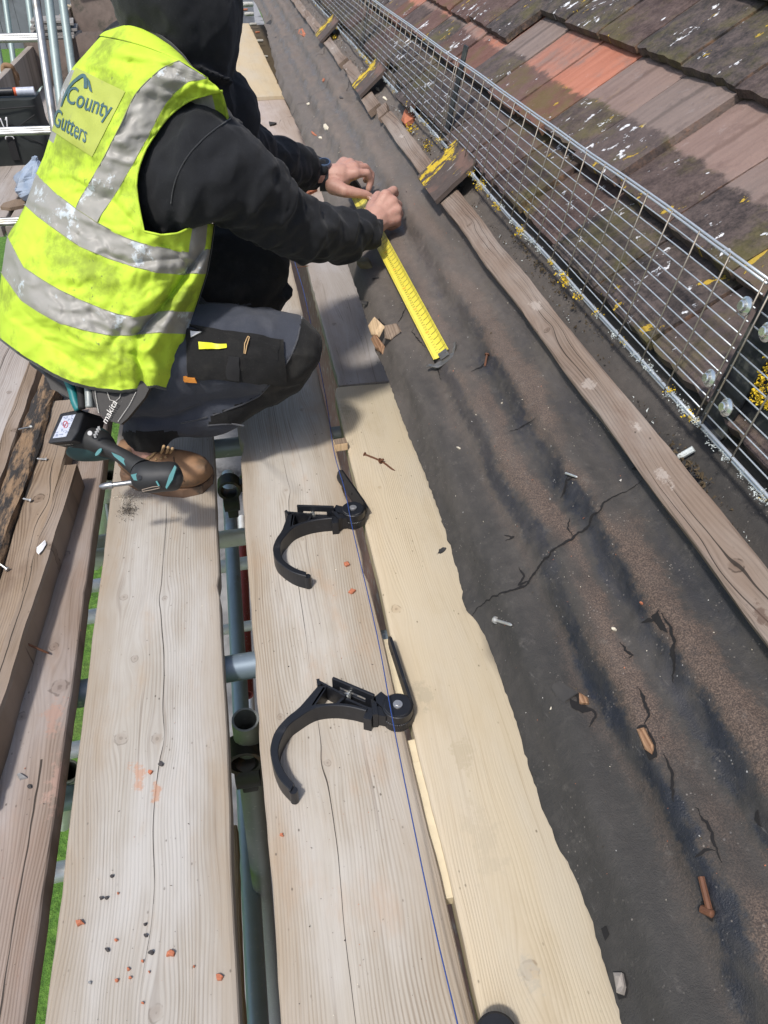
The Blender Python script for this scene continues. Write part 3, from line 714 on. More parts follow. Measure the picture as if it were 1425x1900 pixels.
# torn holes
def hole(px, m=2, lift=0.0008, seed=0):
    c = [PR(x, y, 0.003) for x, y in px]; cw = sum(q[0] for q in c) / len(c); cy = sum(q[1] for q in c) / len(c)
    ring = []
    for i in range(len(c)):
        a, b = c[i], c[(i + 1) % len(c)]
        for k in range(3):
            w, y = lerp(a[0], b[0], k / 3), lerp(a[1], b[1], k / 3)
            s = 1 + 0.18 * mnoise.noise(Vector((w * 200, y * 200, seed)))
            w, y = cw + (w - cw) * s, cy + (y - cy) * s; ring.append((w, y, felt_top(w, y) + lift))
    b0 = [fb_.vert(q) for q in ring]; cc = fb_.vert((cw, cy, felt_top(cw, cy) + lift))
    for i in range(len(b0)): fb_.face((b0[i], b0[(i + 1) % len(b0)], cc), m)
hole([(686, 600), (704, 592), (722, 612), (735, 600), (744, 618), (728, 635), (715, 640), (700, 648), (690, 640)], seed=1)
hole([(1052, 1288), (1068, 1280), (1078, 1298), (1090, 1312), (1078, 1320), (1060, 1312)], seed=2)
hole([(1183, 1352), (1200, 1345), (1218, 1380), (1222, 1408), (1206, 1412), (1192, 1385)], seed=3)
hole([(1208, 1144), (1222, 1138), (1236, 1164), (1240, 1176), (1226, 1170)], seed=4)
hole([(1104, 1716), (1116, 1712), (1122, 1728), (1112, 1740)], seed=5)
hole([(1128, 1798), (1150, 1800), (1156, 1820), (1152, 1846), (1136, 1850), (1128, 1825)], seed=6)
hole([(1294, 1668), (1312, 1660), (1326, 1690), (1318, 1708), (1300, 1690)], seed=7)
hole([(1168, 866), (1180, 862), (1186, 872)], seed=8)
_ROT = (0, -RA, 0)
felt = fb_.build('roofing_felt', [M_FELT, M_LIP, M_BLACK], loc=RO, rot=_ROT, smooth=True, fix=False)
tag(felt, 'cracked dark roofing felt sagging over the eaves beside the boards', 'roofing felt')

def on_felt(x, y, lift=0.0):
    w, yy = PR(x, y, 0.003); return RF(w, yy, felt_top(w, yy) + lift)
# timber and shards showing in the holes
def shard(px, h0, h1, mat, name, label, cat, seed=0, group=None, deck=False):
    """irregular chip: outline in pixels on the felt (or deck), chamfered top"""
    if deck: base = [P(x, y, h0) for x, y in px]; up = Vector((0, 0, h1 - h0))
    else: base = [on_felt(x, y, h0) for x, y in px]; up = RHV * (h1 - h0)
    c = sum(base, Vector()) / len(base); b = MB(); rnd = random.Random(seed + 5)
    r0 = [p - c for p in base]; r1 = [(p - c) * rnd.uniform(0.92, 1.04) + up * rnd.uniform(0.55, 0.8) for p in base]; r2 = [(p - c) * rnd.uniform(0.6, 0.85) + up * rnd.uniform(0.85, 1.05) for p in base]
    b.grid([r0, r1, r2], 0, closed=True, cap=True)
    return tag(b.build(name, mat, loc=c), label, cat, group)
M_WOODL = wood('wood_fresh', (0.50, 0.34, 0.19), (0.66, 0.50, 0.32), seed=21.0)
M_WOODB = wood('wood_block', (0.14, 0.10, 0.07), (0.30, 0.23, 0.17), seed=22.0)
M_RUSTW = wood('wood_rusty', (0.16, 0.08, 0.04), (0.40, 0.25, 0.15), seed=23.0)
G_CH = 'splinters of timber showing in the torn felt'
shard([(680, 601), (697, 590), (716, 608), (700, 622), (686, 618)], 0.0, 0.012, M_WOODL, 'timber_splinter', 'fresh pale timber corner in the torn felt beside the grey board', 'timber', 1, G_CH)
shard([(682, 622), (694, 616), (712, 640), (704, 650), (692, 642)], 0.0, 0.010, M_RUSTW, 'timber_splinter', 'rusty brown splinter below the fresh pale timber corner', 'timber', 2, G_CH)
shard([(716, 608), (738, 602), (744, 614), (728, 634), (716, 630)], 0.0, 0.007, M_WOODB, 'timber_splinter', 'dark frayed splinter on the right of the torn felt corner', 'timber', 3, G_CH)
shard([(1184, 1356), (1198, 1352), (1216, 1386), (1212, 1402), (1198, 1392)], -0.001, 0.005, M_RUSTW, 'timber_splinter', 'brown rafter wood showing through the long split in the felt', 'timber', 4, G_CH)
shard([(1070, 1280), (1084, 1288), (1086, 1300), (1072, 1302)], 0.0, 0.006, M_RUSTW, 'timber_splinter', 'small orange brown chip in the torn hole of the felt', 'timber', 5, G_CH)
shard([(1130, 1800), (1148, 1802), (1152, 1826), (1148, 1842), (1136, 1838)], 0.0, 0.008, simple('mortar', (0.27, 0.24, 0.21), 0.9, 0.4, 90), 'mortar_lump', 'grey mortar lump in the torn felt edge at the bottom', 'mortar', 6)
shard([(668, 487), (687, 484), (690, 495), (680, 501), (670, 500)], 0.0, 0.020, simple('wood_mossy', (0.17, 0.14, 0.08), 0.9, 0.6, 60), 'timber_offcut', 'small mossy timber offcut on the felt below the man\'s forearm', 'timber')

# ================================================================ BATTENS at the foot of the tiles
M_BAT = wood('wood_batten', (0.085, 0.057, 0.040), (0.265, 0.20, 0.155), [(0.022, 0.86, .012), (0.015, 1.42, .008), (0.02, 1.9, .008)], [(0.020, 0.02, 0, 4, 0.0006), (0.03, 0.018, 0.3, 2.2, 0.0005)], contrast=0.5, stain=[(.02, 1.02, .016, (.38, .33, .29)), (.015, 1.25, .013, (.36, .31, .27)), (.025, 1.5, .014, (.37, .32, .28)), (.03, 1.12, .010, (.42, .37, .33)), (.028, .70, .007, (.6, .56, .5)), (.026, .62, .006, (.62, .58, .54)), (.012, .8, .012, (.09, .055, .04)), (.02, .3, .014, (.46, .40, .35)), (.02, 2.6, .02, (.5, .44, .42))], seed=14.0, greyed=(0.33, 0.295, 0.265), blotch=(0.15, 0.095, 0.068), rip=0.8)
BS = Matrix(((RWV.x, 0, RHV.x), (0, 1, 0), (RWV.z, 0, RHV.z)))
def batten(w0, w1, y0, y1, th, label, seed, skew=0.0, lift=0.003, wav=0.0022):
    L = y1 - y0; n = max(6, int(L / 0.025)); b = MB(); rows = []; W = w1 - w0
    for i in range(n + 1):
        y = L * i / n
        r = []
        for k, (px, pz) in enumerate(((0, 0), (0, th * .9), (W * .06, th), (W * .3, th * 1.01), (W * .7, th * 1.01), (W * .94, th), (W, th * .9), (W, 0))):
            r.append((px + fbm((seed, y * 5, k * .2), 3) * wav * 1.6 + skew * y / L + fbm((seed, y * 30, k), 2) * 0.0006, y, lift + pz + fbm((seed + 4, y * 5, k), 2) * wav * 0.8))
        rows.append(r)
    b.grid(rows, 0, closed=True, cap=True)
    o = b.build('roof_batten', M_BAT, loc=RF(w0, y0, 0), rot=_ROT)
    return tag(o, label, 'batten', 'roofing battens along the eaves')
batten(0.264, 0.308, -0.35, 1.845, 0.021, 'longest brown batten with a knot and white bird droppings, nearest the camera', 51)
batten(0.266, 0.306, 1.96, 2.52, 0.020, 'rough pinkish brown batten between the two lichened tile kickers', 52)
batten(0.262, 0.300, 2.545, 2.63, 0.018, 'short batten stub behind the middle lichened tile kicker', 53, 0.012)
batten(0.250, 0.292, 2.66, 3.36, 0.020, 'warped flaking batten between the middle and the far tile kicker', 54, 0.02, wav=0.004)
batten(0.264, 0.304, 3.42, 7.5, 0.020, 'farthest batten running out of the top of the picture', 55, wav=0.004)

# ================================================================ TILED ROOF
def tile_mat():
    t = NT('clay_tile'); co = t.coord()
    uv = t.new('ShaderNodeUVMap', uv_map='UVMap').outputs[0]; u, v, _ = t.sep(uv)
    tint = t.sep(t.attr('tint'))
    red, val, clean = tint[0], tint[1], tint[2]
    n1 = t.noise(co, 9.0, 4, 0.6); n2 = t.noise(co, 70.0, 5, 0.7); n3 = t.noise(co, 28.0, 5, 0.7)
    streak = t.noise(t.comb(t.m('MULTIPLY', u, 60.0), t.m('MULTIPLY', v, 6.0), t.m('MULTIPLY', val, 30.0)), 1.0, 4, 0.6)
    cl = t.mix(t.m('ADD', t.m('MULTIPLY', streak, 0.8), t.m('MULTIPLY', n3, 0.2)), (0.105, 0.078, 0.068), (0.275, 0.212, 0.183))
    cl = t.mix(t.m('MULTIPLY', t.sm(n3, .52, .7), .45), cl, (0.085, 0.065, 0.06))
    jl = t.m('ABSOLUTE', t.m('SUBTRACT', t.m('ADD', u, t.m('MULTIPLY', t.m('SUBTRACT', n3, .5), .02)), 0.0925))
    cl = t.mix(t.m('MULTIPLY', t.sm(jl, .012, .002), .6), cl, (0.075, 0.058, 0.05))
    cl = t.mix(t.m('MULTIPLY', red, t.m('MULTIPLY', 1.1, t.sm(t.m('ADD', n1, t.m('MULTIPLY', n3, .3)), .42, .72))), cl, t.mix(streak, (0.28, 0.095, 0.055), (0.47, 0.20, 0.13)))
    n4 = t.noise(co, 170.0, 4, .75)
    we = t.mix(t.sm(t.m('ADD', t.m('MULTIPLY', n3, .55), t.m('MULTIPLY', n4, .45)), .34, .66), (0.015, 0.0135, 0.0135), (0.105, 0.080, 0.071))
    we = t.mix(t.m('MULTIPLY', red, 0.6), we, (0.20, 0.078, 0.052))
    we = t.mix(t.m('MULTIPLY', t.sm(val, 0.3, 1.0), 0.45), we, (0.14, 0.10, 0.09))
    we = t.mix(t.m('MULTIPLY', t.sm(t.m('ADD', n1, t.m('MULTIPLY', n2, 0.35)), 0.64, 0.90), 0.55), we, (0.105, 0.094, 0.022))   # green algae
    edge = t.m('ADD', v, t.m('MULTIPLY', t.m('SUBTRACT', n3, 0.5), 0.05))
    lim = t.m('ADD', 0.088, t.m('MULTIPLY', val, 0.03))
    isc = t.m('MULTIPLY', t.sm(t.m('SUBTRACT', edge, lim), -0.006, 0.008), clean)
    c = t.mix(isc, we, cl)
    iw = t.m('SUBTRACT', 1.0, t.m('MULTIPLY', isc, 0.94))
    # white crust lichen, yellow lichen
    str_ = t.comb(t.m('MULTIPLY', u, 1.0), t.m('MULTIPLY', v, 0.6), t.m('MULTIPLY', val, 9.0))
    wl = t.noise(t.scale(str_, (1, 1, 1)), 30.0, 5, 0.72); wl2 = t.noise(co, 5.0, 2)
    wm = t.m('MULTIPLY', t.sm(t.m('ADD', wl, t.m('MULTIPLY', wl2, 0.22)), 0.735, 0.76), iw)
    c = t.mix(t.m('MULTIPLY', wm, 0.95), c, t.mix(n2, (0.45, 0.45, 0.45), (0.85, 0.86, 0.88)))
    yl = t.noise(t.add(str_, (4.0, 7.0, 1.0)), 22.0, 5, 0.7); yl2 = t.noise(co, 3.3, 2)
    ym = t.m('MULTIPLY', t.sm(t.m('ADD', yl, t.m('MULTIPLY', yl2, 0.3)), 0.812, 0.835), iw)
    c = t.mix(t.m('MULTIPLY', ym, 0.95), c, t.mix(n2, (0.36, 0.21, 0.02), (0.52, 0.38, 0.05)))
    # worn clay shows along the arrises
    eu = t.m('ABSOLUTE', t.m('SUBTRACT', u, 0.0925))
    c = t.mix(t.m('MULTIPLY', t.m('MULTIPLY', t.sm(t.m('ADD', eu, t.m('MULTIPLY', n2, 0.008)), 0.0935, 0.096), t.sm(n3, 0.4, 0.6)), 0.5), c, (0.36, 0.19, 0.11))
    h = t.m('ADD', t.m('MULTIPLY', n2, 0.9), t.m('ADD', t.m('ADD', t.m('MULTIPLY', n3, 0.6), t.m('MULTIPLY', n4, .5)), t.m('ADD', wm, ym)))
    return t.done(c, 0.8, t.bump(h, 0.75, 0.0028), spec=0.4)
M_TILE = tile_mat()
TW, TT, TL = 0.185, 0.016, 0.345
roof = empty('tiled_roof', RF(0.45, 1.5, 0.05), 'slope of old clay tiles, mottled with white and yellow lichen', 'tiled roof', rot=(0, 0, 0))
def tile_course(label, w0, top, rows_y, clean, seed, over=None, bigcamber=0.0022):
    """tiles nose-down at w0; top = height of the nose's upper face"""
    rnd = random.Random(seed); b = MB(); uvs = []; tints = []
    for k, y in enumerate(rows_y):
        dw = rnd.uniform(-0.006, 0.006); dh = rnd.uniform(0, 0.005); rot = rnd.uniform(-0.012, 0.012); cam_ = rnd.uniform(0.6, 1.5) * bigcamber
        val = rnd.random(); red = 0.0 if rnd.random() < 0.8 else rnd.uniform(0.08, 0.3); ts = rnd.uniform(-0.01, 0.01); drop = 0
        o_ = (over or {}).get(k)
        if o_: dw += o_.get('dw', 0); red = o_.get('red', red); val = o_.get('val', val); rot += o_.get('rot', 0); dh += o_.get('dh', 0); ts += o_.get('tilt', 0)
        nu, nv = 9, 14; gap = 0.0022
        top_rows, bot_rows = [], []
        for i in range(nv + 1):
            v = TL * (i / nv) ** 1.1 if i else 0.0
            tr = []
            for j in range(nu + 1):
                u = gap + (TW - 2 * gap) * j / nu
                cx = (u / TW - 0.5) * 2
                ch = 0.0
                if i == 0:
                    ch = 0.0042 * abs(fbm((seed + k, u * 60, 1), 3)) * 2
                    if j in (0, nu): ch += 0.004 * rnd.random()
                e = 0.0012 * fbm((seed + k * 3.3, v * 30, j * 0.0), 2) if j in (0, nu) else 0
                ww = w0 + dw + v + ch + rot * (u - TW / 2)
                hh = top + dh + (1 - cx * cx) * cam_ - v * 0.055 + ts * (u - TW / 2) + 0.0009 * fbm((seed + k * 2.1, u * 25, v * 25), 3)
                if i == 0: hh -= 0.0022
                if j in (0, nu): hh -= 0.0016
                tr.append((Vector((ww, y - u + e * 1.0, hh)), (u, v)))
            top_rows.append(tr)
        base = len(b.v)
        for tr in top_rows:
            for p, q in tr: b.v.append(p)
        for tr in top_rows:
            for p, q in tr: b.v.append(p - Vector((0, 0, TT)))
        N = nu + 1; off = (nv + 1) * N
        quv = [q for tr in top_rows for p, q in tr]; quv = quv + quv
        def F(*ix):
            b.face([base + i for i in ix]); uvs.append([quv[i] for i in ix]); tints.append((red, val, 1.0 if clean else 0.0))
        for i in range(nv):
            for j in range(nu):
                F(i * N + j, i * N + j + 1, (i + 1) * N + j + 1, (i + 1) * N + j)
                F(off + i * N + j, off + (i + 1) * N + j, off + (i + 1) * N + j + 1, off + i * N + j + 1)
        for j in range(nu):
            F(j, off + j, off + j + 1, j + 1); F(nv * N + j, nv * N + j + 1, off + nv * N + j + 1, off + nv * N + j)
        for i in range(nv):
            F(i * N, (i + 1) * N, off + (i + 1) * N, off + i * N); F(i * N + nu, off + i * N + nu, off + (i + 1) * N + nu, (i + 1) * N + nu)
    o = b.build('tile_course', M_TILE, fix=False, smooth=False)
    me = o.data; me.uv_layers.new(name='UVMap'); me.color_attributes.new('tint', 'FLOAT_COLOR', 'CORNER'); ul = me.uv_layers['UVMap']; ca = me.color_attributes['tint']
    li = 0
    for p, uu, tt in zip(me.polygons, uvs, tints):
        for k in range(p.loop_total):
            ul.data[p.loop_start + k].uv = uu[k]; ca.data[p.loop_start + k].color = (*tt, 1)
    bm = bmesh.new(); bm.from_mesh(me); bmesh.ops.recalc_face_normals(bm, faces=bm.faces); bm.to_mesh(me); bm.free()
    o.parent = roof; o.matrix_parent_inverse = Matrix.Translation(roof.location).inverted(); o.location = RO; o.rotation_euler = _ROT
    return o
# joints measured off the photograph fall at y = 1.065 + k * 0.187
def joints(y0, n): return [y0 + TW * 1.01 * i for i in range(n)]
J0 = 1.066 - 8 * TW * 1.01
tile_course('eaves', 0.372, 0.040, joints(J0, 46), False, 61, {11: dict(tilt=0.05, dh=.004), 13: dict(dw=-.012), 16: dict(dw=-0.03), 18: dict(dw=.03)})
tile_course('first', 0.502, 0.064, joints(J0, 46), True, 62, {11: dict(tilt=0.0), 10: dict(dh=0.006, tilt=0.045, rot=0.012), 12: dict(red=.95, val=.4), 13: dict(red=.65), 9: dict(red=.12), 8: dict(red=.05), 11: dict(red=.08, val=.5), 15: dict(red=.9), 16: dict(red=.4), 18: dict(red=.6), 20: dict(red=.8)})
tile_course('second', 0.728, 0.078, joints(J0 + 0.003, 15), False, 63, {9: dict(val=.2, red=.1), 10: dict(val=.1, red=0), 8: dict(val=.7, red=.1), 11: dict(val=.15)})
tile_course('second', 0.625, 0.076, joints(J0 + 0.003 + 15 * TW * 1.01, 31), False, 64, {0: dict(val=.1, red=0), 1: dict(red=.3), 2: dict(red=.4), 3: dict(red=.9), 4: dict(red=.8)})
tile_course('third', 0.883, 0.094, joints(J0 + 0.09, 15), False, 65)
tile_course('third', 0.78, 0.094, joints(J0 + 0.09 + 15 * TW * 1.01, 31), False, 66)
tile_course('fourth', 1.05, 0.108, joints(J0, 46), False, 67)
# dark sarking under the tiles so no daylight leaks through the joints
db = MB(); db.grid([[(0.42, -0.5, 0.012), (0.42, 8.0, 0.012)], [(1.5, -0.5, 0.012), (1.5, 8.0, 0.012)]])
o = db.build('sarking_board', M_WOODB, fix=False); o.parent = roof; o.matrix_parent_inverse = Matrix.Translation(roof.location).inverted(); o.location = RO; o.rotation_euler = _ROT

# house wall under the eaves
M_BRICK = simple('brickwork', (0.20, 0.11, 0.08), 0.9, 0.5, 30, dirt=(0.3, 0.27, 0.24), dscale=12)
wb = MB(); wb.box((0.62, 3.0, (GZ + 0.27) / 2), (0.25, 12.0, 0.27 - GZ), 0)
tag(wb.build('house_wall', M_BRICK), 'brick house wall in the shade under the felt', 'house wall')
fbx = MB(); fbx.box((0.455, 3.0, 0.25), (0.025, 12.0, 0.16), 0)
tag(fbx.build('fascia_board', M_WOODB), 'bare dark fascia board under the felt edge', 'fascia board')

# lichened tile kickers poking out under the guard over the batten
M_LICH = None
def kicker_mat():
    t = NT('lichened_tile'); co = t.coord(); x, y, z = t.sep(co)
    n = t.noise(co, 40.0, 5, 0.7); n2 = t.noise(t.comb(t.m('MULTIPLY', x, 12.0), t.m('MULTIPLY', y, 26.0), 4.0), 1.0, 5, 0.7)
    c = t.mix(n, (0.035, 0.028, 0.025), (0.115, 0.085, 0.072))
    c = t.mix(t.m('MULTIPLY', t.sm(t.noise(co, 14, 3), .57, .70), .5), c, (0.22, 0.12, 0.09))
    band = t.m('ADD', t.m('ADD', t.m('MULTIPLY', n2, .7), t.m('MULTIPLY', n, .3)), t.m('MULTIPLY', t.sm(y, -0.02, 0.03), 0.10))
    ym = t.sm(band, 0.585, 0.62)
    c = t.mix(t.m('MULTIPLY', t.sm(n2, 0.40, 0.36), 0.5), c, (0.5, 0.5, 0.48))
    c = t.mix(ym, c, t.mix(t.noise(co, 150, 4), (0.42, 0.26, 0.01), (0.66, 0.50, 0.04)))
    return t.done(c, 0.85, t.bump(t.m('ADD', n, t.m('MULTIPLY', ym, 1.2)), 0.7, 0.003))
M_KICK = kicker_mat()
def kicker(y0, y1, w0, w1, h0, h1, label, seed, skew=0.0):
    b = MB(); rows = []; n = 12; th = 0.010
    for i in range(n + 1):
        v = i / n; w = lerp(w0, w1, v); h = lerp(h0, h1, v); r = []
        for j in range(7):
            y = lerp(y0, y1, j / 6) + skew * (1 - v) + 0.003 * fbm((seed, v * 5, j), 2)
            r.append((w + 0.004 * fbm((seed, j * .9, v), 2), y, h + 0.0015 * fbm((seed, v * 6, j), 2)))
        r += [(q[0], q[1], q[2] - th) for q in reversed(r)]
        rows.append(r)
    b.grid(rows, 0, closed=True, cap=True)
    c = Vector((w0, (y0 + y1) / 2, h0)); b.v = [q - c for q in b.v]
    return tag(b.build('tile_piece', M_KICK, loc=RF(*c), rot=_ROT), label, 'tile piece', 'lichened tile pieces lying over the batten')
def pyw(px, h): return PR(px[0], px[1], h)
k1 = [pyw(q, 0.045) for q in ((772, 322), (803, 368), (850, 315), (815, 278))]
kicker(k1[1][1], k1[0][1], 0.255, 0.375, 0.037, 0.050, 'nearest tile piece thick with bright yellow lichen, above the man\'s hands', 71)
k2 = [pyw(q, 0.045) for q in ((645, 160), (655, 178), (700, 120))]
kicker(k2[1][1] - 0.02, k2[0][1] + 0.02, 0.258, 0.375, 0.037, 0.050, 'middle dark tile piece with streaks of yellow lichen', 72)
k3 = [pyw(q, 0.045) for q in ((586, 62), (595, 68))]
kicker(k3[1][1] - 0.03, k3[0][1] + 0.06, 0.258, 0.375, 0.037, 0.050, 'farthest lichened tile piece near the top of the mesh guard', 73)

# ================================================================ SNOW GUARD of welded wire
def wire_mat(name, colr, rust):
    t = NT(name); co = t.coord(); n = t.noise(co, 55.0, 4, 0.7)
    c = t.mix(t.sm(n, rust, rust + 0.15), colr, (0.20, 0.17, 0.13))
    return t.done(c, t.m('ADD', 0.32, t.m('MULTIPLY', n, 0.3)), t.bump(n, 0.3, 0.0006), 0.55)
M_WIRE = wire_mat('wire_zinc', (0.54, 0.58, 0.615), 0.60); M_WIREV = wire_mat('wire_dull', (0.24, 0.215, 0.18), 0.5)
M_LICHG = simple('lichen_grey', (0.50, 0.54, 0.53), 0.95, 0.35, 300, bump=0.6); M_LICHY = simple('lichen_yellow', (0.62, 0.43, 0.02), 0.95, 0.35, 200, bump=0.6)
M_STRAP = simple('strap_green', (0.20, 0.24, 0.17), 0.5, 0.4, 25, 0.3, dirt=(0.34, 0.34, 0.12), dscale=18)
M_DARKBAR = simple('dark_bar', (0.018, 0.020, 0.024), .45, .4, 30, .3, dirt=(0.10, 0.10, 0.085), dscale=30)
M_BOLT = simple('bolt_zinc', (0.66, 0.68, 0.66), 0.22, 0.15, 90, 0.85)
GB = Vector((0.517, 0, 0.529)); GU = Vector((0.037, 0, 0.176))
def GP(y, s, off=0.0):
    n = Vector((-GU.z, 0, GU.x)).normalized(); return GB + GU * s + Vector((0, y, 0)) + n * off
JN = [0.705, 2.02, 3.33, 4.7]
NH = 11
def blob(b, c, r, seed, n=26, m=0, flat=None):
    """crusty lichen rosette: many little lobes"""
    rnd = random.Random(seed)
    for i in range(n):
        d = Vector((rnd.gauss(0, 1), rnd.gauss(0, 1.5), rnd.gauss(0, 0.8))) * r * 0.42
        p = Vector(c) + d; s = r * rnd.uniform(0.10, 0.24)
        q = [Vector((rnd.uniform(-1, 1), rnd.uniform(-1, 1), rnd.uniform(-1, 1))).normalized() * s for _ in range(5)]
        ix = [b.vert(p + k) for k in q]
        for f in ((0, 1, 2), (0, 2, 3), (0, 3, 4), (1, 2, 4), (2, 3, 4), (0, 1, 4)): b.face([ix[k] for k in f], m)
def guard(y0, y1, label, seed, dens):
    g = empty('snow_guard', GP(y0, 0), label, 'snow guard', 'welded mesh snow guard panels along the tiles')
    rnd = random.Random(seed); o0 = g.location
    b = MB(); nv = int(round((y1 - y0) / 0.0715)); ny = max(4, int((y1 - y0) / 0.06))
    def sag(y, s): return Vector((0.0018 * fbm((seed, y * 3, s), 2), 0, 0.0022 * fbm((seed + 9, y * 2.5, s * 2), 2)))
    for k in range(1, NH):
        s = k / NH
        b.tube([GP(lerp(y0, y1, i / ny), s, 0.0) + sag(lerp(y0, y1, i / ny), s) - o0 for i in range(ny + 1)], 0.00095, 5, 0)
    for k in range(nv + 1):
        y = lerp(y0 + 0.004, y1 - 0.004, k / nv); j = rnd.uniform(-.004, .004)
        b.tube([GP(y + j * (1 - s), s, 0.0026) + sag(y, s) - o0 for s in (-0.01, 0.3, 0.6, 1.0)], 0.00115, 6, 1)
    b.build('wire_grid', [M_WIRE, M_WIREV], g, smooth=True)
    for s, off in ((-0.005, 0.0), (1.0, 0.0)):
        r_ = MB()
        for dz in (0.0, 0.035):
            r_.tube([GP(lerp(y0, y1, i / ny), s + dz * (0.7 if s < .5 else -0.6), off + dz * 0.05) + sag(lerp(y0, y1, i / ny), s) - o0 for i in range(ny + 1)], 0.0021 if s < .5 else 0.0016, 6, 0)
        r_.build('rail', M_WIRE, g, smooth=True)
    for m, n_, nm, lo in ((M_LICHG, int((y1 - y0) * dens[0]), 'grey_lichen', 0.6), (M_LICHY, int((y1 - y0) * dens[1]), 'yellow_lichen', 0.8)):
        lb = MB()
        for i in range(n_):
            k = rnd.randrange(nv + 1); y = lerp(y0 + 0.004, y1 - 0.004, k / nv) + rnd.gauss(0, 0.022 if m is M_LICHG else 0.006)
            blob(lb, GP(y, rnd.choice((-0.015, 0.0, 0.025, 0.012)), 0.003) - o0, rnd.uniform(0.003, 0.0085) * (1.35 if m is M_LICHY else 0.85), seed * 100 + i, 30)
        if n_:
            lo_ = lb.build(nm, m, g, fix=False); lo_['kind'] = 'stuff'
    return g
guard(-0.45, JN[0] - 0.003, 'nearest snow guard panel of welded wire mesh at the right edge', 81, (80, 18))
guard(JN[0] + 0.005, JN[1], 'middle snow guard panel of welded wire mesh, between the bolts and the grey strap', 82, (70, 26))
guard(JN[1] + 0.01, JN[2], 'third snow guard panel of wire mesh above the man\'s hands', 83, (60, 18))
guard(JN[2] + 0.01, JN[3], 'far snow guard panel of wire mesh near the top of the picture', 84, (20, 5))
guard(JN[3] + 0.01, 7.4, 'farthest snow guard panel of wire mesh running out of the top of the picture', 85, (10, 3))
# straps that stand the guard up, with their bolts
def strap(y, w, label, bolts, mat, rise=0.02):
    e = empty('guard_strap', GP(y, 0.0, -0.008), label, 'strap', 'flat metal straps holding the snow guard')
    b = MB(); o0 = e.location; hw = w / 2
    pts = [GP(y, -0.02, -0.010), GP(y, 0.5, -0.010), GP(y, 1.0 + rise / 0.18, -0.010)]
    b.prism([pts[0] + Vector((0, -hw, 0)) - o0, pts[2] + Vector((0, -hw, 0)) - o0, pts[2] + Vector((0, hw, 0)) - o0, pts[0] + Vector((0, hw, 0)) - o0], Vector((0.003, 0, 0)))
    # foot running up under the tiles
    f0 = GP(y, 0.02, -0.012); b.box((f0 + RWV * 0.14) - o0, (0.30, w, 0.003), 0, BS)
    b.build('flat_bar', mat, e)
    if bolts:
        b = MB(); q0 = GP(y - 0.03, 1.02, -0.014) - o0; up_ = GU.normalized() * 0.034 + Vector((0.008, 0, 0))
        b.prism([q0 + Vector((0, -.030, 0)), q0 + Vector((0, -.030, 0)) + up_, q0 + Vector((0, .024, 0)) + up_, q0 + Vector((0, .024, 0))], Vector((.0025, 0, 0.0008)))
        b.build('green_upstand', M_STRAP, e)
        b = MB(); q0 = GP(y - 0.045, 0.12, -0.020) - o0
        b.box(q0 + GU * 0.4, (0.003, 0.07, 0.16), 0, Matrix.Rotation(math.atan2(0.037, 0.176), 3, 'Y')); b.build('back_plate', M_DARKBAR, e)
        lb = MB()
        for k in range(16): blob(lb, q0 + GU * (0.25 + 0.35 * random.random()) + Vector((-.006, -.012 + .03 * random.random(), 0)), .011, 900 + k, 26)
        lo_ = lb.build('yellow_lichen', M_LICHY, e, fix=False); lo_['kind'] = 'stuff'
    for dy, s in bolts:
        c = GP(y + dy, s, 0.004) - o0; n = Vector((-GU.z, 0, GU.x)).normalized()
        rot = n.to_track_quat('Z', 'Y').to_matrix(); bb = MB(); rows = []
        for zz, rr in ((0, .0108), (0.0014, .0108), (0.003, .0082), (0.0032, .0064), (0.0070, .0059), (0.0079, .0045)):
            k6 = 6 if rr < .0073 else 18
            rows.append([c + rot @ Vector((rr * math.cos(6.28318 * i / 18), rr * math.sin(6.28318 * i / 18), zz)) for i in range(18)])
        bb.grid(rows, 0, closed=True, cap=True)
        bb.build('bolt', M_BOLT, e, smooth=True, auto=30)
    return e
strap(JN[0] - 0.012, 0.05, 'dark strap with a green tinged upstand behind the four washered bolts', [(0.028, 0.80), (-0.022, 0.76), (0.026, 0.30), (-0.022, 0.24)], M_DARKBAR, 0.004)
strap(JN[1] + 0.006, 0.034, 'dark grey strap standing up above the top wire in the middle of the guard', [], M_DARKBAR, 0.030)
strap(JN[2] + 0.006, 0.034, 'dark strap behind the wire near the top of the picture', [], M_DARKBAR, 0.008)
# moss and bits in the trough between batten and guard
M_MOSS = simple('moss_dry', (0.075, 0.055, 0.03), 0.95, 0.5, 200); M_TERRA = simple('terracotta', (0.42, 0.145, 0.075), 0.85, 0.35, 60, dirt=(0.2, 0.09, 0.06), dscale=50)
M_SOOT = simple('sooted_clay', (0.055, 0.05, 0.05), 0.85, 0.5, 60)
def tuft(wy, r, mats, label, name, cat, seed, n=90, elong=2.5):
    b = MB(); rnd = random.Random(seed); c = RF(wy[0], wy[1], 0.006)
    for i in range(n):
        d = RWV * rnd.gauss(0, r * .5) + Vector((0, rnd.gauss(0, r * elong * .5), 0)) + RHV * abs(rnd.gauss(0, r * .35)); s = rnd.uniform(.0018, .0045)
        ix = [b.vert(d + Vector((rnd.uniform(-1, 1), rnd.uniform(-1, 1), rnd.uniform(-1, 1))).normalized() * s) for _ in range(4)]
        m = rnd.randrange(len(mats))
        for f in ((0, 1, 2), (0, 2, 3), (0, 3, 1), (1, 2, 3)): b.face([ix[k] for k in f], m)
    return tag(b.build(name, mats, loc=c, fix=False), label, cat, kind='stuff')
tuft(PR(790, 268, .01), .018, [M_MOSS, M_MOSS, M_LICHY], 'dark dry moss behind the batten beside the nearest tile piece', 'moss_tuft', 'moss', 1)
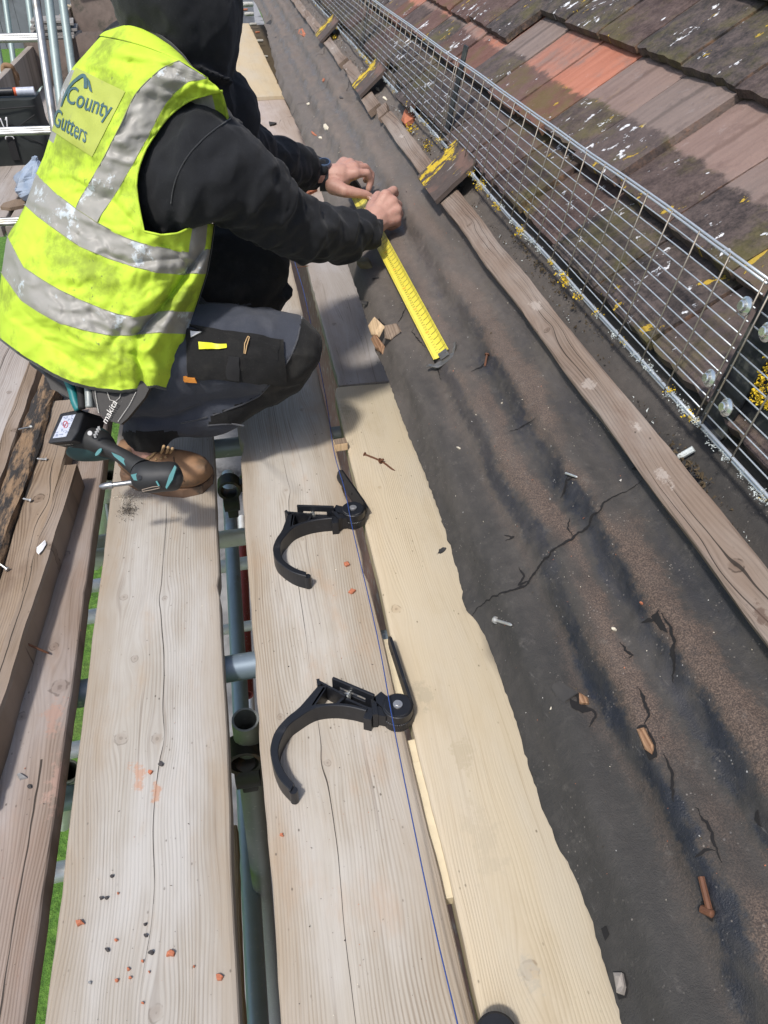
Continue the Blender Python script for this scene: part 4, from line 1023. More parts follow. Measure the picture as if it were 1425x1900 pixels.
tuft(PR(762, 240, .01), .016, [M_LICHY, M_LICHY, M_MOSS], 'yellow lichen crumbs behind the batten', 'moss_tuft', 'lichen', 2)
tuft(PR(622, 70, .01), .018, [M_MOSS, M_MOSS, M_LICHY], 'dry moss behind the far batten', 'moss_tuft', 'moss', 3, elong=6)
tuft(PR(1285, 870, .01), .012, [M_MOSS], 'dark moss crumbs by the lichen crusted nail, behind the near batten', 'moss_tuft', 'moss', 4, 60, 4)
tuft(PR(1010, 505, .01), .006, [M_MOSS], 'thin line of moss crumbs along the back of the batten', 'moss_tuft', 'moss', 5, 120, 40)
shard([(745, 225), (760, 203), (772, 205), (768, 220), (752, 232)], 0, .018, M_TERRA, 'brick_chip', 'broken red tile corner lying behind the batten under the guard', 'tile chip', 4)
# ================================================================ GUTTER BRACKETS
def plastic(name, colr, rough=0.35):
    t = NT(name); co = t.coord(); n = t.noise(co, 160.0, 3); d = t.noise(co, 30.0, 4, 0.7)
    c = t.mix(t.m('MULTIPLY', t.sm(d, 0.55, 0.75), 0.35), colr, (0.06, 0.06, 0.062))
    return t.done(c, t.m('ADD', rough, t.m('MULTIPLY', d, 0.18)), t.bump(n, 0.08, 0.0005), spec=0.5)
M_PLAS = plastic('black_plastic', (0.009, 0.010, 0.013))
_t8 = lambda zx, zy: (480 + zx / 4.453, 1220 + zy / 4.453)
BH = 0.034
_bo = P(738, 1310, BH)
def bl(zx, zy, h=BH):
    p = P(*_t8(zx, zy), h); return (p.x - _bo.x, p.y - _bo.y)
def bracket(loc, ang, arm_ang, label, arm_tilt=0.0):
    e = empty('gutter_bracket', loc, label, 'gutter bracket', 'black plastic gutter brackets on the boards', rot=(0, 0, ang))
    def arcstrip(outer, inner, h0, h1, b):
        n = 40; o = [Vector((*q, 0)) for q in outer]; i_ = [Vector((*q, 0)) for q in inner]
        o = resample(catmull(o, 6), n); i_ = resample(catmull(i_, 6), n)
        rows = []
        for a, c in zip(o, i_):
            bev = 0.0012; d = (c - a).normalized() * bev
            rows.append([(a.x, a.y, h0), (a.x, a.y, h1 - bev), (a.x + d.x, a.y + d.y, h1), (c.x - d.x, c.y - d.y, h1), (c.x, c.y, h1 - bev), (c.x, c.y, h0)])
        b.grid(rows, 0, closed=True, cap=True)
    b = MB()
    arcstrip([bl(*q) for q in ((262, 1100), (180, 1015), (130, 920), (97, 800), (100, 715), (132, 615), (205, 520), (300, 440), (420, 395), (520, 380), (640, 372), (770, 385), (900, 420))],
             [bl(*q) for q in ((292, 1040), (222, 955), (175, 850), (163, 760), (190, 665), (250, 560), (330, 497), (432, 432), (520, 404), (640, 396), (765, 410), (885, 440))], 0.0, BH, b)
    # the waist where the strap thickens into the back of the bracket
    b.prism([(*bl(*q), 0.001) for q in ((205, 522), (345, 400), (440, 290), (490, 232), (560, 232), (440, 408), (330, 480))], (0, 0, BH - 0.002))
    b.build('gutter_strap', M_PLAS, e, smooth=False)
    b = MB()
    def wall(p, q, wd, h0, h1):
        a = Vector((*bl(*p), 0)); c = Vector((*bl(*q), 0)); d = (c - a); n = Vector((-d.y, d.x, 0)).normalized() * wd / 2
        b.prism([a + n + Vector((0, 0, h0)), c + n + Vector((0, 0, h0)), c - n + Vector((0, 0, h0)), a - n + Vector((0, 0, h0))], (0, 0, h1 - h0))
    wall((492, 195), (720, 318), 0.0035, 0.0, BH + 0.001); wall((545, 245), (440, 408), 0.005, 0.002, BH - 0.001); wall((700, 318), (622, 390), 0.004, 0.0, BH - 0.004)
    wall((720, 318), (905, 400), 0.004, 0.0, BH - 0.006); wall((880, 440), (945, 455), 0.022, 0.0, BH - 0.004); wall((945, 330), (965, 470), 0.008, 0, BH)
    wall((490, 185), (500, 235), 0.005, 0.0, BH + 0.003)
    b.build('truss_back', M_PLAS, e)
    # slotted slide plate standing behind the truss
    b = MB(); a = Vector((*bl(612, 200), 0)); c = Vector((*bl(955, 345), 0)); d = (c - a).normalized(); n = Vector((-d.y, d.x, 0)); L = (c - a).length; th = 0.005
    hz0, hz1 = 0.003, BH + 0.011; zs0, zs1 = 0.020, 0.031
    rect = lambda s0, s1, z0, z1: b.box(a + d * (s0 + s1) / 2 + Vector((0, 0, (z0 + z1) / 2)), (s1 - s0, th, z1 - z0), 0, Matrix.Rotation(math.atan2(d.y, d.x), 3, 'Z'), 0.0012)
    rect(0, L, zs1, hz1); rect(0, L, hz0, zs0); rect(0, L * .16, zs0 - .001, zs1 + .001); rect(L * .80, L, zs0 - .001, zs1 + .001)
    b.build('slotted_plate', M_PLAS, e)
    b = MB(); sc = a + d * L * 0.42 + Vector((0, 0, 0.027)) - n * 0.004
    b.tube([sc + n * 0.006, sc - n * 0.004], 0.0042, 12); b.tube([sc - n * 0.004, sc - n * 0.0065], 0.0068, 14); b.tube([sc - n * 0.0065, sc - n * 0.0085], 0.0035, 6)
    b.build('screw', M_BOLT, e, smooth=True, auto=35)
    # ratchet hub
    b = MB()
    def disc(r, z0, z1, n=72, teeth=0.0):
        rows = []
        for zz, rr in ((z0, r * .96), (z0 + .001, r), (z1 - .001, r), (z1, r * .95)):
            rows.append([(math.cos(6.28318 * k / n) * (rr + (teeth if k % 2 and teeth else 0)), math.sin(6.28318 * k / n) * (rr + (teeth if k % 2 and teeth else 0)), zz) for k in range(n)])
        b.grid(rows, 0, closed=True, cap=True)
    disc(0.0245, 0.0, 0.0175, 90, 0.0007); disc(0.0240, 0.0180, 0.0355, 90); disc(0.0215, 0.0355, 0.0375, 110, 0.0008)
    wall((975, 310), (1085, 400), 0.020, 0.016, 0.034); wall((960, 420), (1060, 440), 0.016, 0.004, 0.03)
    b.build('ratchet_hub', M_PLAS, e, smooth=False)
    b = MB(); b.tube([(0, 0, 0.037), (0, 0, 0.0395)], 0.0075, 20); b.tube([(0, 0, 0.0395), (0, 0, 0.0405)], 0.0042, 6)
    b.build('bolt', simple('bolt_dull', (0.42, 0.42, 0.42), 0.35, 0.2, 150, 0.7), e, smooth=True, auto=35)
    # fixing arm
    ar = MB(); dirn = Vector((math.cos(arm_ang), math.sin(arm_ang), 0)); pn = Vector((-dirn.y, dirn.x, 0)); L = 0.150
    off = -pn * 0.0235 if arm_tilt >= 0 else -pn * 0.0235
    up = (Vector((0, 0, 1)) * math.cos(arm_tilt) + pn * math.sin(arm_tilt)); sd = dirn.cross(up)
    base = off + Vector((0, 0, 0.004))
    out = [(0.0, 0.0), (0.0, 0.026), (L * .15, 0.028), (L * .93, 0.0285), (L * .985, 0.024), (L, 0.015), (L * .985, 0.005), (L * .93, 0.001)]
    ar.prism([base + dirn * s + up * h - sd * 0.0025 for s, h in out], sd * 0.005)
    for s in (0.45, 0.78): ar.tube([base + dirn * L * s + up * 0.014 - sd * 0.0027, base + dirn * L * s + up * 0.014 + sd * 0.0028], 0.003, 10, 1)
    ar.box(base + dirn * 0.006 + pn * 0.010 + Vector((0, 0, 0.013)), (0.03, 0.022, 0.024), 0, Matrix.Rotation(arm_ang, 3, 'Z'), 0.002)
    ar.build('fixing_arm', [M_PLAS, M_BLACK], e)
    # end clip
    b = MB(); q = Vector((*bl(278, 1075), 0)); b.tube([q + Vector((0.001, -0.002, 0.002)), q + Vector((0.001, -0.002, BH - 0.004))], 0.0062, 14)
    b.box(q + Vector((-0.002, 0.006, BH / 2)), (0.005, 0.012, BH - 0.002), 0, None, 0.001)
    b.build('end_clip', M_PLAS, e, smooth=True, auto=40)
    # three raised pale ticks on the strap
    b = MB()
    for k in range(3):
        q = Vector((*bl(205 - 9 * k, 545 + 12 * k, BH), BH + 0.0002)); dd = Vector((*bl(240 - 9 * k, 575 + 12 * k, BH), BH + 0.0002)) - q
        b.box(q + dd * 0.4, (dd.length * .9, 0.0009, 0.0008), 0, Matrix.Rotation(math.atan2(dd.y, dd.x), 3, 'Z'))
    b.build('tick_marks', M_PLAS, e)
    return e
bracket((_bo.x, _bo.y, 0), 0.0, math.atan2(*(reversed((P(707, 1150, .03) - P(752, 1290, .03)).xy))), 'black gutter bracket nearest the camera, its arm along the edge of the cream board')
_b1 = P(655, 945, BH); v1 = P(585, 1062, .02) - _b1; v2 = P(545, 1480, .02) - _bo
bracket((_b1.x, _b1.y, 0), math.atan2(v1.y, v1.x) - math.atan2(v2.y, v2.x), math.atan2(*(reversed((P(600, 858, .03) - P(660, 945, .03)).xy))) - (math.atan2(v1.y, v1.x) - math.atan2(v2.y, v2.x)), 'black gutter bracket farther away, in line with the man\'s boot', -0.35)
_b3 = P(922, 1921, BH)
bracket((_b3.x, _b3.y, 0), R(95), R(-185), 'third black gutter bracket just poking in at the bottom edge')

# ================================================================ STRING LINE
M_STR = simple('blue_string', (0.02, 0.055, 0.22), 0.7, 0.3, 400)
sp = [(858, 1960, .048), (848, 1895, .05), (800, 1690, .051), (733, 1360, .052), (700, 1180, .050), (655, 985, .050), (640, 910, .045), (619, 835, .03), (604, 735, .02), (570, 570, .02), (545, 480, .02), (470, 250, .03), (448, 170, .03)]
b = MB(); pts = [P(x, y, z) for x, y, z in sp]; c = pts[0].copy()
b.tube([p - c for p in catmull(pts, 4)], 0.0009, 6)
tag(b.build('string_line', M_STR, loc=c, smooth=True), 'taut blue builder\'s string stretched along the deck over both brackets', 'string line')

# ================================================================ SMALL BITS ON THE DECK
def block(px, py, s, rot, label, top, side, z=0.0):
    e = empty('timber_block', P(px, py, z), label, 'timber block'); b = MB(); b.box((0, 0, s[2] / 2), s, 0, Matrix.Rotation(rot, 3, 'Z'), 0.0012)
    b2 = MB(); b2.box((0, 0, s[2] + 0.0006), (s[0] * .96, s[1] * .96, 0.0012), 0, Matrix.Rotation(rot, 3, 'Z'))
    b.build('block', side, e); b2.build('weathered_face', top, e)
block(632, 832, (0.030, 0.022, 0.020), 0.1, 'little timber block with a dark top on the end of the cream board', M_WOODB, M_WOODL)
nail(P(677, 843, .003), P(733, 873, .002), 0.0022, M_NAILR, 'long rusty bent nail lying on the cream board', bend=(0.004, 0.004, 0))
nail(P(706, 855, .006), P(712, 852, .012), 0.003, M_NAILR, 'rusty nail head stump caught on the long bent nail')
for k, (x, y, s, m, lab) in enumerate([
        (643, 1048, 7, 0, 'small red chip just right of the upper bracket'), (653, 1098, 8, 0, 'red chip below the upper bracket, beside the string'),
        (148, 1713, 10, 0, 'flat red chip nearest the left edge of the pale board'), (317, 1770, 11, 0, 'largest square red chip near the bottom of the pale board'),
        (282, 1768, 8, 2, 'sooty black chip touching the largest red chip'), (407, 1813, 9, 0, 'bright red chip near the right edge of the pale board'),
        (216, 1800 - 55, 4, 0, 'tiny red chip on the left middle of the pale board'), (270, 1716, 5, 2, 'upper of two black chips on the long crack'),
        (270, 1737, 5, 2, 'lower of two black chips on the long crack'), (199, 1763, 6, 2, 'slim black flake left of the crack'),
        (239, 1799, 5, 0, 'round red crumb left of the crack near the bottom'), (217, 1820, 5, 0, 'round red crumb below and left of its neighbour'),
        (242, 1815, 4, 0, 'red crumb below the round one'), (264, 1784, 4, 0, 'red crumb on the crack'), (167, 1824, 4, 1, 'grey brown crumb at the lower left of the pale board'),
        (266, 1862, 4, 0, 'red crumb on the crack near the bottom edge'), (208, 1626, 5, 2, 'black flake high on the pale board'), (188, 1667, 5, 2, 'left one of a pair of black flakes'),
        (198, 1667, 5, 2, 'right one of a pair of black flakes'), (219, 1658, 3, 0, 'tiny red crumb above the pair of black flakes'), (299, 1418, 6, 2, 'dark chip by the red stain'),
        (279, 1433, 6, 0, 'red chip on the crack by the red stain'), (522, 1550, 5, 0, 'tiny red chip on the left of the ribbed board'), (40, 1442, 11, 1, 'grey stone on the brown board'),
        (55, 1460, 5, 2, 'dark crumb beside the grey stone'), (8, 888, 12, 0, 'orange chip under the rotten timber'), (277, 1804, 3, 0, 'small red crumb right of the crack'), (360, 1794, 3, 0, 'lone red speck right of the big chips')]):
    rnd = random.Random(k); pts = []; s *= .9
    for i in range(7):
        a = 6.283 * i / 7 + rnd.uniform(-.3, .3); q = s * rnd.uniform(.5, 1.15); pts.append((x + math.cos(a) * q, y + math.sin(a) * q * 0.85))
    shard(pts, 0.0005, 0.0025 + s * 0.00045, (M_TERRA, simple('grey_stone', (0.25, 0.25, 0.25), .9, .4, 80), M_SOOT)[m], 'brick_chip', lab, 'chip', k, 'brick and tile chips scattered on the boards', deck=True)
# sawdust and swarf pile
def pile(name, px, py, rx, ry, n, mats, label, seed, s=(.0007, .002)):
    rnd = random.Random(seed); b = MB(); c = P(px, py, 0.001)
    for i in range(n):
        x = rnd.gauss(0, rx); y = rnd.gauss(0, ry); q = rnd.uniform(*s); z = 0.001 + abs(rnd.gauss(0, .0012))
        ix = [b.vert(Vector((x, y, z)) + Vector((rnd.uniform(-1, 1), rnd.uniform(-1, 1), rnd.uniform(-.6, .8))) * q) for _ in range(4)]
        m = rnd.randrange(len(mats))
        for f in ((0, 1, 2), (0, 2, 3), (0, 3, 1), (1, 2, 3)): b.face([ix[k] for k in f], m)
    return tag(b.build(name, mats, loc=c, fix=False), label, 'sawdust', kind='stuff')
M_DUST = simple('pale_sawdust', (0.62, 0.56, 0.44), .9, .3, 300); M_SWARF = simple('dark_swarf', (0.045, 0.04, 0.035), .9, .4, 300)
pile('sawdust', 240, 921, .016, .008, 260, [M_DUST, M_DUST, M_TAN], 'pale sawdust crumbs on the board below the drill', 5)
pile('dark_dust', 238, 945, .010, .016, 420, [M_SWARF, M_SWARF, M_MOSS], 'dark dust pile on the board below the drill', 6)

# nails and bits on the felt
nail(on_felt(915, 1146, .003), on_felt(953, 1163, .003), .0021, M_NAILG, 'bright galvanised clout nail lying on the felt beside the cream board')
nail(on_felt(1054, 884, .005), on_felt(1076, 892, .003), .0016, M_NAILG, 'pale nail lifting the felt at the short split', head=False)
nail(on_felt(1290, 838, .014), on_felt(1258, 852, .008), .0040, M_LICHG, 'lichen crusted white nail between the batten and the guard', head=False)
nail(on_felt(1302, 1628, .004), on_felt(1318, 1700, .004), .0030, M_NAILR, 'thick rusty bent nail stuck in the felt at the lower right', head=False)
nail(on_felt(1300, 1685, .005), on_felt(1324, 1697, .005), .0036, M_NAILR, 'stubby rusty head crossing the thick bent nail', head=False)
nail(on_felt(905, 660, .005), on_felt(898, 678, .001), .0018, M_NAILR, 'small rusty nail in the felt above the tape hook')
nail(P(548, 497, .002), P(574, 493, .002), .0014, M_NAILR, 'thin rusty nail on the grey board under the man\'s forearm', head=False)
rn = random.Random(90)
for k, (x, y, m, s) in enumerate([(1139, 1166, M_DUST, 6), (1190, 1119, M_TERRA, 3.5), (571, 192, M_DUST, 5), (604, 236, M_DUST, 6), (560, 62, M_TERRA, 8), (592, 252, M_DUST, 4), (580, 245, M_TERRA, 4), (690, 118, M_DUST, 4), (700, 165, M_DUST, 5), (714, 182, M_DUST, 4), (601, 150, M_TERRA, 4), (850, 830, M_DUST, 3), (635, 185, M_SOOT, 4), (612, 60, M_SOOT, 5)]):
    pts = [(x + math.cos(i * 1.05) * s * rn.uniform(.5, 1.1), y + math.sin(i * 1.05) * s * .8 * rn.uniform(.5, 1.1)) for i in range(6)]
    shard(pts, 0, .004, m, 'debris_bit', ['white bit of plastic in the middle of the felt', 'orange crumb on the felt by the torn hole', 'white crumb on the felt above the watch', 'larger pale chip on the felt above the watch', 'red brick bit on the far felt', 'pale crumb beside the larger pale chip', 'red crumb by the larger pale chip', 'pale crumb below the middle tile piece', 'white pebble in the trough behind the batten', 'second white pebble in the trough behind the batten', 'red speck on the felt below the batten stub', 'white speck by the bleached patch of felt', 'dark flake on the far felt', 'sooty flake on the far felt'][k], 'debris', k, 'crumbs and chips scattered on the felt')
def felt_curl(px, py, s, a, label):
    b = MB(); c = on_felt(px, py, .002); rows = []
    for i in range(6):
        v = i / 5; rows.append([RWV * (math.cos(a) * s * (u - .5) * (1 - v * .4) - math.sin(a) * s * v) + Vector((0, math.sin(a) * s * (u - .5) * (1 - v * .4) + math.cos(a) * s * v, 0)) + RHV * (0.007 * v * v + .002 * math.sin(u * 5)) for u in (0, .33, .66, 1)])
    b.grid(rows); b.grid([[q - RHV * 0.0015 for q in r] for r in rows])
    tag(b.build('felt_flake', M_LIP, loc=c, smooth=True, fix=False), label, 'felt flake', 'curled flakes of felt')
felt_curl(700, 512, .012, 1.9, 'small curled felt flake by the mossy offcut'); felt_curl(682, 560, .014, .9, 'curled felt flake near the torn corner')
felt_curl(1056, 1296, .022, .3, 'folded felt flap in the torn hole'); felt_curl(812, 1008, .014, 2.6, 'felt flake hanging at the torn edge over the cream board')
b = MB(); pts = [P(404 + q[0] / 5.48, q[1] / 5.48, .004) for q in ((520, 1250), (560, 1256), (600, 1262), (575, 1275), (530, 1285))]
c = pts[0].copy(); b.prism([p - c for p in pts], (0, 0, .008))
tag(b.build('rubber_scrap', M_LIP, loc=c), 'dark scrap of rubber on the brown far board', 'scrap')
b = MB(); pts = [P(430 - 400 + 400 + q[0], q[1], .01) for q in ((0, 130), (6, 150), (14, 200), (20, 222))]
tag(empty('black_cable', P(425, 130, 0.004), 'black cable hanging down beside the hood', 'cable'))
b.tube([p - Vector(P(425, 130, 0.004)) for p in catmull([P(424, 132, .008), P(430, 165, .006), P(436, 195, .006), P(444, 225, .006), P(455, 260, .006)], 5)], .004, 8)
b.build('cable', M_PLAS, bpy.data.objects['black_cable'])
# rubble seen between the far boards and the felt
M_RUB = simple('rubble', (0.42, 0.41, 0.38), .9, .4, 25, dirt=(0.2, 0.18, 0.15), dscale=9)
for k, (x, y, s, m, lab) in enumerate([(460, 8, 22, 0, 'pale plastic pipe end lying in the far gap by the felt'), (463, 26, 18, 0, 'second pale pipe in the far gap'), (455, 18, 10, 1, 'red brick bit between the pale pipes'), (470, 45, 14, 0, 'pale lump in the gap above the cream board'), (482, 76, 15, 0, 'white lump below the pale one in the far gap'), (492, 105, 12, 0, 'white stone beside the far cream board'), (478, 60, 9, 1, 'brick bit in the gap by the felt')]):
    c = P(x, y, -0.05); b = MB(); rr = .00022 * s * (c - CAM).length * .5
    b.tube([Vector((-rr * 2.6, -rr * .3, 0)), Vector((-rr * 1.5, 0, 0)), Vector((rr * 2, rr * .3, 0)), Vector((rr * 2.4, rr * .3, 0))], [rr * .8, rr, rr * .95, rr * .7], 9)
    tag(b.build('rubble_piece', (M_RUB, M_TERRA)[m], loc=c, smooth=True), lab, 'rubble', 'rubble in the gap between far boards and felt')
sheet('rubble_bed', 0.28, 0.47, 2.5, 9.0, -0.09, M_MOSS)

# fine grit trodden over the boards and washed into the folds of the felt
def grit(name, pts, mats, label, seed, s):
    rnd = random.Random(seed); b = MB(); c = pts[0][0]
    for p, up in pts:
        q = rnd.uniform(*s) * (2.2 if rnd.random() < .06 else 1)
        ix = [b.vert(p - c + up * q * .4 + Vector((rnd.uniform(-1, 1), rnd.uniform(-1, 1), rnd.uniform(-1, 1))).normalized() * q) for _ in range(4)]; m = rnd.randrange(len(mats))
        for f in ((0, 1, 2), (0, 2, 3), (0, 3, 1), (1, 2, 3)): b.face([ix[k] for k in f], m)
    return tag(b.build(name, mats, loc=c, fix=False), label, 'grit', kind='stuff')
rg = random.Random(77); UPZ = Vector((0, 0, 1))
pl = []
for i in range(900):
    x = rg.choice((-.228, .055, .055, -.46)) + rg.gauss(0, .055); y = rg.uniform(.3, 2.0) if i % 3 else abs(rg.gauss(.35, .25)) + .3
    if min(abs(x + .228), abs(x - .055), abs(x + .46)) < .10: pl.append((Vector((x, y, .0012)), UPZ))
grit('board_grit', pl, [M_SWARF, M_SWARF, M_TERRA, M_MOSS, M_DUST], 'fine dark and red grit scattered over the near boards', 7, (.0004, .0011))
pl = []
for i in range(1500):
    y = rg.uniform(.25, 3.6); w = edge_w(y) + rg.uniform(.008, .2) if i % 2 else rg.choice((.112, .186, .222, .258)) + rg.gauss(0, .012)
    pl.append((RF(w, y, felt_top(w, y) + .0004), RHV))
grit('felt_grit', pl, [M_SWARF, M_MOSS, M_DUST, M_RUB, M_TERRA, M_MOSS], 'fine grit and crumbs lying in the folds of the felt', 8, (.0004, .0012))
pl = []
for i in range(700):
    y = rg.uniform(.3, 5.0); w = .314 + abs(rg.gauss(0, .009)); pl.append((RF(w, y, felt_h(w, y) + .002), RHV))
grit('gutter_crumbs', pl, [M_MOSS, M_MOSS, M_SWARF, M_LICHG], 'dry moss crumbs lying along the back of the battens', 9, (.0008, .0026))

# ================================================================ TAPE MEASURE
M_TAPE = None
def tape_mat():
    t = NT('tape_yellow'); co = t.coord(); x, y, z = t.sep(co)
    n = t.noise(co, 80.0, 3)
    c = t.mix(n, (0.66, 0.56, 0.05), (0.76, 0.66, 0.10))
    def ticks(per, wfrac, x0, x1):
        f = t.m('FRACT', t.m('DIVIDE', y, per)); k = t.m('LESS_THAN', f, wfrac)
        return t.m('MULTIPLY', k, t.m('MULTIPLY', t.m('GREATER_THAN', x, x0), t.m('LESS_THAN', x, x1)))
    m = t.m('MAXIMUM', ticks(.004, .33, .0105, .0155), ticks(.02, .12, .0, .0155))
    m2 = ticks(.004, .3, -.0155, -.013)
    c = t.mix(t.m('MULTIPLY', t.m('MAXIMUM', m, m2), .85), c, (0.03, 0.028, 0.02))
    sc = t.m('MULTIPLY', t.sm(t.noise(t.comb(t.m('MULTIPLY', x, 500.0), t.m('MULTIPLY', y, 60.0), 0.0), 1.0, 3), .58, .66), 0.25)
    c = t.mix(sc, c, (0.5, 0.45, 0.15))
    return t.done(c, 0.32, None, spec=0.5)
M_TAPE = tape_mat()
t0, t1 = PR(820, 660, .006), PR(666, 366, .012)
tp0 = RF(*t0, felt_h(*t0) + .004); tp1 = RF(*t1, felt_h(*t1) + .026)
tape = empty('tape_measure', tp0, 'steel tape measure, yellow blade pulled out along the felt under the man\'s hands', 'tape measure')
dv = (tp1 - tp0); TLn = dv.length; dy_ = dv.normalized(); dx_ = dy_.cross(RHV).normalized(); dz_ = dx_.cross(dy_)
TM = Matrix(((dx_.x, dy_.x, dz_.x), (dx_.y, dy_.y, dz_.y), (dx_.z, dy_.z, dz_.z)))
b = MB(); n = 90; rows = []
for i in range(n + 1):
    v = i / n; r = []
    for k in range(9):
        u = (k / 8 - .5) * 2; r.append((u * .0165, v * TLn, .0035 * u * u + .0015 * math.sin(v * 5)))
    rows.append(r)
b.grid(rows); b.grid([[(q[0], q[1], q[2] - .0004) for q in r] for r in rows])
blade = b.build('blade', M_TAPE, tape, smooth=True, rot=TM.to_euler(), fix=False)
# printed numbers: raised a hair over the blade
M_INK = simple('tape_ink', (0.02, 0.018, 0.015), .6); M_INKR = simple('tape_ink_red', (0.62, 0.07, 0.03), .6)
def text_mesh(s, size, mat, name, thick=0.0, shear=0.0, bold=0.0):
    cu = bpy.data.curves.new(name, 'FONT'); cu.body = s; cu.size = size; cu.align_x = 'CENTER'; cu.align_y = 'CENTER'; cu.extrude = thick; cu.shear = shear; cu.offset = bold; cu.resolution_u = 3
    to = bpy.data.objects.new(name, cu); col.objects.link(to)
    dg = bpy.context.evaluated_depsgraph_get(); dg.update()
    me = bpy.data.meshes.new_from_object(to.evaluated_get(dg)); me.materials.clear(); me.materials.append(mat)
    bpy.data.objects.remove(to); bpy.data.curves.remove(cu)
    return me
ib = MB(); rb = MB()
for k in range(1, int(TLn * 100)):
    red = (k % 10 == 0)
    me = text_mesh(str(k) if not red else str(k), .0080 if not red else .010, M_INK, 'num')
    tgt = ib; base = len(tgt.v)
    for v in me.vertices:
        x, y = v.co.x, v.co.y; X = -.004 + y * 1.0; Y = k * .01 - .0035 - x * .62
        tgt.v.append(Vector((X, Y, .0035 * (X / .0165) ** 2 + .0015 * math.sin(Y / TLn * 5) + .0003)))
    for p in me.polygons: tgt.face([base + i for i in p.vertices], 1 if red else 0)
    bpy.data.meshes.remove(me)
o = ib.build('lettering', [M_INK, M_INKR], tape, rot=TM.to_euler(), fix=False)
# hook: shaped steel plate with two ears
M_HOOK = simple('hook_steel', (0.24, 0.23, 0.21), .35, .3, 120, .7)
b = MB()
hk = [(-.030, .004), (-.024, .001), (-.020, -.004), (-.015, -.009), (-.006, -.011), (.006, -.010), (.014, -.008), (.019, -.002), (.026, .004), (.030, .014), (.026, .016), (.022, .006), (.016, .001), (.012, .002), (-.012, .002), (-.018, .004), (-.024, .008), (-.029, .008)]
b.prism([(x * 1.15, y * 1.25 - .012, -.002 + (.004 if abs(x) > .02 else 0)) for x, y in hk], (0, 0, .0014))
b.box((0.004, -.002, .0022), (.018, .022, .0012), 0, None, .0004)
for x in (-.002, .010): b.tube([(x, -.002, .0025), (x, -.002, .0042)], .0026, 10)
b.build('hook', M_HOOK, tape, rot=TM.to_euler())
b = MB(); b.box((0, TLn + .045, .006), (.040, .066, .046), 0, None, .012)
b.build('case', M_PLAS, tape, rot=TM.to_euler(), smooth=True, auto=50)

# ================================================================ LADDER through the hatch
M_ALU = simple('aluminium', (0.40, 0.40, 0.39), .38, .25, 18, .75, dirt=(0.24, 0.23, 0.20), dscale=14)
rr = [(101, 241, 2.30), (58 + 8, 55, 2.25), (118, 418, 2.35)]
ra, rbp, rc = [PD(*q) for q in rr]
ld = (rbp - rc); lu = ld.normalized()
ladder = empty('ladder', ra + lu * -0.5, 'aluminium ladder rising through the hatch at the left, rung in front of the tool bag', 'ladder')
o0 = ladder.location
foot = ra - lu * 1.9; topp = ra + lu * 1.3
side = Vector((-1, 0.02, 0)); side = (side - lu * side.dot(lu)).normalized()
for k, off in enumerate((0.0, 0.42)):
    b = MB(); b.tube([foot + side * off - o0, topp + side * off - o0], .0125, 14)
    b.build('stile', M_ALU, ladder, smooth=True, auto=50)
for k in range(-6, 5):
    c = ra + lu * (.2525 * k); b = MB()
    for q in (-.006, .0, .006):
        b.tube([c + side * 0.0 + lu * q - o0, c + side * .42 + lu * q - o0], .0068, 8)
    b.build('rung', M_ALU, ladder, smooth=True, auto=60)

# far guard rail uprights beyond the toe board
M_PALEG = galv('galvanised_green', (0.27, 0.33, 0.32), .7)
for k, (a, c, t, r, lab) in enumerate([((97, 55), (86, -40), 4.2, .0242, 'pale green upright tube just beyond the toe board, nearest the ladder'), ((68, 110), (44, -60), 6.0, .0242, 'thin pale upright seen between the ladder rungs and the toe board'),
                                       ((30, 150), (4, -40), 6.8, .0242, 'pale tube slanting past the ladder in front of the far garden'), ((119, 22), (112, -30), 4.6, .0242, 'short view of a pale upright where the rope is tied'), ((6, 160), (-12, 60), 4.5, .0242, 'grey upright tube at the left edge of the picture')]):
    p0, p1 = PD(*a, t), PD(*c, t); d = p1 - p0
    tube_thing(p0 - d * 3.0, p1 + d * 0.5, M_PALEG, lab, r, 'upright tubes beyond the toe board')
# rope lashings on the toe board
M_ROPE = simple('sun_bleached_rope', (0.42, 0.36, 0.26), .9, .4, 200); M_ROPEB = simple('brown_rope', (0.22, 0.13, 0.07), .9, .4, 200)
for k, (x, y, m, lab) in enumerate([(22, 152, M_ROPEB, 'brown strap lashed over the toe board at the left edge'), (104, 48, M_ROPE, 'pale rope loop over the toe board beside the green upright'), (128, 20, M_ROPE, 'farther pale rope loop over the toe board')]):
    r = ray(x, y); t = (-1.165 - CAM.x) / r.x; c = CAM + r * t; c.z = .20
    b = MB(); b.tube(catmull([Vector((.024, 0, -.07)), Vector((.022, .01, .0)), Vector((.015, .0, .028)), Vector((-.02, .01, .03)), Vector((-.03, 0, 0)), Vector((-.03, .0, -.08))], 5), .009 if m is M_ROPE else .014, 8)
    b.tube([Vector((.02, .02, .01)), Vector((.03, .05, -.02)), Vector((.025, .06, -.05))], .008, 7)
    tag(b.build('rope_lashing', m, loc=c, smooth=True), lab, 'rope', 'rope lashings over the toe board')

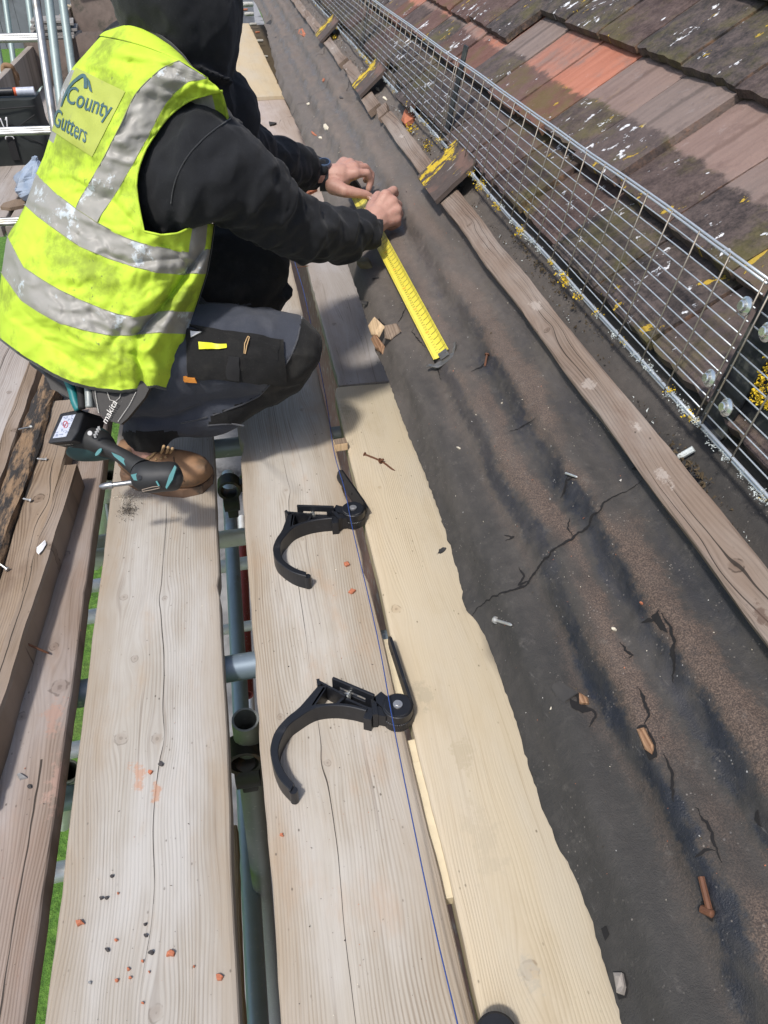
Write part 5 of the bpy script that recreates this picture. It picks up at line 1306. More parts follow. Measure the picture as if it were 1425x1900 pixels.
# stacks of tiles kept on the deck
M_STK = simple('stack_tile', (0.16, 0.125, 0.105), .9, .5, 16, dirt=(0.07, 0.065, 0.05), dscale=7, bump=.4)
M_STKG = simple('stack_tile_grey', (0.25, 0.235, 0.22), .9, .35, 20, dirt=(0.13, 0.12, 0.10), dscale=8, bump=.4)
def loose_tile(c, s, rot, mat, label):
    b = MB(); rnd = random.Random(hash((round(c.x, 3), round(c.z, 3))) & 0xffff); n = 6; rows = []
    for i in range(n + 1):
        v = i / n; r = [(lerp(-s[0] / 2, s[0] / 2, j / 5), (v - .5) * s[1], s[2] / 2 + .004 * math.sin(math.pi * v) + rnd.uniform(-.001, .001)) for j in range(6)]
        r += [(q[0], q[1], q[2] - s[2]) for q in reversed(r)]; rows.append(r)
    b.grid(rows, 0, closed=True, cap=True)
    return tag(b.build('roof_tile', mat, loc=c, rot=rot), label, 'roof tile', 'old roof tiles stacked on the far deck')
ordn = ['bottom', 'second', 'third', 'fourth', 'fifth', 'sixth', 'seventh', 'eighth', 'ninth', 'tenth', 'eleventh', 'twelfth']
cA = P(104, 158, 0); rs = random.Random(4)
for k in range(10):
    loose_tile(Vector((cA.x + .012 * (k % 2), cA.y + .13 - .125 + k * .026, .125)), (.27, .25, .015), (R(86), 0, rs.uniform(-.03, .03)), M_STK, f'brown tile on edge in the low stack by the ladder, {ordn[k]} from the front' if k else 'front brown tile on edge in the low stack by the ladder')
for k in range(6):
    loose_tile(Vector((cA.x + .05 + rs.uniform(-.02, .02), cA.y + .14 + rs.uniform(-.02, .02), .262 + k * .016)), (.27 - .012 * k, .24, .013), (0, 0, rs.uniform(-.15, .15)), M_STKG, f'flat grey tile on the low stack, {ordn[k]} of the flat ones')
cB = P(188, 74, 0)
for k in range(9):
    loose_tile(Vector((cB.x + .012 * (k % 2), cB.y + .02 + k * .03, .16)), (.36, .32, .016), (R(85), 0, rs.uniform(-.03, .03)), M_STK, f'dark tile on edge in the taller far stack, {ordn[k]} from the front' if k else 'front dark tile with white spots in the taller far stack')
for k in range(4):
    loose_tile(Vector((cB.x + .03 + rs.uniform(-.02, .02), cB.y + .12, .335 + k * .017)), (.33, .25, .014), (0, 0, rs.uniform(-.12, .12)), M_STK, f'flat brown tile on the taller stack behind the hood, {ordn[k]} of the flat ones')
cC = P(150, 130, 0)
for k in range(6):
    loose_tile(Vector((cC.x + .06, cC.y + .05 + k * .028, .10)), (.30, .2, .016), (R(84), 0, 0), M_STK, f'shadowed tile behind the man\'s shoulder, {ordn[k]} from the front of its row')

# black tool bag with a clip, a sealant tube on top
M_BAG = simple('bag_black', (0.017, 0.021, 0.020), .72, .5, 22, bump=.4)
M_WEB = simple('bag_webbing', (0.012, 0.012, 0.013), .8, .4, 60)
r0 = P(40, 296, 0); bag = empty('tool_bag', Vector((-0.985, r0.y, 0)), 'black fabric tool bag with crossed seams, behind the ladder rung', 'tool bag')
b = MB(); rows = []
bw, bd, bh = .30, .20, .27
for i in range(15):
    v = i / 14; z = bh * v; q = 1 - .06 * v + .03 * math.sin(v * 3.1); r = []
    for k in range(36):
        a = 6.283 * k / 36; ca, sa = math.cos(a), math.sin(a)
        x = math.copysign(abs(ca) ** .35, ca) * bw / 2 * q; y = math.copysign(abs(sa) ** .35, sa) * bd / 2 * q
        r.append((x + .006 * fbm((x * 9, z * 14, 1), 2), y + .008 * fbm((x * 10, z * 12, y * 5), 3), z + (.008 * fbm((x * 8, y * 8, 3), 2) if v > .8 else 0)))
    rows.append(r)
b.grid(rows, 0, closed=True, cap=True); b.build('bag_body', M_BAG, bag, smooth=True, auto=60)
b = MB(); yf = -bd / 2 - .004
for x0, z0, x1, z1 in ((-.13, .20, -.02, .14), (-.13, .08, -.02, .14), (.13, .21, .02, .15), (.13, .09, .02, .15), (-.14, .235, .14, .245)):
    b.tube([(x0, yf, z0), ((x0 + x1) / 2, yf - .003, (z0 + z1) / 2), (x1, yf, z1)], .0028, 6)
b.build('seam', M_WEB, bag)
b = MB(); b.box((-.0, yf - .003, .10), (.035, .006, .15), 0, None, .002); b.build('webbing_strap', M_WEB, bag)
b = MB(); b.tube(catmull([Vector(q) for q in ((-.016, yf - .012, .205), (-.010, yf - .014, .168), (0, yf - .014, .160), (.004, yf - .014, .17), (.012, yf - .012, .208), (.004, yf - .012, .196))], 4), .0026, 7)
b.tube(catmull([Vector(q) for q in ((-.018, yf - .012, .118), (-.014, yf - .014, .128), (0, yf - .014, .131), (.014, yf - .014, .128), (.018, yf - .012, .118))], 4), .0026, 7)
b.build('clip', simple('white_clip', (0.75, 0.75, 0.75), .4), bag, smooth=True)
bt = bag.location + Vector((.03, -.03, bh + .022))
tube_e = empty('sealant_tube', bt, 'black sealant tube with orange and white bands on top of the tool bag', 'sealant tube')
for nm, x0, x1, r, m in (('barrel', -.10, .02, .017, M_PLAS), ('orange_band', .021, .034, .0172, simple('orange_paint', (0.65, 0.13, 0.05), .5)), ('printed_end', .035, .11, .0172, simple('print_pale', (0.45, 0.48, 0.55), .4, .5, 60)), ('end_cap', -.112, -.101, .0172, simple('cap_pink', (0.7, 0.35, 0.28), .5))):
    b = MB(); b.tube([(x0, 0, 0), (x1, .004, 0)], r, 16); b.build(nm, m, tube_e, smooth=True, auto=50)
# clear plastic bag and a wood shim on the far deck
def clear_mat():
    t = NT('clear_plastic'); n = t.noise(t.coord(), 30.0, 4)
    return t.done(t.mix(n, (0.22, 0.32, 0.48), (0.62, 0.68, 0.74)), 0.18, t.bump(n, .15, .004), **{'Transmission Weight': 0.35, 'IOR': 1.3})
pb = P(46, 372, 0); b = MB(); rows = []
for i in range(13):
    v = i / 12; r = []
    for k in range(18):
        a = 6.283 * k / 18; q = (.085 * math.sin(math.pi * min(1, .2 + v * .9)) + .012) * (1 + .35 * fbm((math.cos(a) * 2, math.sin(a) * 2, v * 3), 3))
        r.append((math.cos(a) * q * .9 + .03 * v, math.sin(a) * q, .002 + .16 * v + .01 * fbm((a, v * 4, 2), 2)))
    rows.append(r)
b.grid(rows, 0, closed=True, cap=True)
tag(b.build('plastic_bag', clear_mat(), loc=pb + Vector((.05, .02, 0))), 'crumpled clear plastic bag on the far deck behind the vest', 'plastic bag')
b = MB(); pts = [P(x, y, .001) for x, y in ((2, 389), (8, 382), (30, 375), (50, 376), (46, 386), (20, 391))]; c = pts[0].copy(); b.prism([p - c for p in pts], (0, 0, .012))
tag(b.build('wood_shim', M_TAN2, loc=c), 'dark pointed wood shim on the far deck left of the vest', 'wood shim')
shard([(545, 352), (560, 346), (583, 349), (588, 356), (572, 364), (548, 362)], .001, .02, M_TERRA, 'brick_chip', 'orange brick chip on the board under the man\'s arms', 'chip', 3, deck=True)
# ================================================================ THE MAN squatting on the boards
from mathutils.bvhtree import BVHTree
def zt(x, y, z):                       # depth at which the sight line through (x, y) reaches height z
    r = ray(x, y); return (z - CAM.z) / r.z
PX = lambda q: (q[0], q[1])
def sil_rings(spec, n=28, wr=0.0, seed=0, sq=1.0, wf=14):
    """spec: (upper px, lower px, depth, half thickness) -> rings of real size round the limb's axis"""
    ctr = [PD((a[0] + b_[0]) / 2, (a[1] + b_[1]) / 2, t) for a, b_, t, d in spec]
    rings = []
    for i, (a, b_, t, d) in enumerate(spec):
        A = (PD(*a, t) - PD(*b_, t)) / 2
        T = ctr[min(i + 1, len(ctr) - 1)] - ctr[max(i - 1, 0)]
        B = T.cross(A)
        if B.length < 1e-6: B = FW.copy()
        B.normalize()
        if B.dot(FW) > 0: B = -B
        rings.append((ctr[i], A, B * d))
    return rings
def loft(b, rings, sub=5, n=28, wr=None, m=0, capr=True):
    """smooth loft through rings; wr(v, ang, p) -> outward offset"""
    N = len(rings); rows = []
    cs = catmull([r[0] for r in rings], sub); As = catmull([r[1] for r in rings], sub); Bs = catmull([r[2] for r in rings], sub)
    for i, (c, A, B) in enumerate(zip(cs, As, Bs)):
        v = i / sub; row = []
        for k in range(n):
            a = 2 * math.pi * k / n; d = A * math.cos(a) + B * math.sin(a); p = c + d
            if wr: p = p + d.normalized() * wr(v, a, p)
            row.append(p)
        rows.append(row)
    b.grid(rows, m, closed=True, cap=capr)
    return rows
def sphere(b, c, r, m=0, seg=16):
    rows = []; r = Vector(r) if hasattr(r, '__len__') else Vector((r, r, r))
    for i in range(1, seg // 2):
        th = math.pi * i / (seg // 2)
        rows.append([Vector(c) + Vector((r.x * math.sin(th) * math.cos(6.28318 * k / seg), r.y * math.sin(th) * math.sin(6.28318 * k / seg), r.z * math.cos(th))) for k in range(seg)])
    b.grid(rows, m, closed=True, cap=True)
def capsule(b, p, q, r0, r1, n=12):
    p, q = Vector(p), Vector(q); d = q - p; L = d.length; d = d / max(L, 1e-6)
    pts, rs = [], []
    for k in range(5):
        a = math.pi / 2 * (1 - k / 4); pts.append(p - d * r0 * math.sin(a)); rs.append(max(r0 * math.cos(a), r0 * .08))
    for k in range(5):
        a = math.pi / 2 * k / 4; pts.append(q + d * r1 * math.sin(a)); rs.append(max(r1 * math.cos(a), r1 * .08))
    b.tube(pts, rs, n)
def remesh(b, voxel, smooth=4, fac=0.5):
    me = bpy.data.meshes.new('tmp'); me.from_pydata([tuple(v) for v in b.v], [], b.f)
    bm = bmesh.new(); bm.from_mesh(me); bmesh.ops.recalc_face_normals(bm, faces=bm.faces); bm.to_mesh(me); bm.free()
    o = bpy.data.objects.new('tmp', me); col.objects.link(o)
    mo = o.modifiers.new('r', 'REMESH'); mo.mode = 'VOXEL'; mo.voxel_size = voxel; mo.adaptivity = 0.0
    if smooth:
        sm = o.modifiers.new('s', 'SMOOTH'); sm.iterations = smooth; sm.factor = fac
    dg = bpy.context.evaluated_depsgraph_get(); dg.update()
    r = bpy.data.meshes.new_from_object(o.evaluated_get(dg))
    bpy.data.objects.remove(o); bpy.data.meshes.remove(me)
    r.materials.clear()
    return r
def mesh_child(name, me, mats, root, smooth=True):
    for m_ in (mats if isinstance(mats, (list, tuple)) else [mats]): me.materials.append(m_)
    if smooth: me.polygons.foreach_set('use_smooth', [True] * len(me.polygons))
    o = bpy.data.objects.new(name, me); col.objects.link(o)
    if root is not None: attach(o, root)
    return o

# ---- materials
def fabric(name, a, b_, scale=900.0, rough=0.9, bump=0.35, fade=None, fs=9.0, sheen=0.3):
    t = NT(name); co = t.coord(); n = t.noise(co, 14.0, 4, 0.6); f = t.noise(co, scale, 2)
    c = t.mix(n, a, b_)
    if fade is not None: c = t.mix(t.m('MULTIPLY', t.sm(t.noise(co, fs, 5, .65), .48, .72), .7), c, fade)
    c = t.mix(t.m('MULTIPLY', t.sm(f, .5, .8), .3), c, [min(1, q * 2.0 + .01) for q in b_])
    lint = t.voro(co, 240.0); c = t.mix(t.m('MULTIPLY', t.sm(lint, .09, .05), .35), c, (.25, .25, .25))
    return t.done(c, rough, t.bump(t.m('ADD', t.m('MULTIPLY', f, .6), t.m('MULTIPLY', n, 1.6)), bump, 0.0025), spec=0.2, **{'Sheen Weight': sheen})
M_HOOD = fabric('black_fleece', (0.0085, 0.0092, 0.0108), (0.016, 0.017, 0.0195), sheen=0.08)
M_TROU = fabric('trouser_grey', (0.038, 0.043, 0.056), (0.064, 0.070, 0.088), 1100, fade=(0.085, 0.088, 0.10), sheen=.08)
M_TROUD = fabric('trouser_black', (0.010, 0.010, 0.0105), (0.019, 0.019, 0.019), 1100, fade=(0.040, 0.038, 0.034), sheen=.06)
def vest_mat(name, base, alt, dirt, ds):
    t = NT(name); co = t.coord(); n = t.noise(co, 10.0, 4, .6); w = t.noise(co, 1000.0, 2)
    c = t.mix(n, base, alt)
    c = t.mix(t.m('MULTIPLY', t.sm(t.noise(co, ds, 6, .72), .48, .66), .8), c, dirt)
    sp = t.noise(t.scale(co, (1, 1, .35)), 95.0, 3, .7)
    c = t.mix(t.m('MULTIPLY', t.m('MULTIPLY', t.sm(sp, .63, .69), t.sm(t.noise(co, 6.0, 2), .45, .58)), .75), c, (.07, .075, .05))
    return t.done(c, .75, t.bump(t.m('ADD', t.m('MULTIPLY', w, .25), n), .3, .002), spec=.3)
M_HIVIS = vest_mat('hi_vis_yellow', (0.43, 0.60, 0.040), (0.50, 0.67, 0.058), (0.20, 0.26, 0.035), 7.0)
def silver_mat():
    t = NT('reflective_tape'); co = t.coord(); n = t.noise(co, 26.0, 4, .65); n2 = t.noise(co, 13.0, 6, .72)
    c = t.mix(n, (0.24, 0.23, 0.205), (0.34, 0.33, 0.30))
    c = t.mix(t.sm(n2, .575, .62), c, t.mix(t.noise(co, 200, 3), (.38, .43, .46), (.58, .62, .63)))
    c = t.mix(t.m('MULTIPLY', t.sm(t.noise(co, 33, 5, .7), .60, .72), .5), c, (.16, .15, .12))
    return t.done(c, .5, t.bump(t.m('ADD', n, t.sm(n2, .555, .585)), .3, .0015), spec=.5)
M_SILV = silver_mat()
M_PIPING = fabric('vest_piping', (0.02, 0.022, 0.02), (0.04, 0.042, 0.035))
def skin_mat():
    t = NT('skin'); co = t.coord(); n = t.noise(co, 28.0, 4, .6); f = t.voro(co, 520.0)
    c = t.mix(n, (0.36, 0.18, 0.135), (0.53, 0.32, 0.25))
    c = t.mix(t.m('MULTIPLY', t.sm(t.noise(co, 60, 4, .7), .52, .72), .5), c, (.34, .13, .10)); c = t.mix(t.m('MULTIPLY', t.sm(t.noise(co, 95, 5, .75), .60, .74), .5), c, (.12, .08, .06))
    return t.done(c, .52, t.bump(t.m('ADD', f, t.noise(co, 130, 3)), .25, .0012), spec=.4, **{'Subsurface Weight': .05, 'Subsurface Radius': (.6, .25, .15), 'Subsurface Scale': .01})
M_SKIN = skin_mat()
M_BOOT = simple('boot_leather', (0.26, 0.145, 0.075), .75, .35, 26, dirt=(0.13, 0.085, 0.05), dscale=16, bump=.35)
M_SOLE = simple('boot_sole', (0.17, 0.10, 0.06), .8, .4, 40, dirt=(0.05, 0.04, 0.03), dscale=30)
M_LACE = simple('boot_lace', (0.34, 0.22, 0.11), .9, .3, 150)

# ---- root
mroot = PD(200, 680, 1.58); mroot.z = 0.0
man = empty('person', mroot, 'man in dirty yellow hi-vis vest and black hoodie squatting on the boards, pulling a tape', 'person')

# ---- vest rings
ROWS = [  # (polyline px left -> right front edge, centre depth, half thickness)
    ([(0, 628), (35, 655), (67, 675), (100, 695), (135, 711), (180, 722), (225, 727), (255, 723), (287, 716), (310, 722), (330, 733)], 1.575, .165),
    ([(-2, 590), (35, 620), (90, 648), (150, 672), (200, 690), (240, 693), (290, 686), (337, 695)], 1.562, .168),
    ([(-1, 545), (38, 585), (90, 613), (150, 640), (200, 655), (245, 658), (290, 655), (345, 655)], 1.553, .168),
    ([(3, 505), (40, 557), (75, 580), (112, 600), (155, 613), (198, 622), (230, 623), (260, 621), (300, 617), (354, 620)], 1.543, .168),
    ([(8, 472), (42, 527), (80, 551), (112, 570), (152, 586), (194, 598), (225, 604), (253, 605), (293, 599), (357, 599)], 1.535, .167),
    ([(14, 438), (45, 497), (80, 520), (112, 539), (150, 557), (189, 573), (220, 584), (247, 588), (287, 580), (320, 577), (361, 578)], 1.527, .166),
    ([(32, 408), (62, 448), (100, 478), (150, 508), (200, 528), (250, 542), (300, 545), (372, 543)], 1.515, .164),
    ([(46, 380), (70, 402), (108, 430), (148, 458), (200, 480), (247, 496), (290, 505), (341, 509), (383, 507)], 1.503, .162),
    ([(57, 350), (85, 378), (125, 409), (164, 436), (214, 460), (254, 474), (300, 484), (350, 490), (387, 485)], 1.495, .160),
    ([(67, 322), (100, 356), (142, 388), (181, 414), (229, 440), (262, 452), (310, 462), (359, 470), (391, 462)], 1.487, .158),
    ([(80, 292), (120, 320), (163, 347), (208, 372), (240, 402), (268, 430), (300, 437), (330, 434), (350, 425), (367, 407), (397, 416)], 1.475, .154)]
CF = [  # key columns of each row as px: band left, band right, armhole line
    None, None, None, None, None, None, None, None, None, ((142, 388), (181, 414), (262, 452)), ((163, 347), (208, 372), (266, 429))]
UP = [  # upper back panel: left silhouette, band left, band right, armhole; depth, half thickness
    ((90, 258), (189, 302), (240, 318), (253, 345), 1.462, .150),
    ((98, 230), (207, 267), (259, 284), (265, 290), 1.452, .148),
    ((106, 195), (225, 232), (281, 242), (287, 251), 1.442, .145),
    ((115, 158), (253, 175), (309, 190), (315, 215), 1.430, .140),
    ((130, 130), (295, 133), (342, 158), (350, 188), 1.415, .142),
    ((152, 105), (316, 121), (364, 150), (385, 176), 1.408, .138),
    ((185, 68), (333, 114), (384, 145), (413, 170), 1.402, .130)]
S1, S2, S3, S4 = 26, 11, 15, 30          # columns in the four strips
def split_row(pl, keys):
    """resample a row polyline so that columns follow the band edges"""
    pts = [Vector((x, y, 0)) for x, y in pl]; L = [0]
    for a, b_ in zip(pts, pts[1:]): L.append(L[-1] + (b_ - a).length)
    def at(s):
        k = 0
        while k < len(L) - 2 and L[k + 1] < s: k += 1
        u = (s - L[k]) / max(L[k + 1] - L[k], 1e-6); return pts[k].lerp(pts[k + 1], u)
    def where(q):
        best = (1e9, 0); q = Vector((*q, 0))
        for k in range(401):
            s = L[-1] * k / 400; d = (at(s) - q).length
            if d < best[0]: best = (d, s)
        return best[1]
    ss = [0.0] + ([where(q) for q in keys] if keys else [L[-1] * f for f in (.33, .44, .66)]) + [L[-1]]
    out = []
    for k, n in enumerate((S1, S2, S3, S4)):
        for i in range(n): out.append(at(lerp(ss[k], ss[k + 1], i / n)))
    out.append(pts[-1]); return out
FOLDS = [  # (px polyline, width px, depth m: + towards the lens)
    ([(258, 618), (285, 585), (330, 530), (375, 465)], 9, -.016), ([(285, 640), (315, 590), (360, 520), (388, 470)], 11, .012), ([(240, 600), (262, 575), (300, 548)], 14, .010),
    ([(90, 470), (150, 510), (220, 520), (300, 490)], 16, .006), ([(60, 560), (130, 600), (210, 655), (270, 700)], 16, .007), ([(30, 590), (100, 640), (170, 690)], 10, -.006),
    ([(285, 730), (290, 690), (275, 650)], 10, .010), ([(262, 730), (262, 690), (250, 655)], 8, -.010), ([(310, 735), (318, 690), (330, 640)], 8, -.007),
    ([(180, 60), (215, 95), (260, 105), (310, 110)], 12, .007), ([(160, 100), (210, 120), (270, 118)], 10, -.002), ([(190, 470), (240, 490), (330, 480)], 7, -.004),
    ([(205, 640), (235, 600), (262, 590)], 9, -.006), ([(100, 300), (150, 330), (200, 345)], 14, .004), ([(300, 450), (330, 470), (350, 500)], 6, -.006), ([(20, 520), (60, 590), (120, 640)], 9, -.004)]
def fold(x, y):
    s = 0.0
    for pl, w, d in FOLDS:
        best = 1e9
        for a, b_ in zip(pl, pl[1:]):
            dx, dy = b_[0] - a[0], b_[1] - a[1]; u = max(0, min(1, ((x - a[0]) * dx + (y - a[1]) * dy) / (dx * dx + dy * dy)))
            best = min(best, (x - a[0] - u * dx) ** 2 + (y - a[1] - u * dy) ** 2)
        s += d * math.exp(-best / (w * w))
    # sharp creases of cloth that has been crumpled and worn
    c1 = 1 - abs(mnoise.noise(Vector((x * .012 + y * .006, y * .017 - x * .006, 5.0)))) * 2.0; c2 = 1 - abs(mnoise.noise(Vector((x * .028 - y * .012, y * .022 + x * .010, 8.0)))) * 2.0
    s = s * 1.5 + .0065 * max(0, c1) ** 4 + .0035 * max(0, c2) ** 4
    return s
def spread(keyrows, n):
    """interpolate rows (list of (pts, t, b)) smoothly, n sub rows each"""
    out = []
    for i in range(len(keyrows) - 1):
        R4 = [keyrows[max(i - 1, 0)], keyrows[i], keyrows[i + 1], keyrows[min(i + 2, len(keyrows) - 1)]]
        for k in range(n):
            u = k / n; f = lambda a, b_, c, d: 0.5 * (2 * b_ + (c - a) * u + (2 * a - 5 * b_ + 4 * c - d) * u * u + (d - a - 3 * c + 3 * b_) * u ** 3)
            pts = [f(*[r[0][j] for r in R4]) if i not in () else None for j in range(len(keyrows[i][0]))]
            out.append((pts, f(*[r[1] for r in R4]), f(*[r[2] for r in R4]), i))
    out.append((*keyrows[-1], len(keyrows) - 2)); return out
def row3d(pts, t, bb, shrink=0.0, nfar=14, folds=True):
    n = len(pts); L, R_ = pts[0], pts[-1]; res = []
    Ld = [0]
    for a, b_ in zip(pts, pts[1:]): Ld.append(Ld[-1] + (b_ - a).length)
    for q, s in zip(pts, Ld):
        u = 2 * s / Ld[-1] - 1
        dep = t - (bb - shrink) * math.sqrt(max(0.0, 1 - u * u)) ** 0.9
        if folds:
            dep -= fold(q.x, q.y) + .0052 * fbm((q.x * .020 + q.y * .008, q.y * .026 - q.x * .01, 3.0), 3) + .003 * fbm((q.x * .05, q.y * .018, 9.0), 2)
        res.append(PD(q.x, q.y, dep))
    far = []
    for k in range(1, nfar):
        u = 1 - 2 * k / nfar; q = R_.lerp(L, k / nfar); i = min(n - 1, max(0, int((1 - k / nfar) * (n - 1))))
        mid = L.lerp(R_, 1 - k / nfar); sag = pts[i] - mid
        q = mid - sag * .2
        far.append(PD(q.x, q.y, t + (bb - shrink) * math.sqrt(max(0, 1 - u * u))))
    return res, far
low = [(split_row(pl, k), t, bb) for (pl, t, bb), k in zip(ROWS, CF)]
NS = 9
lowS = spread(low, NS)
NB = S1 + S2 + S3
upk = [(low[-1][0][:NB + 1], low[-1][1], low[-1][2])]
for Lq, b1, b2, aq, t, bb in UP:
    v = [Vector((*q, 0)) for q in (Lq, b1, b2, aq)]; pts = []
    for k, nn in enumerate((S1, S2, S3)):
        for i in range(nn):
            q = v[k].lerp(v[k + 1], i / nn)
            if k == 0: q = q + Vector((0, 10 * math.sin(math.pi * i / nn) * (1 if Lq[1] > 120 else -.6), 0))
            pts.append(q)
    pts.append(v[3]); upk.append((pts, t, bb))
upS = spread(upk, NS)
vb = MB(); N1 = S1 + S2 + S3 + S4
allrows = []
for pts, t, bb, i in lowS:
    r, f = row3d(pts, t, bb); allrows.append(r + f)
nc = len(allrows[0]); base = len(vb.v)
for r in allrows:
    for p in r: vb.v.append(p)
FRONT0, FRONT1 = N1 - 10, N1 - 3
for i in range(len(allrows) - 1):
    seg = lowS[i][3]
    for j in range(nc):
        k = (j + 1) % nc; m = 0
        if seg in (3, 4) or seg in (7, 8): m = 1
        if seg == 9 and (S1 <= j < S1 + S2 or FRONT0 <= j < FRONT1): m = 1
        vb.face((base + i * nc + j, base + i * nc + k, base + (i + 1) * nc + k, base + (i + 1) * nc + j), m)
urows = []
for ri, (pts, t, bb, i) in enumerate(upS):
    # half ring: keep the armhole end tucked to the same curve as the row below
    n = len(pts); full = pts
    Ld = [0]
    for a, b_ in zip(full, full[1:]): Ld.append(Ld[-1] + (b_ - a).length)
    frac = min(1.0, ri / 8.0); row = []
    ref = Ld[-1]
    for q, s in zip(full, Ld):
        # the upper panel covers the part of the ring from the left edge to the armhole
        lo = lowS[-1][0]; Ll = 0
        span = lerp(0.665, 0.86, min(1, ri / 36))
        u = 2 * (s / ref) * span - 1
        dep = t - bb * math.sqrt(max(0, 1 - u * u)) ** .9 - (fold(q.x, q.y) + .0052 * fbm((q.x * .020 + q.y * .008, q.y * .026 - q.x * .01, 3.0), 3) + .003 * fbm((q.x * .05, q.y * .018, 9.0), 2))
        dep -= .024 * min(1, max(0, (len(row) - S1 * .6) / (S1 * .4))) * min(1, ri / 12)
        row.append(PD(q.x, q.y, dep))
    # thickness round the far shoulder side
    far = []
    for k in range(1, 10):
        q = full[-1].lerp(full[0], k / 10); u = 1 - 2 * k / 10
        far.append(PD(q.x, q.y, t + bb * .8 * math.sqrt(max(0, 1 - u * u)) * (1 - .0) - (.09 * (1 - k / 10))))
    urows.append((row, far))
# stitch: first upper row copies the last lower row's points
first = allrows[-1][:NB + 1]
for j in range(NB + 1):
    d = first[j] - urows[0][0][j]
    for ri in range(min(20, len(urows))):
        urows[ri][0][j] += d * (1 - ri / 20)
ub = len(vb.v)
for row, far in urows:
    for p in row: vb.v.append(p)
un = NB + 1
for i in range(len(urows) - 1):
    for j in range(NB):
        m = 1 if (S1 <= j < S1 + S2 or (j < 3 and 1 <= upS[i][3] <= 4)) else 0
        vb.face((ub + i * un + j, ub + i * un + j + 1, ub + (i + 1) * un + j + 1, ub + (i + 1) * un + j), m)
# over the shoulder ridge and down the far side
last = urows[-1][0]; prev = last
for s_ in range(1, 5):
    nr = [p + FW * (.032 * s_) - UW * (.004 * s_ * s_) for p in last]; b0 = len(vb.v)
    for p in nr: vb.v.append(p)
    pb_ = ub + (len(urows) - 1) * un if s_ == 1 else b0 - un
    for j in range(NB): vb.face((pb_ + j, pb_ + j + 1, b0 + j + 1, b0 + j), 1 if S1 <= j < S1 + S2 else 0)
# left silhouette closes round the far side of the back
for i in range(len(urows) - 1):
    a, b_ = urows[i][0][0], urows[i + 1][0][0]; off = [FW * (.05 * k) + RW * (.012 * k * k) for k in range(4)]
    for k in range(3):
        i0 = [vb.vert(q) for q in (a + off[k], b_ + off[k], b_ + off[k + 1], a + off[k + 1])]; vb.face(i0, 0)
# collar standing at the back of the neck
cp = [(205, 58), (222, 52), (236, 46), (247, 39), (262, 48), (290, 64), (318, 84), (340, 106), (356, 128), (372, 144)]
cd = [(196, 72), (215, 70), (232, 66), (244, 62), (256, 68), (282, 84), (308, 104), (326, 122), (340, 138), (362, 152)]
tt_ = [1.36, 1.345, 1.33, 1.315, 1.305, 1.295, 1.288, 1.285, 1.288, 1.30]
c0_ = resample([PD(*q, t) for q, t in zip(cp, tt_)], 40); c1_ = resample([PD(*q, t - .004) for q, t in zip(cd, tt_)], 40)
_lr = resample(urows[-1][0][:S1 + S2 + 1], 40)
vb.grid([_lr, [a.lerp(b_, .35) - FW * .003 for a, b_ in zip(_lr, c0_)], [a.lerp(b_, .7) - FW * .003 for a, b_ in zip(_lr, c0_)], c0_, [p + FW * .012 - UW * .012 for p in c0_]], 0)
vest = vb.build('hi_vis_vest', [M_HIVIS, M_SILV], None, smooth=True, fix=False)
bm = bmesh.new(); bm.from_mesh(vest.data); bmesh.ops.remove_doubles(bm, verts=bm.verts, dist=0.0004); bmesh.ops.recalc_face_normals(bm, faces=bm.faces)
bm.to_mesh(vest.data); bm.free(); vest.data.polygons.foreach_set('use_smooth', [True] * len(vest.data.polygons))
so = vest.modifiers.new('cloth thickness', 'SOLIDIFY'); so.thickness = 0.0022; so.offset = 1
su = vest.modifiers.new('soft', 'SUBSURF'); su.levels = 1; su.render_levels = 1
attach(vest, man)
vest['label'] = 'dirty fluorescent yellow vest with grey reflective bands'
# piping along hem and edges
def line_on(px_t, r, mat, name, root, n=4):
    b = MB(); pts = catmull([PD(x, y, t) for x, y, t in px_t], n); o = pts[0].copy(); b.tube(pts, r, 6)
    ob = b.build(name, mat, None, smooth=True); return attach(ob, root)
hem = [p for p in allrows[0][:N1 + 1]]
b = MB(); b.tube([p - FW * .001 for p in hem], .0035, 6); attach(b.build('hem_piping', M_PIPING, None, smooth=True), vest); bpy.data.objects['hem_piping'].matrix_parent_inverse = vest.matrix_basis.inverted()
fe = [r[N1] for r in allrows[::3]]; b = MB(); b.tube([p - FW * .001 for p in fe], .0028, 6); o = b.build('front_piping', M_PIPING, None, smooth=True); o.parent = vest
def stitch_line(pts, nm='band_seam'):
    b = MB(); b.tube([p - FW * .0022 for p in pts], .0009, 5); o = b.build(nm, M_SEAMV, None, smooth=True); o.parent = vest
M_SEAMV = fabric('band_edge', (0.16, 0.17, 0.08), (0.26, 0.27, 0.14))
for k in (3, 5, 7, 9): stitch_line(allrows[k * NS][:N1 + 1])
for jj in (S1, S1 + S2): stitch_line([r[jj] for r in allrows[9 * NS:]] + [r[0][jj] for r in urows])
arm = [r[0][-1] for r in urows[::3]]; arm0 = [allrows[-1][j] for j in range(N1 - 3, NB, -1)]
b = MB(); b.tube([p - FW * .0015 for p in arm0 + arm], .0022, 6); o = b.build('armhole_piping', M_HIVIS, None, smooth=True); o.parent = vest
b = MB(); b.tube([p - FW * .002 for p in c0_], .0032, 6); o = b.build('collar_piping', M_PIPING, None, smooth=True); o.parent = vest
bpy.data.objects['hem_piping'].parent = vest; bpy.data.objects['hem_piping'].matrix_parent_inverse = Matrix.Identity(4)
for nm in ('front_piping', 'armhole_piping', 'collar_piping'): bpy.data.objects[nm].matrix_parent_inverse = Matrix.Identity(4)
# the vest object carries no transform of its own, so world coordinates hold for its children

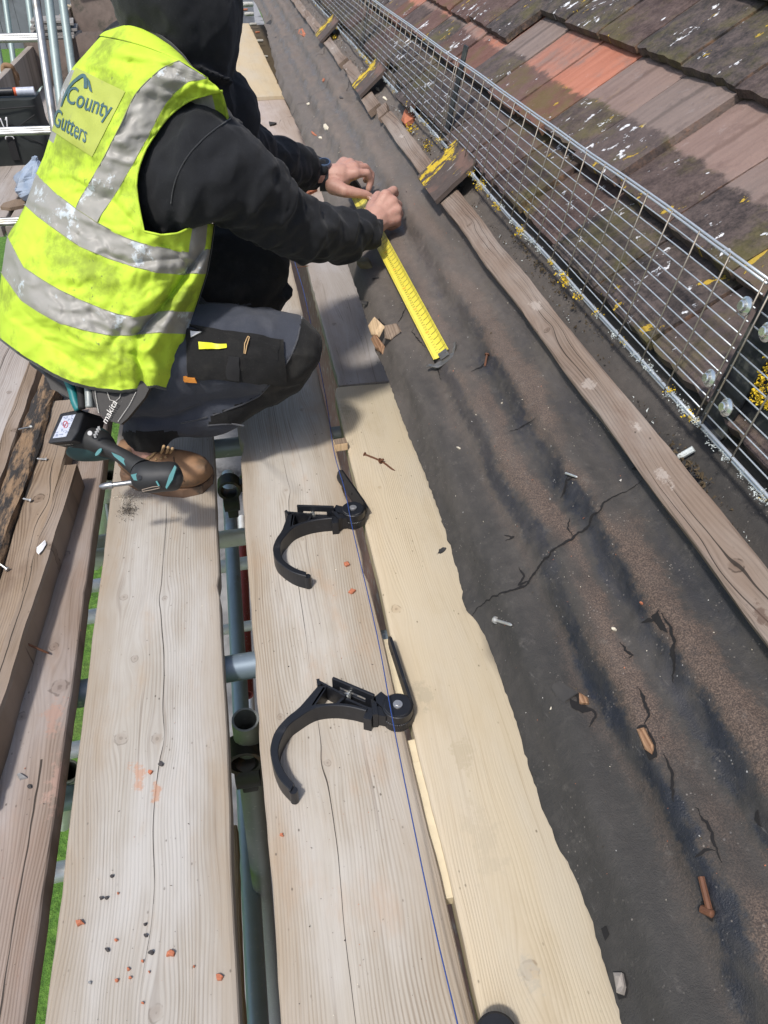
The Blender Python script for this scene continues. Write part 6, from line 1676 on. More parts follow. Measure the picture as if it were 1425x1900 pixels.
# printed back panel
dg = bpy.context.evaluated_depsgraph_get(); dg.update()
_ve = vest.evaluated_get(dg); _vm = _ve.to_mesh(); _bvh = BVHTree.FromPolygons([vest.matrix_world @ v.co for v in _vm.vertices], [tuple(p.vertices) for p in _vm.polygons])
def on_vest(x, y, lift):
    d = ray(x, y); hit = _bvh.ray_cast(CAM, d.normalized())
    if hit[0] is None: return PD(x, y, 1.33)
    nrm = hit[1] if hit[1].dot(d) < 0 else -hit[1]
    return hit[0] + nrm * lift
def panel_mat():
    t = NT('vest_print_panel'); co = t.coord(); n = t.noise(co, 22, 5, .7)
    c = t.mix(n, (0.33, 0.375, 0.06), (0.42, 0.47, 0.09)); c = t.mix(t.m('MULTIPLY', t.sm(t.noise(co, 50, 5, .7), .6, .72), .5), c, (.26, .27, .12))
    return t.done(c, .55, t.bump(n, .2, .001))
Z2 = lambda x, y: (x / 2.85, y / 2.85)
quad = [Vector((*Z2(*q), 0)) for q in ((402, 358), (665, 486), (490, 830), (277, 692))]
pbm = MB(); rows = []
for i in range(19):
    v = i / 18; row = []
    for j in range(17):
        u = j / 16; q = quad[0].lerp(quad[1], u).lerp(quad[3].lerp(quad[2], u), v)
        row.append(on_vest(q.x, q.y, .0012))
    rows.append(row)
pbm.grid(rows); o = pbm.build('print_panel', panel_mat(), None, smooth=True); o.parent = vest
M_PRINT = simple('print_slate', (0.055, 0.115, 0.125), .6, .4, 60)
def text_on_vest(s, org, xa, ya, name, bold=.008):
    me = text_mesh(s, 1.0, M_PRINT, 'txt', 0.0, 0.0, bold)
    xs = [v.co.x for v in me.vertices]; x0, x1 = min(xs), max(xs); ys_ = [v.co.y for v in me.vertices]; y0 = -0.36
    bm = bmesh.new(); bm.from_mesh(me); bmesh.ops.triangulate(bm, faces=bm.faces)
    bmesh.ops.subdivide_edges(bm, edges=[e for e in bm.edges if e.calc_length() > .12], cuts=2, use_grid_fill=False)
    for v in bm.verts:
        u = (v.co.x - x0) / (x1 - x0); w = v.co.y - y0
        px = org[0] + xa[0] * u + ya[0] * w; py = org[1] + xa[1] * u + ya[1] * w
        v.co = on_vest(px / 2.85, py / 2.85, .0026)
    bm.to_mesh(me); bm.free()
    o = bpy.data.objects.new(name, me); col.objects.link(o); o.parent = vest
text_on_vest('County', (348, 548), (232, 92), (38, -128), 'lettering')
text_on_vest('Gutters', (283, 668), (172, 100), (28, -128), 'lettering')
def poly_on_vest(px, name):
    b = MB(); pts = [Vector((*Z2(*q), 0)) for q in px]; bm = bmesh.new(); vs = [bm.verts.new(p) for p in pts]; bm.faces.new(vs)
    bmesh.ops.triangulate(bm, faces=bm.faces); bmesh.ops.subdivide_edges(bm, edges=bm.edges, cuts=2)
    for v in bm.verts: v.co = on_vest(v.co.x, v.co.y, .0025)
    b.add_bm(bm); return b
def arch_px():
    c = catmull([Vector((x, y, 0)) for x, y in ((330, 566), (346, 518), (374, 462), (410, 424), (444, 404), (458, 424), (458, 471))], 4); n = len(c); o, i_ = [], []
    for k, p in enumerate(c):
        d = (c[min(k + 1, n - 1)] - c[max(k - 1, 0)]).normalized(); q = Vector((-d.y, d.x, 0)) * (3.5 + 5.5 * min(1, k / (n * .6))); o.append(p + q); i_.append(p - q)
    return o, i_
sw = MB(); _o, _i = arch_px(); sw.grid([[on_vest(a.x / 2.85, a.y / 2.85, .0026), on_vest((a.x + b_.x) / 5.7, (a.y + b_.y) / 5.7, .0026), on_vest(b_.x / 2.85, b_.y / 2.85, .0026)] for a, b_ in zip(_o, _i)])
s2 = poly_on_vest([(469, 413), (480, 430), (494, 490), (479, 484), (470, 455)], 'logo')
k0 = len(sw.v); sw.v += s2.v; sw.f += [tuple(i + k0 for i in f) for f in s2.f]; sw.m += s2.m
o = sw.build('roof_logo', M_PRINT, None, fix=False); o.parent = vest

# ---- hoodie: torso, sleeves and hood grown together
hb = MB()
tor = []
for pts, t, bb, i in lowS[9::6] + [r for r in upS[6::6]]:
    L, R_ = pts[0], pts[-1]
    n = len(pts)
    if n == NB + 1: R_ = R_ + Vector((45, -15, 0)); L = L + Vector((18, 8, 0))
    m_ = pts[n // 2]
    ax = (L + R_) / 2; A = (PD(R_.x, R_.y, t) - PD(L.x, L.y, t)) / 2 * (.86 if n == NB + 1 else .88)
    B = (-FW - UW * .35).normalized() * (bb - .035)
    tor.append((PD(ax.x, ax.y, t), A, B))
loft(hb, tor, 2, 40)
def wrink(amp, fx, seed, sag=0.0):
    def f(v, a, p):
        return amp * fbm((v * fx, math.cos(a) * 1.3 + seed, math.sin(a) * 1.3), 3) + amp * .8 * (max(0, math.sin(v * fx * 2.1 + 2.2 * math.sin(a + seed) + 1.5 * fbm((v, a * .3, seed), 2))) ** 2)
    return f
RS = [((398, 178), (275, 345), 1.415, .080), ((430, 218), (284, 420), 1.39, .098), ((468, 260), (350, 428), 1.385, .088), ((506, 294), (405, 413), 1.42, .078), ((532, 332), (462, 440), 1.465, .068),
      ((557, 363), (512, 469), 1.52, .062), ((600, 379), (568, 486), 1.59, .056), ((641, 391), (632, 483), 1.67, .049), ((674, 400), (668, 471), 1.735, .042), ((690, 409), (692, 451), 1.775, .032)]
loft(hb, sil_rings(RS), 8, 40, wrink(.0105, 2.3, 1.0))
LS = [((400, 190), (420, 330), 1.60, .08), ((462, 246), (468, 346), 1.74, .062), ((507, 260), (505, 350), 1.83, .058), ((540, 269), (538, 352), 1.91, .052), ((568, 281), (564, 354), 1.955, .045), ((588, 300), (588, 350), 1.985, .034)]
loft(hb, sil_rings(LS), 8, 36, wrink(.010, 2.2, 4.0))
HD = [((375, -178), (290, -176), 1.37, .035), ((408, -160), (252, -158), 1.37, .085), ((432, -118), (223, -108), 1.375, .135), ((446, -50), (208, -40), 1.38, .15), ((443, 0), (214, 0), 1.385, .155), ((440, 45), (236, 52), 1.39, .15), ((432, 90), (268, 92), 1.405, .125), ((424, 130), (300, 135), 1.425, .105), ((416, 168), (315, 185), 1.435, .085), ((400, 215), (310, 240), 1.445, .07)]
loft(hb, sil_rings(HD), 6, 40, lambda v, a, p: .012 * fbm((p.x * 9, p.y * 9, p.z * 4), 3) + .004 * math.sin(p.x * 70 + 3 * fbm((p.x * 3, p.y * 3, p.z * 3), 2)))
# trapezius / shoulder fill
for q in (((360, 190), 1.45, .080), ((330, 160), 1.46, .08), ((300, 140), 1.48, .09), ((250, 125), 1.51, .08), ((400, 215), 1.52, .09)):
    sphere(hb, PD(*q[0], q[1]), q[2])
hme = remesh(hb, .005, 2)
me_v = hme.vertices
_no = [v.normal.copy() for v in me_v]
for v, n_ in zip(me_v, _no):
    p = v.co.copy()
    v.co = p + n_ * (.0035 * fbm((p.x * 14, p.y * 14, p.z * 14), 3) + .0030 * max(0, 1 - abs(mnoise.noise(p * 13)) * 2.6) ** 3 + .0012 * fbm((p.x * 50, p.y * 40, p.z * 50), 2))
hoodie = mesh_child('hoodie', hme, M_HOOD, man); hoodie['label'] = 'black fleece hoodie with the hood up'
def resample2d(*pl):
    return [(p.x, p.y) for p in resample(catmull([Vector((*q, 0)) for q in pl], 4), 40)]
M_STITCH = fabric('seam_thread', (0.016, 0.017, 0.018), (0.03, 0.031, 0.033))
_hb = BVHTree.FromPolygons([v.co.copy() for v in hme.vertices], [tuple(p.vertices) for p in hme.polygons])
def on_mesh(bvh, x, y, lift, dt=1.4):
    d = ray(x, y); hit = bvh.ray_cast(CAM, d.normalized())
    if hit[0] is None: return PD(x, y, dt)
    nrm = hit[1] if hit[1].dot(d) < 0 else -hit[1]
    return hit[0] + nrm * lift
b = MB(); b.tube([on_mesh(_hb, *q, .0010) for q in resample2d((427, 221), (405, 236), (378, 258), (352, 286), (333, 318), (322, 350), (318, 378))], .0011, 6)
attach(b.build('shoulder_seam', M_STITCH, None, smooth=True), man); o = bpy.data.objects['shoulder_seam']; o.parent = hoodie; o.matrix_parent_inverse = hoodie.matrix_basis.inverted() @ Matrix.Identity(4)

# ---- trousers
tb_ = MB()
TH = [((240, 590), (190, 770), 1.57, .09), ((330, 562), (300, 770), 1.57, .10), ((400, 566), (372, 752), 1.585, .098), ((478, 571), (450, 738), 1.605, .092), ((540, 583), (508, 726), 1.63, .083), ((578, 608), (548, 716), 1.65, .070), ((594, 645), (578, 690), 1.66, .038)]
loft(tb_, sil_rings(TH), 6, 40, wrink(.003, 1.4, 2.0))
SH = [((520, 625), (594, 655), 1.66, .062), ((468, 672), (566, 712), 1.655, .064), ((405, 702), (502, 750), 1.65, .066), ((335, 722), (440, 790), 1.645, .066), ((272, 738), (372, 808), 1.645, .062), ((238, 770), (318, 816), 1.635, .052), ((232, 800), (302, 842), 1.655, .040)]
loft(tb_, sil_rings(SH), 6, 36, wrink(.0035, 1.6, 5.0))
LT = [((300, 470), (300, 600), 1.66, .08), ((400, 418), (395, 588), 1.71, .085), ((468, 428), (470, 582), 1.74, .08), ((516, 452), (506, 562), 1.755, .066), ((537, 488), (530, 525), 1.76, .035)]
loft(tb_, sil_rings(LT), 6, 36, wrink(.003, 1.5, 8.0))
LSH = [(PD(500, 515, 1.76), .065), (PD(455, 575, 1.82), .062), (PD(400, 640, 1.88), .055), (PD(345, 690, 1.93), .045)]
tb_.tube([q[0] for q in LSH], [q[1] for q in LSH], 20)
sphere(tb_, PD(195, 650, 1.58), (.13, .13, .11), seg=24); sphere(tb_, PD(140, 632, 1.62), (.10, .11, .09), seg=20); sphere(tb_, PD(290, 620, 1.58), (.12, .12, .12), seg=20)
tme = remesh(tb_, .0065, 2)
_no = [v.normal.copy() for v in tme.vertices]
for v, n_ in zip(tme.vertices, _no):
    p = v.co.copy(); v.co = p + n_ * (.0032 * fbm((p.x * 13, p.y * 13, p.z * 13), 3) + .0034 * max(0, 1 - abs(mnoise.noise(p * 11)) * 2.6) ** 3 + .001 * fbm((p.x * 45, p.y * 40, p.z * 50), 2))
KNEE = [(560, 590), (552, 630), (537, 665), (520, 690), (480, 735), (395, 770), (385, 790), (430, 786), (452, 790), (500, 760), (560, 725), (600, 690), (610, 640), (590, 600)]
def inside(x, y, poly):
    c = False; j = len(poly) - 1
    for i in range(len(poly)):
        if (poly[i][1] > y) != (poly[j][1] > y) and x < (poly[j][0] - poly[i][0]) * (y - poly[i][1]) / (poly[j][1] - poly[i][1]) + poly[i][0]: c = not c
        j = i
    return c
mi = []
for p in tme.polygons:
    c = p.center; x, y, t = proj(c)
    dark = (t < 1.80 and inside(x, y, KNEE)) or (x > 325 and y < 564) or (t > 1.70 and x > 300 and y < 600) or (x < 330 and y > 800)  # whole left leg goes black too, its shade put into the colour
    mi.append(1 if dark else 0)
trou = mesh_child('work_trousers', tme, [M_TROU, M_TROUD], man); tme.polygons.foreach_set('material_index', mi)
trou['label'] = 'grey and black work trousers with padded knees'
_tb = BVHTree.FromPolygons([v.co.copy() for v in tme.vertices], [tuple(p.vertices) for p in tme.polygons])
def slab_on(bvh, px, lift, name, mat, root, nu=14, nv=8, bulge=0.0, wr=0.0, round_=True):
    """patch lying on a garment; px: four corners, clockwise from top left"""
    q = [Vector((*p, 0)) for p in px]; b = MB(); top = []; bot = []
    for i in range(nv + 1):
        v = i / nv; r = []; s = []
        for j in range(nu + 1):
            u = j / nu; p = q[0].lerp(q[1], u).lerp(q[3].lerp(q[2], u), v); bl_ = bulge * math.sin(math.pi * u) * math.sin(math.pi * v)
            r.append(on_mesh(bvh, p.x, p.y, lift + bl_ + wr * fbm((p.x * .06, p.y * .06, 1), 2))); s.append(on_mesh(bvh, p.x, p.y, -.002))
        top.append(r); bot.append(s)
    b.grid(top); b.grid(bot)
    edge = lambda g: g[0] + [r[-1] for r in g[1:]] + list(reversed(g[-1][:-1])) + [r[0] for r in reversed(g[1:-1])]
    b.grid([edge(top), edge(bot)], 0, closed=True)
    o = b.build(name, mat, None, smooth=True, auto=50); attach(o, man); o.parent = root; o.matrix_parent_inverse = Matrix.Translation(-root.matrix_basis.translation) if root is man else Matrix.Identity(4)
    return o
def fixp(o, root):
    o.parent = root; o.matrix_parent_inverse = Matrix.Identity(4); return o
# trousers / hoodie / vest hang under 'man', whose location is cancelled in their parent inverse, so children in world coordinates need none
slab_on(_tb, [(345, 612), (523, 632), (530, 712), (347, 700)], .006, 'cargo_pocket', M_TROUD, trou, 18, 10, .004, .003)
slab_on(_tb, [(352, 606), (470, 622), (516, 632), (512, 668)], .0075, 'pocket_flap', M_TROUD, trou, 14, 6, .002, .002)
slab_on(_tb, [(421, 660), (441, 661), (440, 703), (420, 700)], .0125, 'webbing_tab', M_WEB, trou, 4, 8)
_pk = M_HIVIS
slab_on(_tb, [(369, 637), (416, 641), (416, 648), (369, 650)], .0125, 'yellow_marker', simple('marker_yellow', (0.72, 0.72, 0.01), .35), trou, 8, 3)
slab_on(_tb, [(340, 698), (362, 698), (365, 706), (340, 706)], .009, 'orange_pencil', simple('pencil_orange', (0.62, 0.24, 0.04), .5), trou, 5, 2)
M_ZIP = simple('zip_tan', (0.50, 0.33, 0.16), .6)
b = MB(); zp = [on_mesh(_tb, *q, .0128) for q in ((459, 627), (462, 628), (456, 642), (453, 655), (450, 654), (453, 640), (459, 627))]; b.tube(zp, .0011, 6); fixp(b.build('zip', M_ZIP, None, smooth=True), trou)
slab_on(_tb, [(353, 617), (373, 620), (360, 626), (354, 628)], .010, 'label_tag', simple('white_tag', (0.7, 0.7, 0.7), .7), trou, 4, 2)
for nm, pl in (('knee_seam', ((560, 588), (556, 610), (552, 630), (545, 648), (537, 665), (520, 690), (500, 714), (480, 735), (450, 750), (420, 761), (395, 770))), ('side_seam', ((385, 774), (360, 780), (335, 785))), ('side_seam', ((385, 789), (410, 787), (430, 786), (452, 790)))):
    b = MB(); b.tube([on_mesh(_tb, *q, .0008) for q in pl], .0017, 6); fixp(b.build(nm, fabric('seam_grey', (0.035, 0.037, 0.043), (0.07, 0.072, 0.08)), None, smooth=True), trou)

# ---- boots
def boot(spec, sole_px, name_lbl, lace=True):
    b = MB(); rings = []
    for a, c in spec:
        x, y = (a[0] + c[0]) / 2, (a[1] + c[1]) / 2; t = zt(x, y, .052); rings.append((a, c, t, .046))
    loft(b, sil_rings(rings), 6, 32, lambda v, a, p: .002 * fbm((p.x * 30, p.y * 30, p.z * 30), 3))
    b.v = [Vector((p.x, p.y, max(p.z, .012))) for p in b.v]
    me = remesh(b, .004, 3); o = mesh_child('boot', me, M_BOOT, man)
    s = MB(); s.prism([P(*q, .022) for q in sole_px], (0, 0, -.0205)); fixp(s.build('sole', M_SOLE, None), o)
    return o
bt_ = boot([((236, 812), (242, 880)), ((262, 812), (262, 895)), ((290, 826), (290, 900)), ((322, 832), (316, 905)), ((350, 836), (342, 905)), ((374, 846), (370, 899)), ((389, 860), (388, 884))],
     [(222, 880), (250, 896), (300, 907), (338, 910), (374, 902), (393, 884), (396, 868), (380, 848), (340, 836), (280, 836), (228, 850)], '')
bt_['label'] = 'tan leather work boot'
_bb = BVHTree.FromPolygons([v.co.copy() for v in bt_.data.vertices], [tuple(p.vertices) for p in bt_.data.polygons])
for k, pl in enumerate((((262, 846), (275, 838), (285, 828)), ((276, 852), (288, 842), (296, 828)), ((290, 854), (300, 842), (304, 828)), ((300, 852), (310, 842), (312, 830)), ((308, 850), (316, 842), (320, 832)))):
    b = MB(); b.tube(catmull([on_mesh(_bb, *q, .003) for q in pl], 3), .0028, 6); fixp(b.build('lace', M_LACE, None, smooth=True), bt_)
b = MB(); b.tube([on_mesh(_bb, *q, .0006) for q in ((326, 834), (322, 850), (326, 868), (334, 884), (342, 893))], .0014, 6); fixp(b.build('toe_seam', M_SOLE, None, smooth=True), bt_)
b = MB(); fb2 = P(332, 706, .05); sphere(b, fb2, (.14, .05, .05), seg=20); b.v = [Vector((p.x, p.y, max(p.z, .002))) for p in b.v]
o = attach(b.build('boot', M_BOOT, None, smooth=True), man)

# ---- body: one continuous skin from head to hands
Z7 = lambda x, y: (560 + x / 4.317, 260 + y / 4.317)
def H(x, y, t): return PD(*Z7(x, y), t)
sb = MB()
core = [(c, A * .9, B * .85) for c, A, B in tor]; loft(sb, core, 2, 24)
capsule(sb, PD(345, 110, 1.40), PD(345, 40, 1.39), .058, .055)
hc = PD(335, -30, 1.385); capsule(sb, hc, hc + Vector((.012, .008, .030)), .084, .076); sphere(sb, hc + Vector((.04, .012, -.04)), (.06, .06, .06))
# face turned towards the roof: nose, brow, chin, ears
fdir = Vector((.85, .5, -.2)).normalized(); fs = Vector((-fdir.y, fdir.x, 0)).normalized(); fu = fdir.cross(fs) * -1
if fu.z < 0: fu = -fu
capsule(sb, hc + fdir * .085 + fu * .015, hc + fdir * .108 - fu * .022, .009, .014); capsule(sb, hc + fdir * .078 - fu * .062, hc + fdir * .07 - fu * .082, .022, .022)
for s_ in (-1, 1):
    capsule(sb, hc + fs * .086 * s_ + fu * .02, hc + fs * .088 * s_ - fu * .03, .014, .010); capsule(sb, hc + fdir * .082 + fs * .03 * s_ + fu * .03, hc + fdir * .075 + fs * .05 * s_ + fu * .03, .010, .009)
capsule(sb, hc + fdir * .088 + fs * .02 - fu * .045, hc + fdir * .088 - fs * .02 - fu * .045, .007, .007)
def limb(rs, k):
    rr = [(c, A * k, B * k) for c, A, B in sil_rings(rs)]; loft(sb, rr, 3, 16)
limb(RS[:-1], .72); limb(LS[:-1], .72)
# right hand: fist closed on the blade
w_ = H(505, 712, 1.775); capsule(sb, PD(660, 440, 1.72), w_, .029, .029)
pal = H(598, 628, 1.795)
capsule(sb, w_, pal, .029, .034)
kn_ = [((672, 452), 1.790, .0165), ((722, 500), 1.790, .0165), ((752, 562), 1.793, .016), ((752, 628), 1.80, .015)]
for (q, t, r) in kn_: capsule(sb, pal.lerp(w_, .35), H(*q, t), .022, r)
for a, c in zip(kn_, kn_[1:]): capsule(sb, H(*a[0], a[1]), H(*c[0], c[1]), .013, .013)
FG = [[((672, 452), 1.79), ((735, 402), 1.815), ((748, 428), 1.84), ((715, 470), 1.85)], [((722, 500), 1.79), ((772, 520), 1.825), ((752, 570), 1.85), ((700, 590), 1.85)],
      [((752, 562), 1.793), ((782, 590), 1.828), ((748, 632), 1.852), ((695, 640), 1.85)], [((752, 628), 1.80), ((768, 668), 1.83), ((720, 700), 1.85), ((675, 690), 1.848)]]
for k, ch in enumerate(FG):
    r0 = (.0118, .0122, .0115, .0102)[k]
    for i in range(3): capsule(sb, H(*ch[i][0], ch[i][1]), H(*ch[i + 1][0], ch[i + 1][1]), r0 * (1 - .09 * i) * (1.1 if i == 0 else 1), r0 * (1 - .09 * (i + 1)))
th_ = [((560, 610), 1.785, .019), ((560, 545), 1.80, .0155), ((585, 480), 1.825, .0125), ((610, 440), 1.84, .0105)]
for a, c in zip(th_, th_[1:]): capsule(sb, H(*a[0], a[1]), H(*c[0], c[1]), a[2], c[2])
# left hand: thumb and forefinger pinching the blade
lw = H(185, 288, 1.985); capsule(sb, PD(575, 322, 1.95), lw, .026, .027)
lp = H(300, 292, 1.985); capsule(sb, lw, lp, .029, .033)
lk = [((428, 268), 1.975, .0155), ((418, 222), 1.985, .016), ((385, 190), 2.0, .015), ((335, 178), 2.015, .0145)]
for (q, t, r) in lk: capsule(sb, lp.lerp(lw, .25), H(*q, t), .022, r)
for a, c in zip(lk, lk[1:]): capsule(sb, H(*a[0], a[1]), H(*c[0], c[1]), .0135, .0135)
LF = [[((428, 268), 1.975), ((520, 262), 1.985), ((552, 325), 2.005), ((535, 392), 2.012)], [((418, 222), 1.985), ((505, 218), 2.005), ((556, 275), 2.03), ((553, 345), 2.035)],
      [((385, 190), 2.0), ((470, 202), 2.035), ((520, 262), 2.055), ((510, 320), 2.05)], [((335, 178), 2.015), ((410, 190), 2.05), ((450, 240), 2.065), ((440, 290), 2.055)]]
for k, ch in enumerate(LF):
    r0 = (.0108, .0112, .0108, .0095)[k]
    for i in range(3): capsule(sb, H(*ch[i][0], ch[i][1]), H(*ch[i + 1][0], ch[i + 1][1]), r0 * (1.08 - .09 * i), r0 * (1 - .09 * (i + .6)))
lt = [((255, 370), 1.965, .022), ((345, 408), 1.955, .0165), ((445, 425), 1.962, .0128), ((515, 437), 1.972, .0112), ((553, 456), 1.98, .0092)]
for a, c in zip(lt, lt[1:]): capsule(sb, H(*a[0], a[1]), H(*c[0], c[1]), a[2], c[2])
# shanks under the trousers keep the body whole down to the feet
sphere(sb, PD(200, 650, 1.58), (.13, .12, .11), seg=20)
for spec in (TH, SH, LT):
    rr = [(c, A * .62, B * .62) for c, A, B in sil_rings(spec)][:-1]; loft(sb, rr, 2, 14)
capsule(sb, PD(474, 520, 1.77), PD(345, 690, 1.93), .040, .035); capsule(sb, PD(268, 820, 1.655), P(285, 868, .05), .032, .03)
capsule(sb, P(285, 868, .05), P(360, 872, .04), .03, .022); capsule(sb, PD(345, 690, 1.93), P(345, 706, .05), .034, .03); capsule(sb, PD(345, 40, 1.39), PD(320, 210, 1.43), .055, .08)
bme = remesh(sb, .0032, 3, .5)
body = mesh_child('body', bme, M_SKIN, man)
_sk = BVHTree.FromPolygons([v.co.copy() for v in bme.vertices], [tuple(p.vertices) for p in bme.polygons])
# thumb nail, watch
b = MB(); rows = []
na, nb_ = Vector((*Z7(523, 452), 0)), Vector((*Z7(557, 470), 0)); nd = (nb_ - na); pn = Vector((-nd.y, nd.x, 0)).normalized() * 2.7
for i in range(6):
    v = i / 5; q = na.lerp(nb_, v); w2 = math.sin(math.pi * (.25 + .6 * v)); rows.append([on_mesh(_sk, (q + pn * s * w2).x, (q + pn * s * w2).y, .0007, 1.97) for s in (-1, -.4, .4, 1)])
b.grid(rows); fixp(b.build('thumb_nail', simple('nail_pink', (0.66, 0.44, 0.37), .3, .1), None, smooth=True), body)
watch = MB(); wa = [H(133, 240, 1.965), H(158, 330, 1.975)]
wc = H(178, 288, 1.985); ax = (H(300, 292, 1.985) - H(100, 285, 1.98)).normalized()
u_ = ax.cross(FW).normalized(); v_ = ax.cross(u_).normalized(); rows = []
for off, rr in ((-.011, .031), (-.0105, .0335), (.0105, .0335), (.011, .031)):
    rows.append([wc + ax * off + (u_ * math.cos(6.28318 * k / 28) * 1.12 + v_ * math.sin(6.28318 * k / 28)) * rr for k in range(28)])
watch.grid(rows, 0, closed=True)
wo = watch.build('watch', simple('watch_rubber', (0.02, 0.021, 0.023), .6, .3, 90), None, smooth=True, auto=40); attach(wo, man)
wo['label'] = 'black sports watch'
fc = H(168, 188, 1.955); nrm = (fc - wc); nrm = (nrm - ax * nrm.dot(ax)).normalized(); fc = wc + nrm * .0375; rot = nrm.to_track_quat('Z', 'Y').to_matrix()
b = MB(); rows = []
for zz, rr in ((-.005, .0165), (.002, .0175), (.004, .0165), (.004, .0135)): rows.append([fc + rot @ Vector((rr * math.cos(6.28318 * k / 24), rr * math.sin(6.28318 * k / 24), zz)) for k in range(24)])
b.grid(rows, 0, closed=True, cap=True); fixp(b.build('watch_case', simple('watch_blue', (0.12, 0.17, 0.26), .35, .2, 60, .6), None, smooth=True, auto=35), wo)
b = MB(); rows = [[fc + rot @ Vector((rr * math.cos(6.28318 * k / 24), rr * math.sin(6.28318 * k / 24), .0046)) for k in range(24)] for rr in (.013, .004)]
b.grid(rows, 0, closed=True); fixp(b.build('watch_dial', simple('watch_dial', (0.01, 0.012, 0.015), .15), None), wo)
# collar tag
b = MB(); tg = [(246, 33), (258, 34), (278, 41), (280, 49), (268, 47), (250, 41)]; b.prism([PD(x, y, 1.30) for x, y in tg], FW * .0015); fixp(b.build('collar_label', simple('cotton_tag', (0.72, 0.66, 0.56), .8), None), vest)

# ---- tool holster on the belt
M_LEATH = simple('holster_leather', (0.022, 0.020, 0.018), .6, .5, 40, bump=.35)
M_THR = simple('white_thread', (0.62, 0.60, 0.56), .8)
M_TEAL = plastic('teal_plastic', (0.012, 0.155, 0.165), .38)
hol = MB(); hp = [(168, 700), (285, 705), (268, 738), (250, 760), (236, 777), (224, 787), (206, 782), (190, 772), (180, 760), (172, 735)]
hol.prism([PD(x, y, 1.415 + .0002 * (x - 168)) for x, y in hp], FW * .012)
hs = attach(hol.build('tool_holster', M_LEATH, None), man); hs['label'] = 'black leather tool holster with white stitching'
def stitch(pl, name):
    b = MB(); pts = resample([PD(x, y, 1.4125 + .0002 * (x - 168)) for x, y in pl], 2 * int(6 + 8 * len(pl)))
    for i in range(0, len(pts) - 1, 2): b.tube([pts[i], pts[i + 1]], .0009, 5)
    fixp(b.build(name, M_THR, None), hs)
stitch([(175, 712), (178, 738), (183, 766)], 'stitching'); stitch([(252, 728), (240, 752), (219, 782)], 'stitching'); stitch([(199, 728), (204, 742), (214, 745), (222, 738), (224, 730)], 'stitching')
me = text_mesh('makita', .017, M_THR, 'holster_print', 0.0, .2)
o = bpy.data.objects.new('holster_print', me); col.objects.link(o)
rx = (RW * .45 + UW * .89).normalized(); rz = -FW; ry = rz.cross(rx).normalized()
o.matrix_world = Matrix(((rx.x, ry.x, rz.x, 0), (rx.y, ry.y, rz.y, 0), (rx.z, ry.z, rz.z, 0), (0, 0, 0, 1))); o.location = PD(203, 765, 1.4165); o.parent = hs; 
for nm, pl, r, m in (('teal_strap', ((123, 700, 1.46), (133, 722, 1.455), (139, 745, 1.45), (146, 760, 1.45)), .008, M_TEAL), ('steel_clip', ((163, 712, 1.43), (165, 735, 1.425), (166, 756, 1.425)), .0075, M_GALVD), ('belt_strap', ((148, 705, 1.45), (150, 730, 1.445), (152, 758, 1.44)), .007, M_WEB)):
    b = MB(); b.tube(catmull([PD(*q) for q in pl], 4), r, 8); fixp(b.build(nm, m, None, smooth=True), hs)
b = MB(); pts = [PD(x, y, 1.50) for x, y in ((82, 690), (110, 705), (132, 712), (128, 738), (110, 728), (95, 722))]; b.prism(pts, FW * .02); fixp(b.build('pouch_flap', M_LEATH, None), hs)

# ================================================================ CORDLESS DRIVER hanging in the holster
drill = empty('cordless_driver', PD(230, 840, 1.45), 'black and teal cordless driver hanging battery up from the man\'s hip', 'power tool')
def dpart(b, name, mat, smooth=True, auto=45, par=None):
    o = b.build(name, mat, None, smooth=smooth, auto=auto); attach(o, drill)
    if par is not None: o.parent = par; o.matrix_parent_inverse = drill.matrix_basis.inverted() @ Matrix.Identity(4) if False else Matrix.Identity(4)
    return o
Z6 = lambda x, y: (60 + x / 3.958, 680 + y / 3.958)
def D(x, y, t): return PD(*Z6(x, y), t)
lab6 = [(108, 566), (200, 345), (345, 312), (378, 352), (338, 478), (290, 548)]
ex = D(470, 590, 1.50) - D(300, 548, 1.425)
bm = bmesh.new(); out0 = [D(x, y, 1.42 + (566 - y) * .00015) for x, y in lab6]
v0 = [bm.verts.new(p) for p in out0]; v1 = [bm.verts.new(p + ex * .98) for p in out0]
bm.faces.new(v0); bm.faces.new(list(reversed(v1)))
for i in range(6): bm.faces.new((v0[i], v1[i], v1[(i + 1) % 6], v0[(i + 1) % 6]))
bmesh.ops.recalc_face_normals(bm, faces=bm.faces); bmesh.ops.bevel(bm, geom=list(bm.edges), offset=.004, segments=3, affect='EDGES', profile=.6)
b = MB(); b.add_bm(bm); bat = dpart(b, 'battery', plastic('battery_black', (0.012, 0.013, 0.016), .42))
nf = (out0[1] - out0[0]).cross(out0[5] - out0[0]).normalized(); nf = nf if nf.dot(FW) < 0 else -nf
def face_pt(x, y, lift=.0008):
    r = ray(*Z6(x, y)); o_ = out0[0] + nf * lift; t = (o_ - CAM).dot(nf) / r.dot(nf); return CAM + r * t
def sticker_mat():
    t = NT('battery_sticker'); co = t.coord(); n = None; k = t.noise(t.scale(co, (1, 1, 3)), 190, 3)
    c = t.mix(t.sm(k, .52, .60), (.45, .48, .56), (.22, .25, .33)); return t.done(c, .4)
b = MB(); b.face([b.vert(face_pt(*q)) for q in ((150, 528), (225, 365), (318, 352), (248, 515))]); dpart(b, 'warning_sticker', sticker_mat(), False, par=bat)
b = MB()
for rr in (13, 9):
    pass
ring = [face_pt(243 + 17 * math.cos(a), 425 + 24 * math.sin(a), .0014) for a in [6.28318 * k / 20 for k in range(21)]]
b.tube(ring, .0007, 5); b.tube([face_pt(234, 442, .0014), face_pt(253, 408, .0014)], .0007, 5); dpart(b, 'no_sign', simple('sign_red', (0.5, 0.10, 0.12), .5), par=bat)
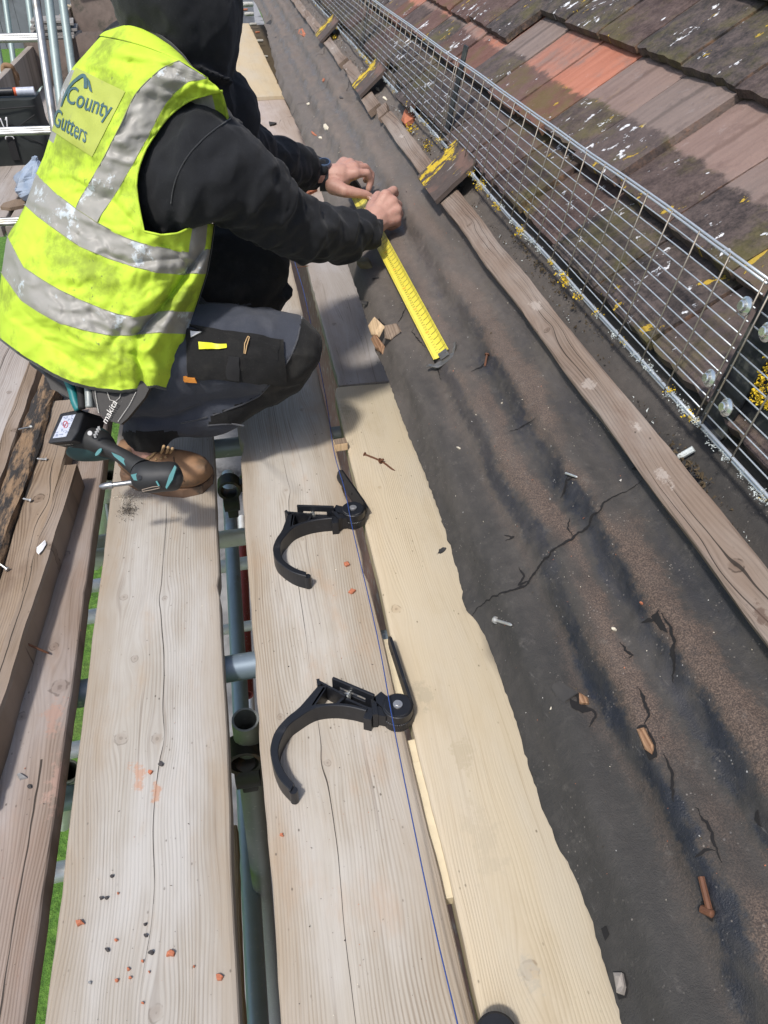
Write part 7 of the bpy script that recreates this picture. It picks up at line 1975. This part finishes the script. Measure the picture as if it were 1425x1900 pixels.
# print on the lower side
n2 = (out0[5] - out0[0]).cross(ex).normalized(); n2 = n2 if n2.dot(FW) < 0 else -n2
def low_text(s, size, u, v, mat):
    me = text_mesh(s, size, mat, 'txt'); X = (out0[0] - out0[5]).normalized(); Yv = (-ex - X * (-ex).dot(X)).normalized(); c = out0[0].lerp(out0[5], u) + ex * v + n2 * .0012
    X, Yv = X, Yv
    for vv in me.vertices: vv.co = c + X * vv.co.x + Yv * vv.co.y
    o = bpy.data.objects.new('battery_print', me); col.objects.link(o); attach(o, drill); o.parent = bat; o.matrix_parent_inverse = Matrix.Identity(4)
low_text('makita', .013, .62, .62, M_THR); low_text('18V', .012, .55, .32, M_THR); low_text('5.0Ah', .007, .28, .30, M_THR)
# charge gauge dots on the side
b = MB(); g0 = [D(x, y, 1.437) for x, y in ((425, 490), (460, 510), (470, 490), (480, 470), (490, 455))]
b.tube([g0[0], g0[0] - FW * .002], .0045, 12)
for q in g0[1:]: b.box(q, (.004, .003, .007), 0)
dpart(b, 'charge_gauge', simple('gauge_grey', (0.42, 0.42, 0.42), .5), par=bat)
# foot, handle, motor housing
def chain(spec, name, mat, n=24, sub=6):
    b = MB(); loft(b, sil_rings([((Z6(*a)), (Z6(*c)), t, d) for a, c, t, d in spec]), sub, n); return dpart(b, name, mat)
chain([((425, 470), (265, 655), 1.50, .036), ((520, 455), (320, 690), 1.50, .038), ((560, 500), (420, 685), 1.49, .036), ((580, 560), (500, 665), 1.48, .030)], 'battery_foot', plastic('teal_grey', (0.022, 0.060, 0.064), .45))
chain([((470, 455), (330, 660), 1.495, .0385), ((545, 480), (420, 650), 1.485, .0385), ((600, 560), (520, 660), 1.475, .030), ((690, 610), (600, 690), 1.465, .024), ((780, 660), (690, 760), 1.455, .025), ((860, 690), (745, 810), 1.45, .030)], 'grip', plastic('grip_rubber', (0.022, 0.023, 0.024), .6))
chain([((800, 705), (770, 895), 1.442, .028), ((860, 695), (815, 925), 1.438, .034), ((930, 700), (890, 930), 1.436, .036), ((1000, 698), (965, 920), 1.436, .036), ((1050, 705), (1030, 915), 1.437, .034), ((1085, 745), (1075, 900), 1.44, .028), ((1100, 790), (1098, 855), 1.442, .016)], 'motor_housing', plastic('housing_black', (0.020, 0.021, 0.023), .5))
M_BITS = simple('bit_steel', (0.30, 0.31, 0.32), .3, .25, 80, .8)
b = MB(); b.tube([D(745, 850, 1.44), D(700, 855, 1.44), D(600, 868, 1.437), D(585, 872, 1.437)], [.006, .0048, .0048, .0048], 12); b.tube([D(590, 870, 1.437), D(560, 873, 1.436), D(515, 882, 1.435), D(492, 884, 1.434)], [.0068, .0072, .0062, .003], 12); dpart(b, 'bit_holder', M_BITS)
def dslab(px, t, name, mat):
    b = MB(); b.prism([D(x, y, t) for x, y in px], FW * .006); return dpart(b, name, mat, False)
dslab([(1045, 725), (1058, 740), (1030, 830), (985, 900), (978, 885), (1005, 800)], 1.398, 'teal_flash', M_TEAL)
dslab([(722, 795), (765, 785), (830, 815), (842, 858), (800, 840), (745, 835)], 1.406, 'teal_trigger_guard', M_TEAL)
dslab([(580, 630), (650, 660), (730, 720), (760, 765), (690, 735), (600, 660)], 1.432, 'teal_grip_flash', M_TEAL)
dslab([(905, 845), (915, 838), (935, 875), (925, 880)], 1.397, 'teal_badge', M_TEAL)
b = MB(); b.tube([D(788, 815, 1.404), D(788, 815, 1.400)], .004, 12); dpart(b, 'switch', M_PLAS)
b = MB(); el = [D(485 + 24 * math.cos(a) * .9 - 12 * math.sin(a), 628 + 26 * math.sin(a) - 10 * math.cos(a), 1.444) for a in [6.28318 * k / 16 for k in range(16)]]; b.prism(el, FW * .006); dpart(b, 'teal_button', M_TEAL, False)
b = MB(); pl = [D(x, y, 1.400) for x, y in ((805, 905), (880, 885), (940, 878), (935, 892), (880, 905), (810, 918))]; b.tube(pl + [pl[0]], .0007, 5); dpart(b, 'name_plate', simple('plate_tan', (0.28, 0.22, 0.17), .6))
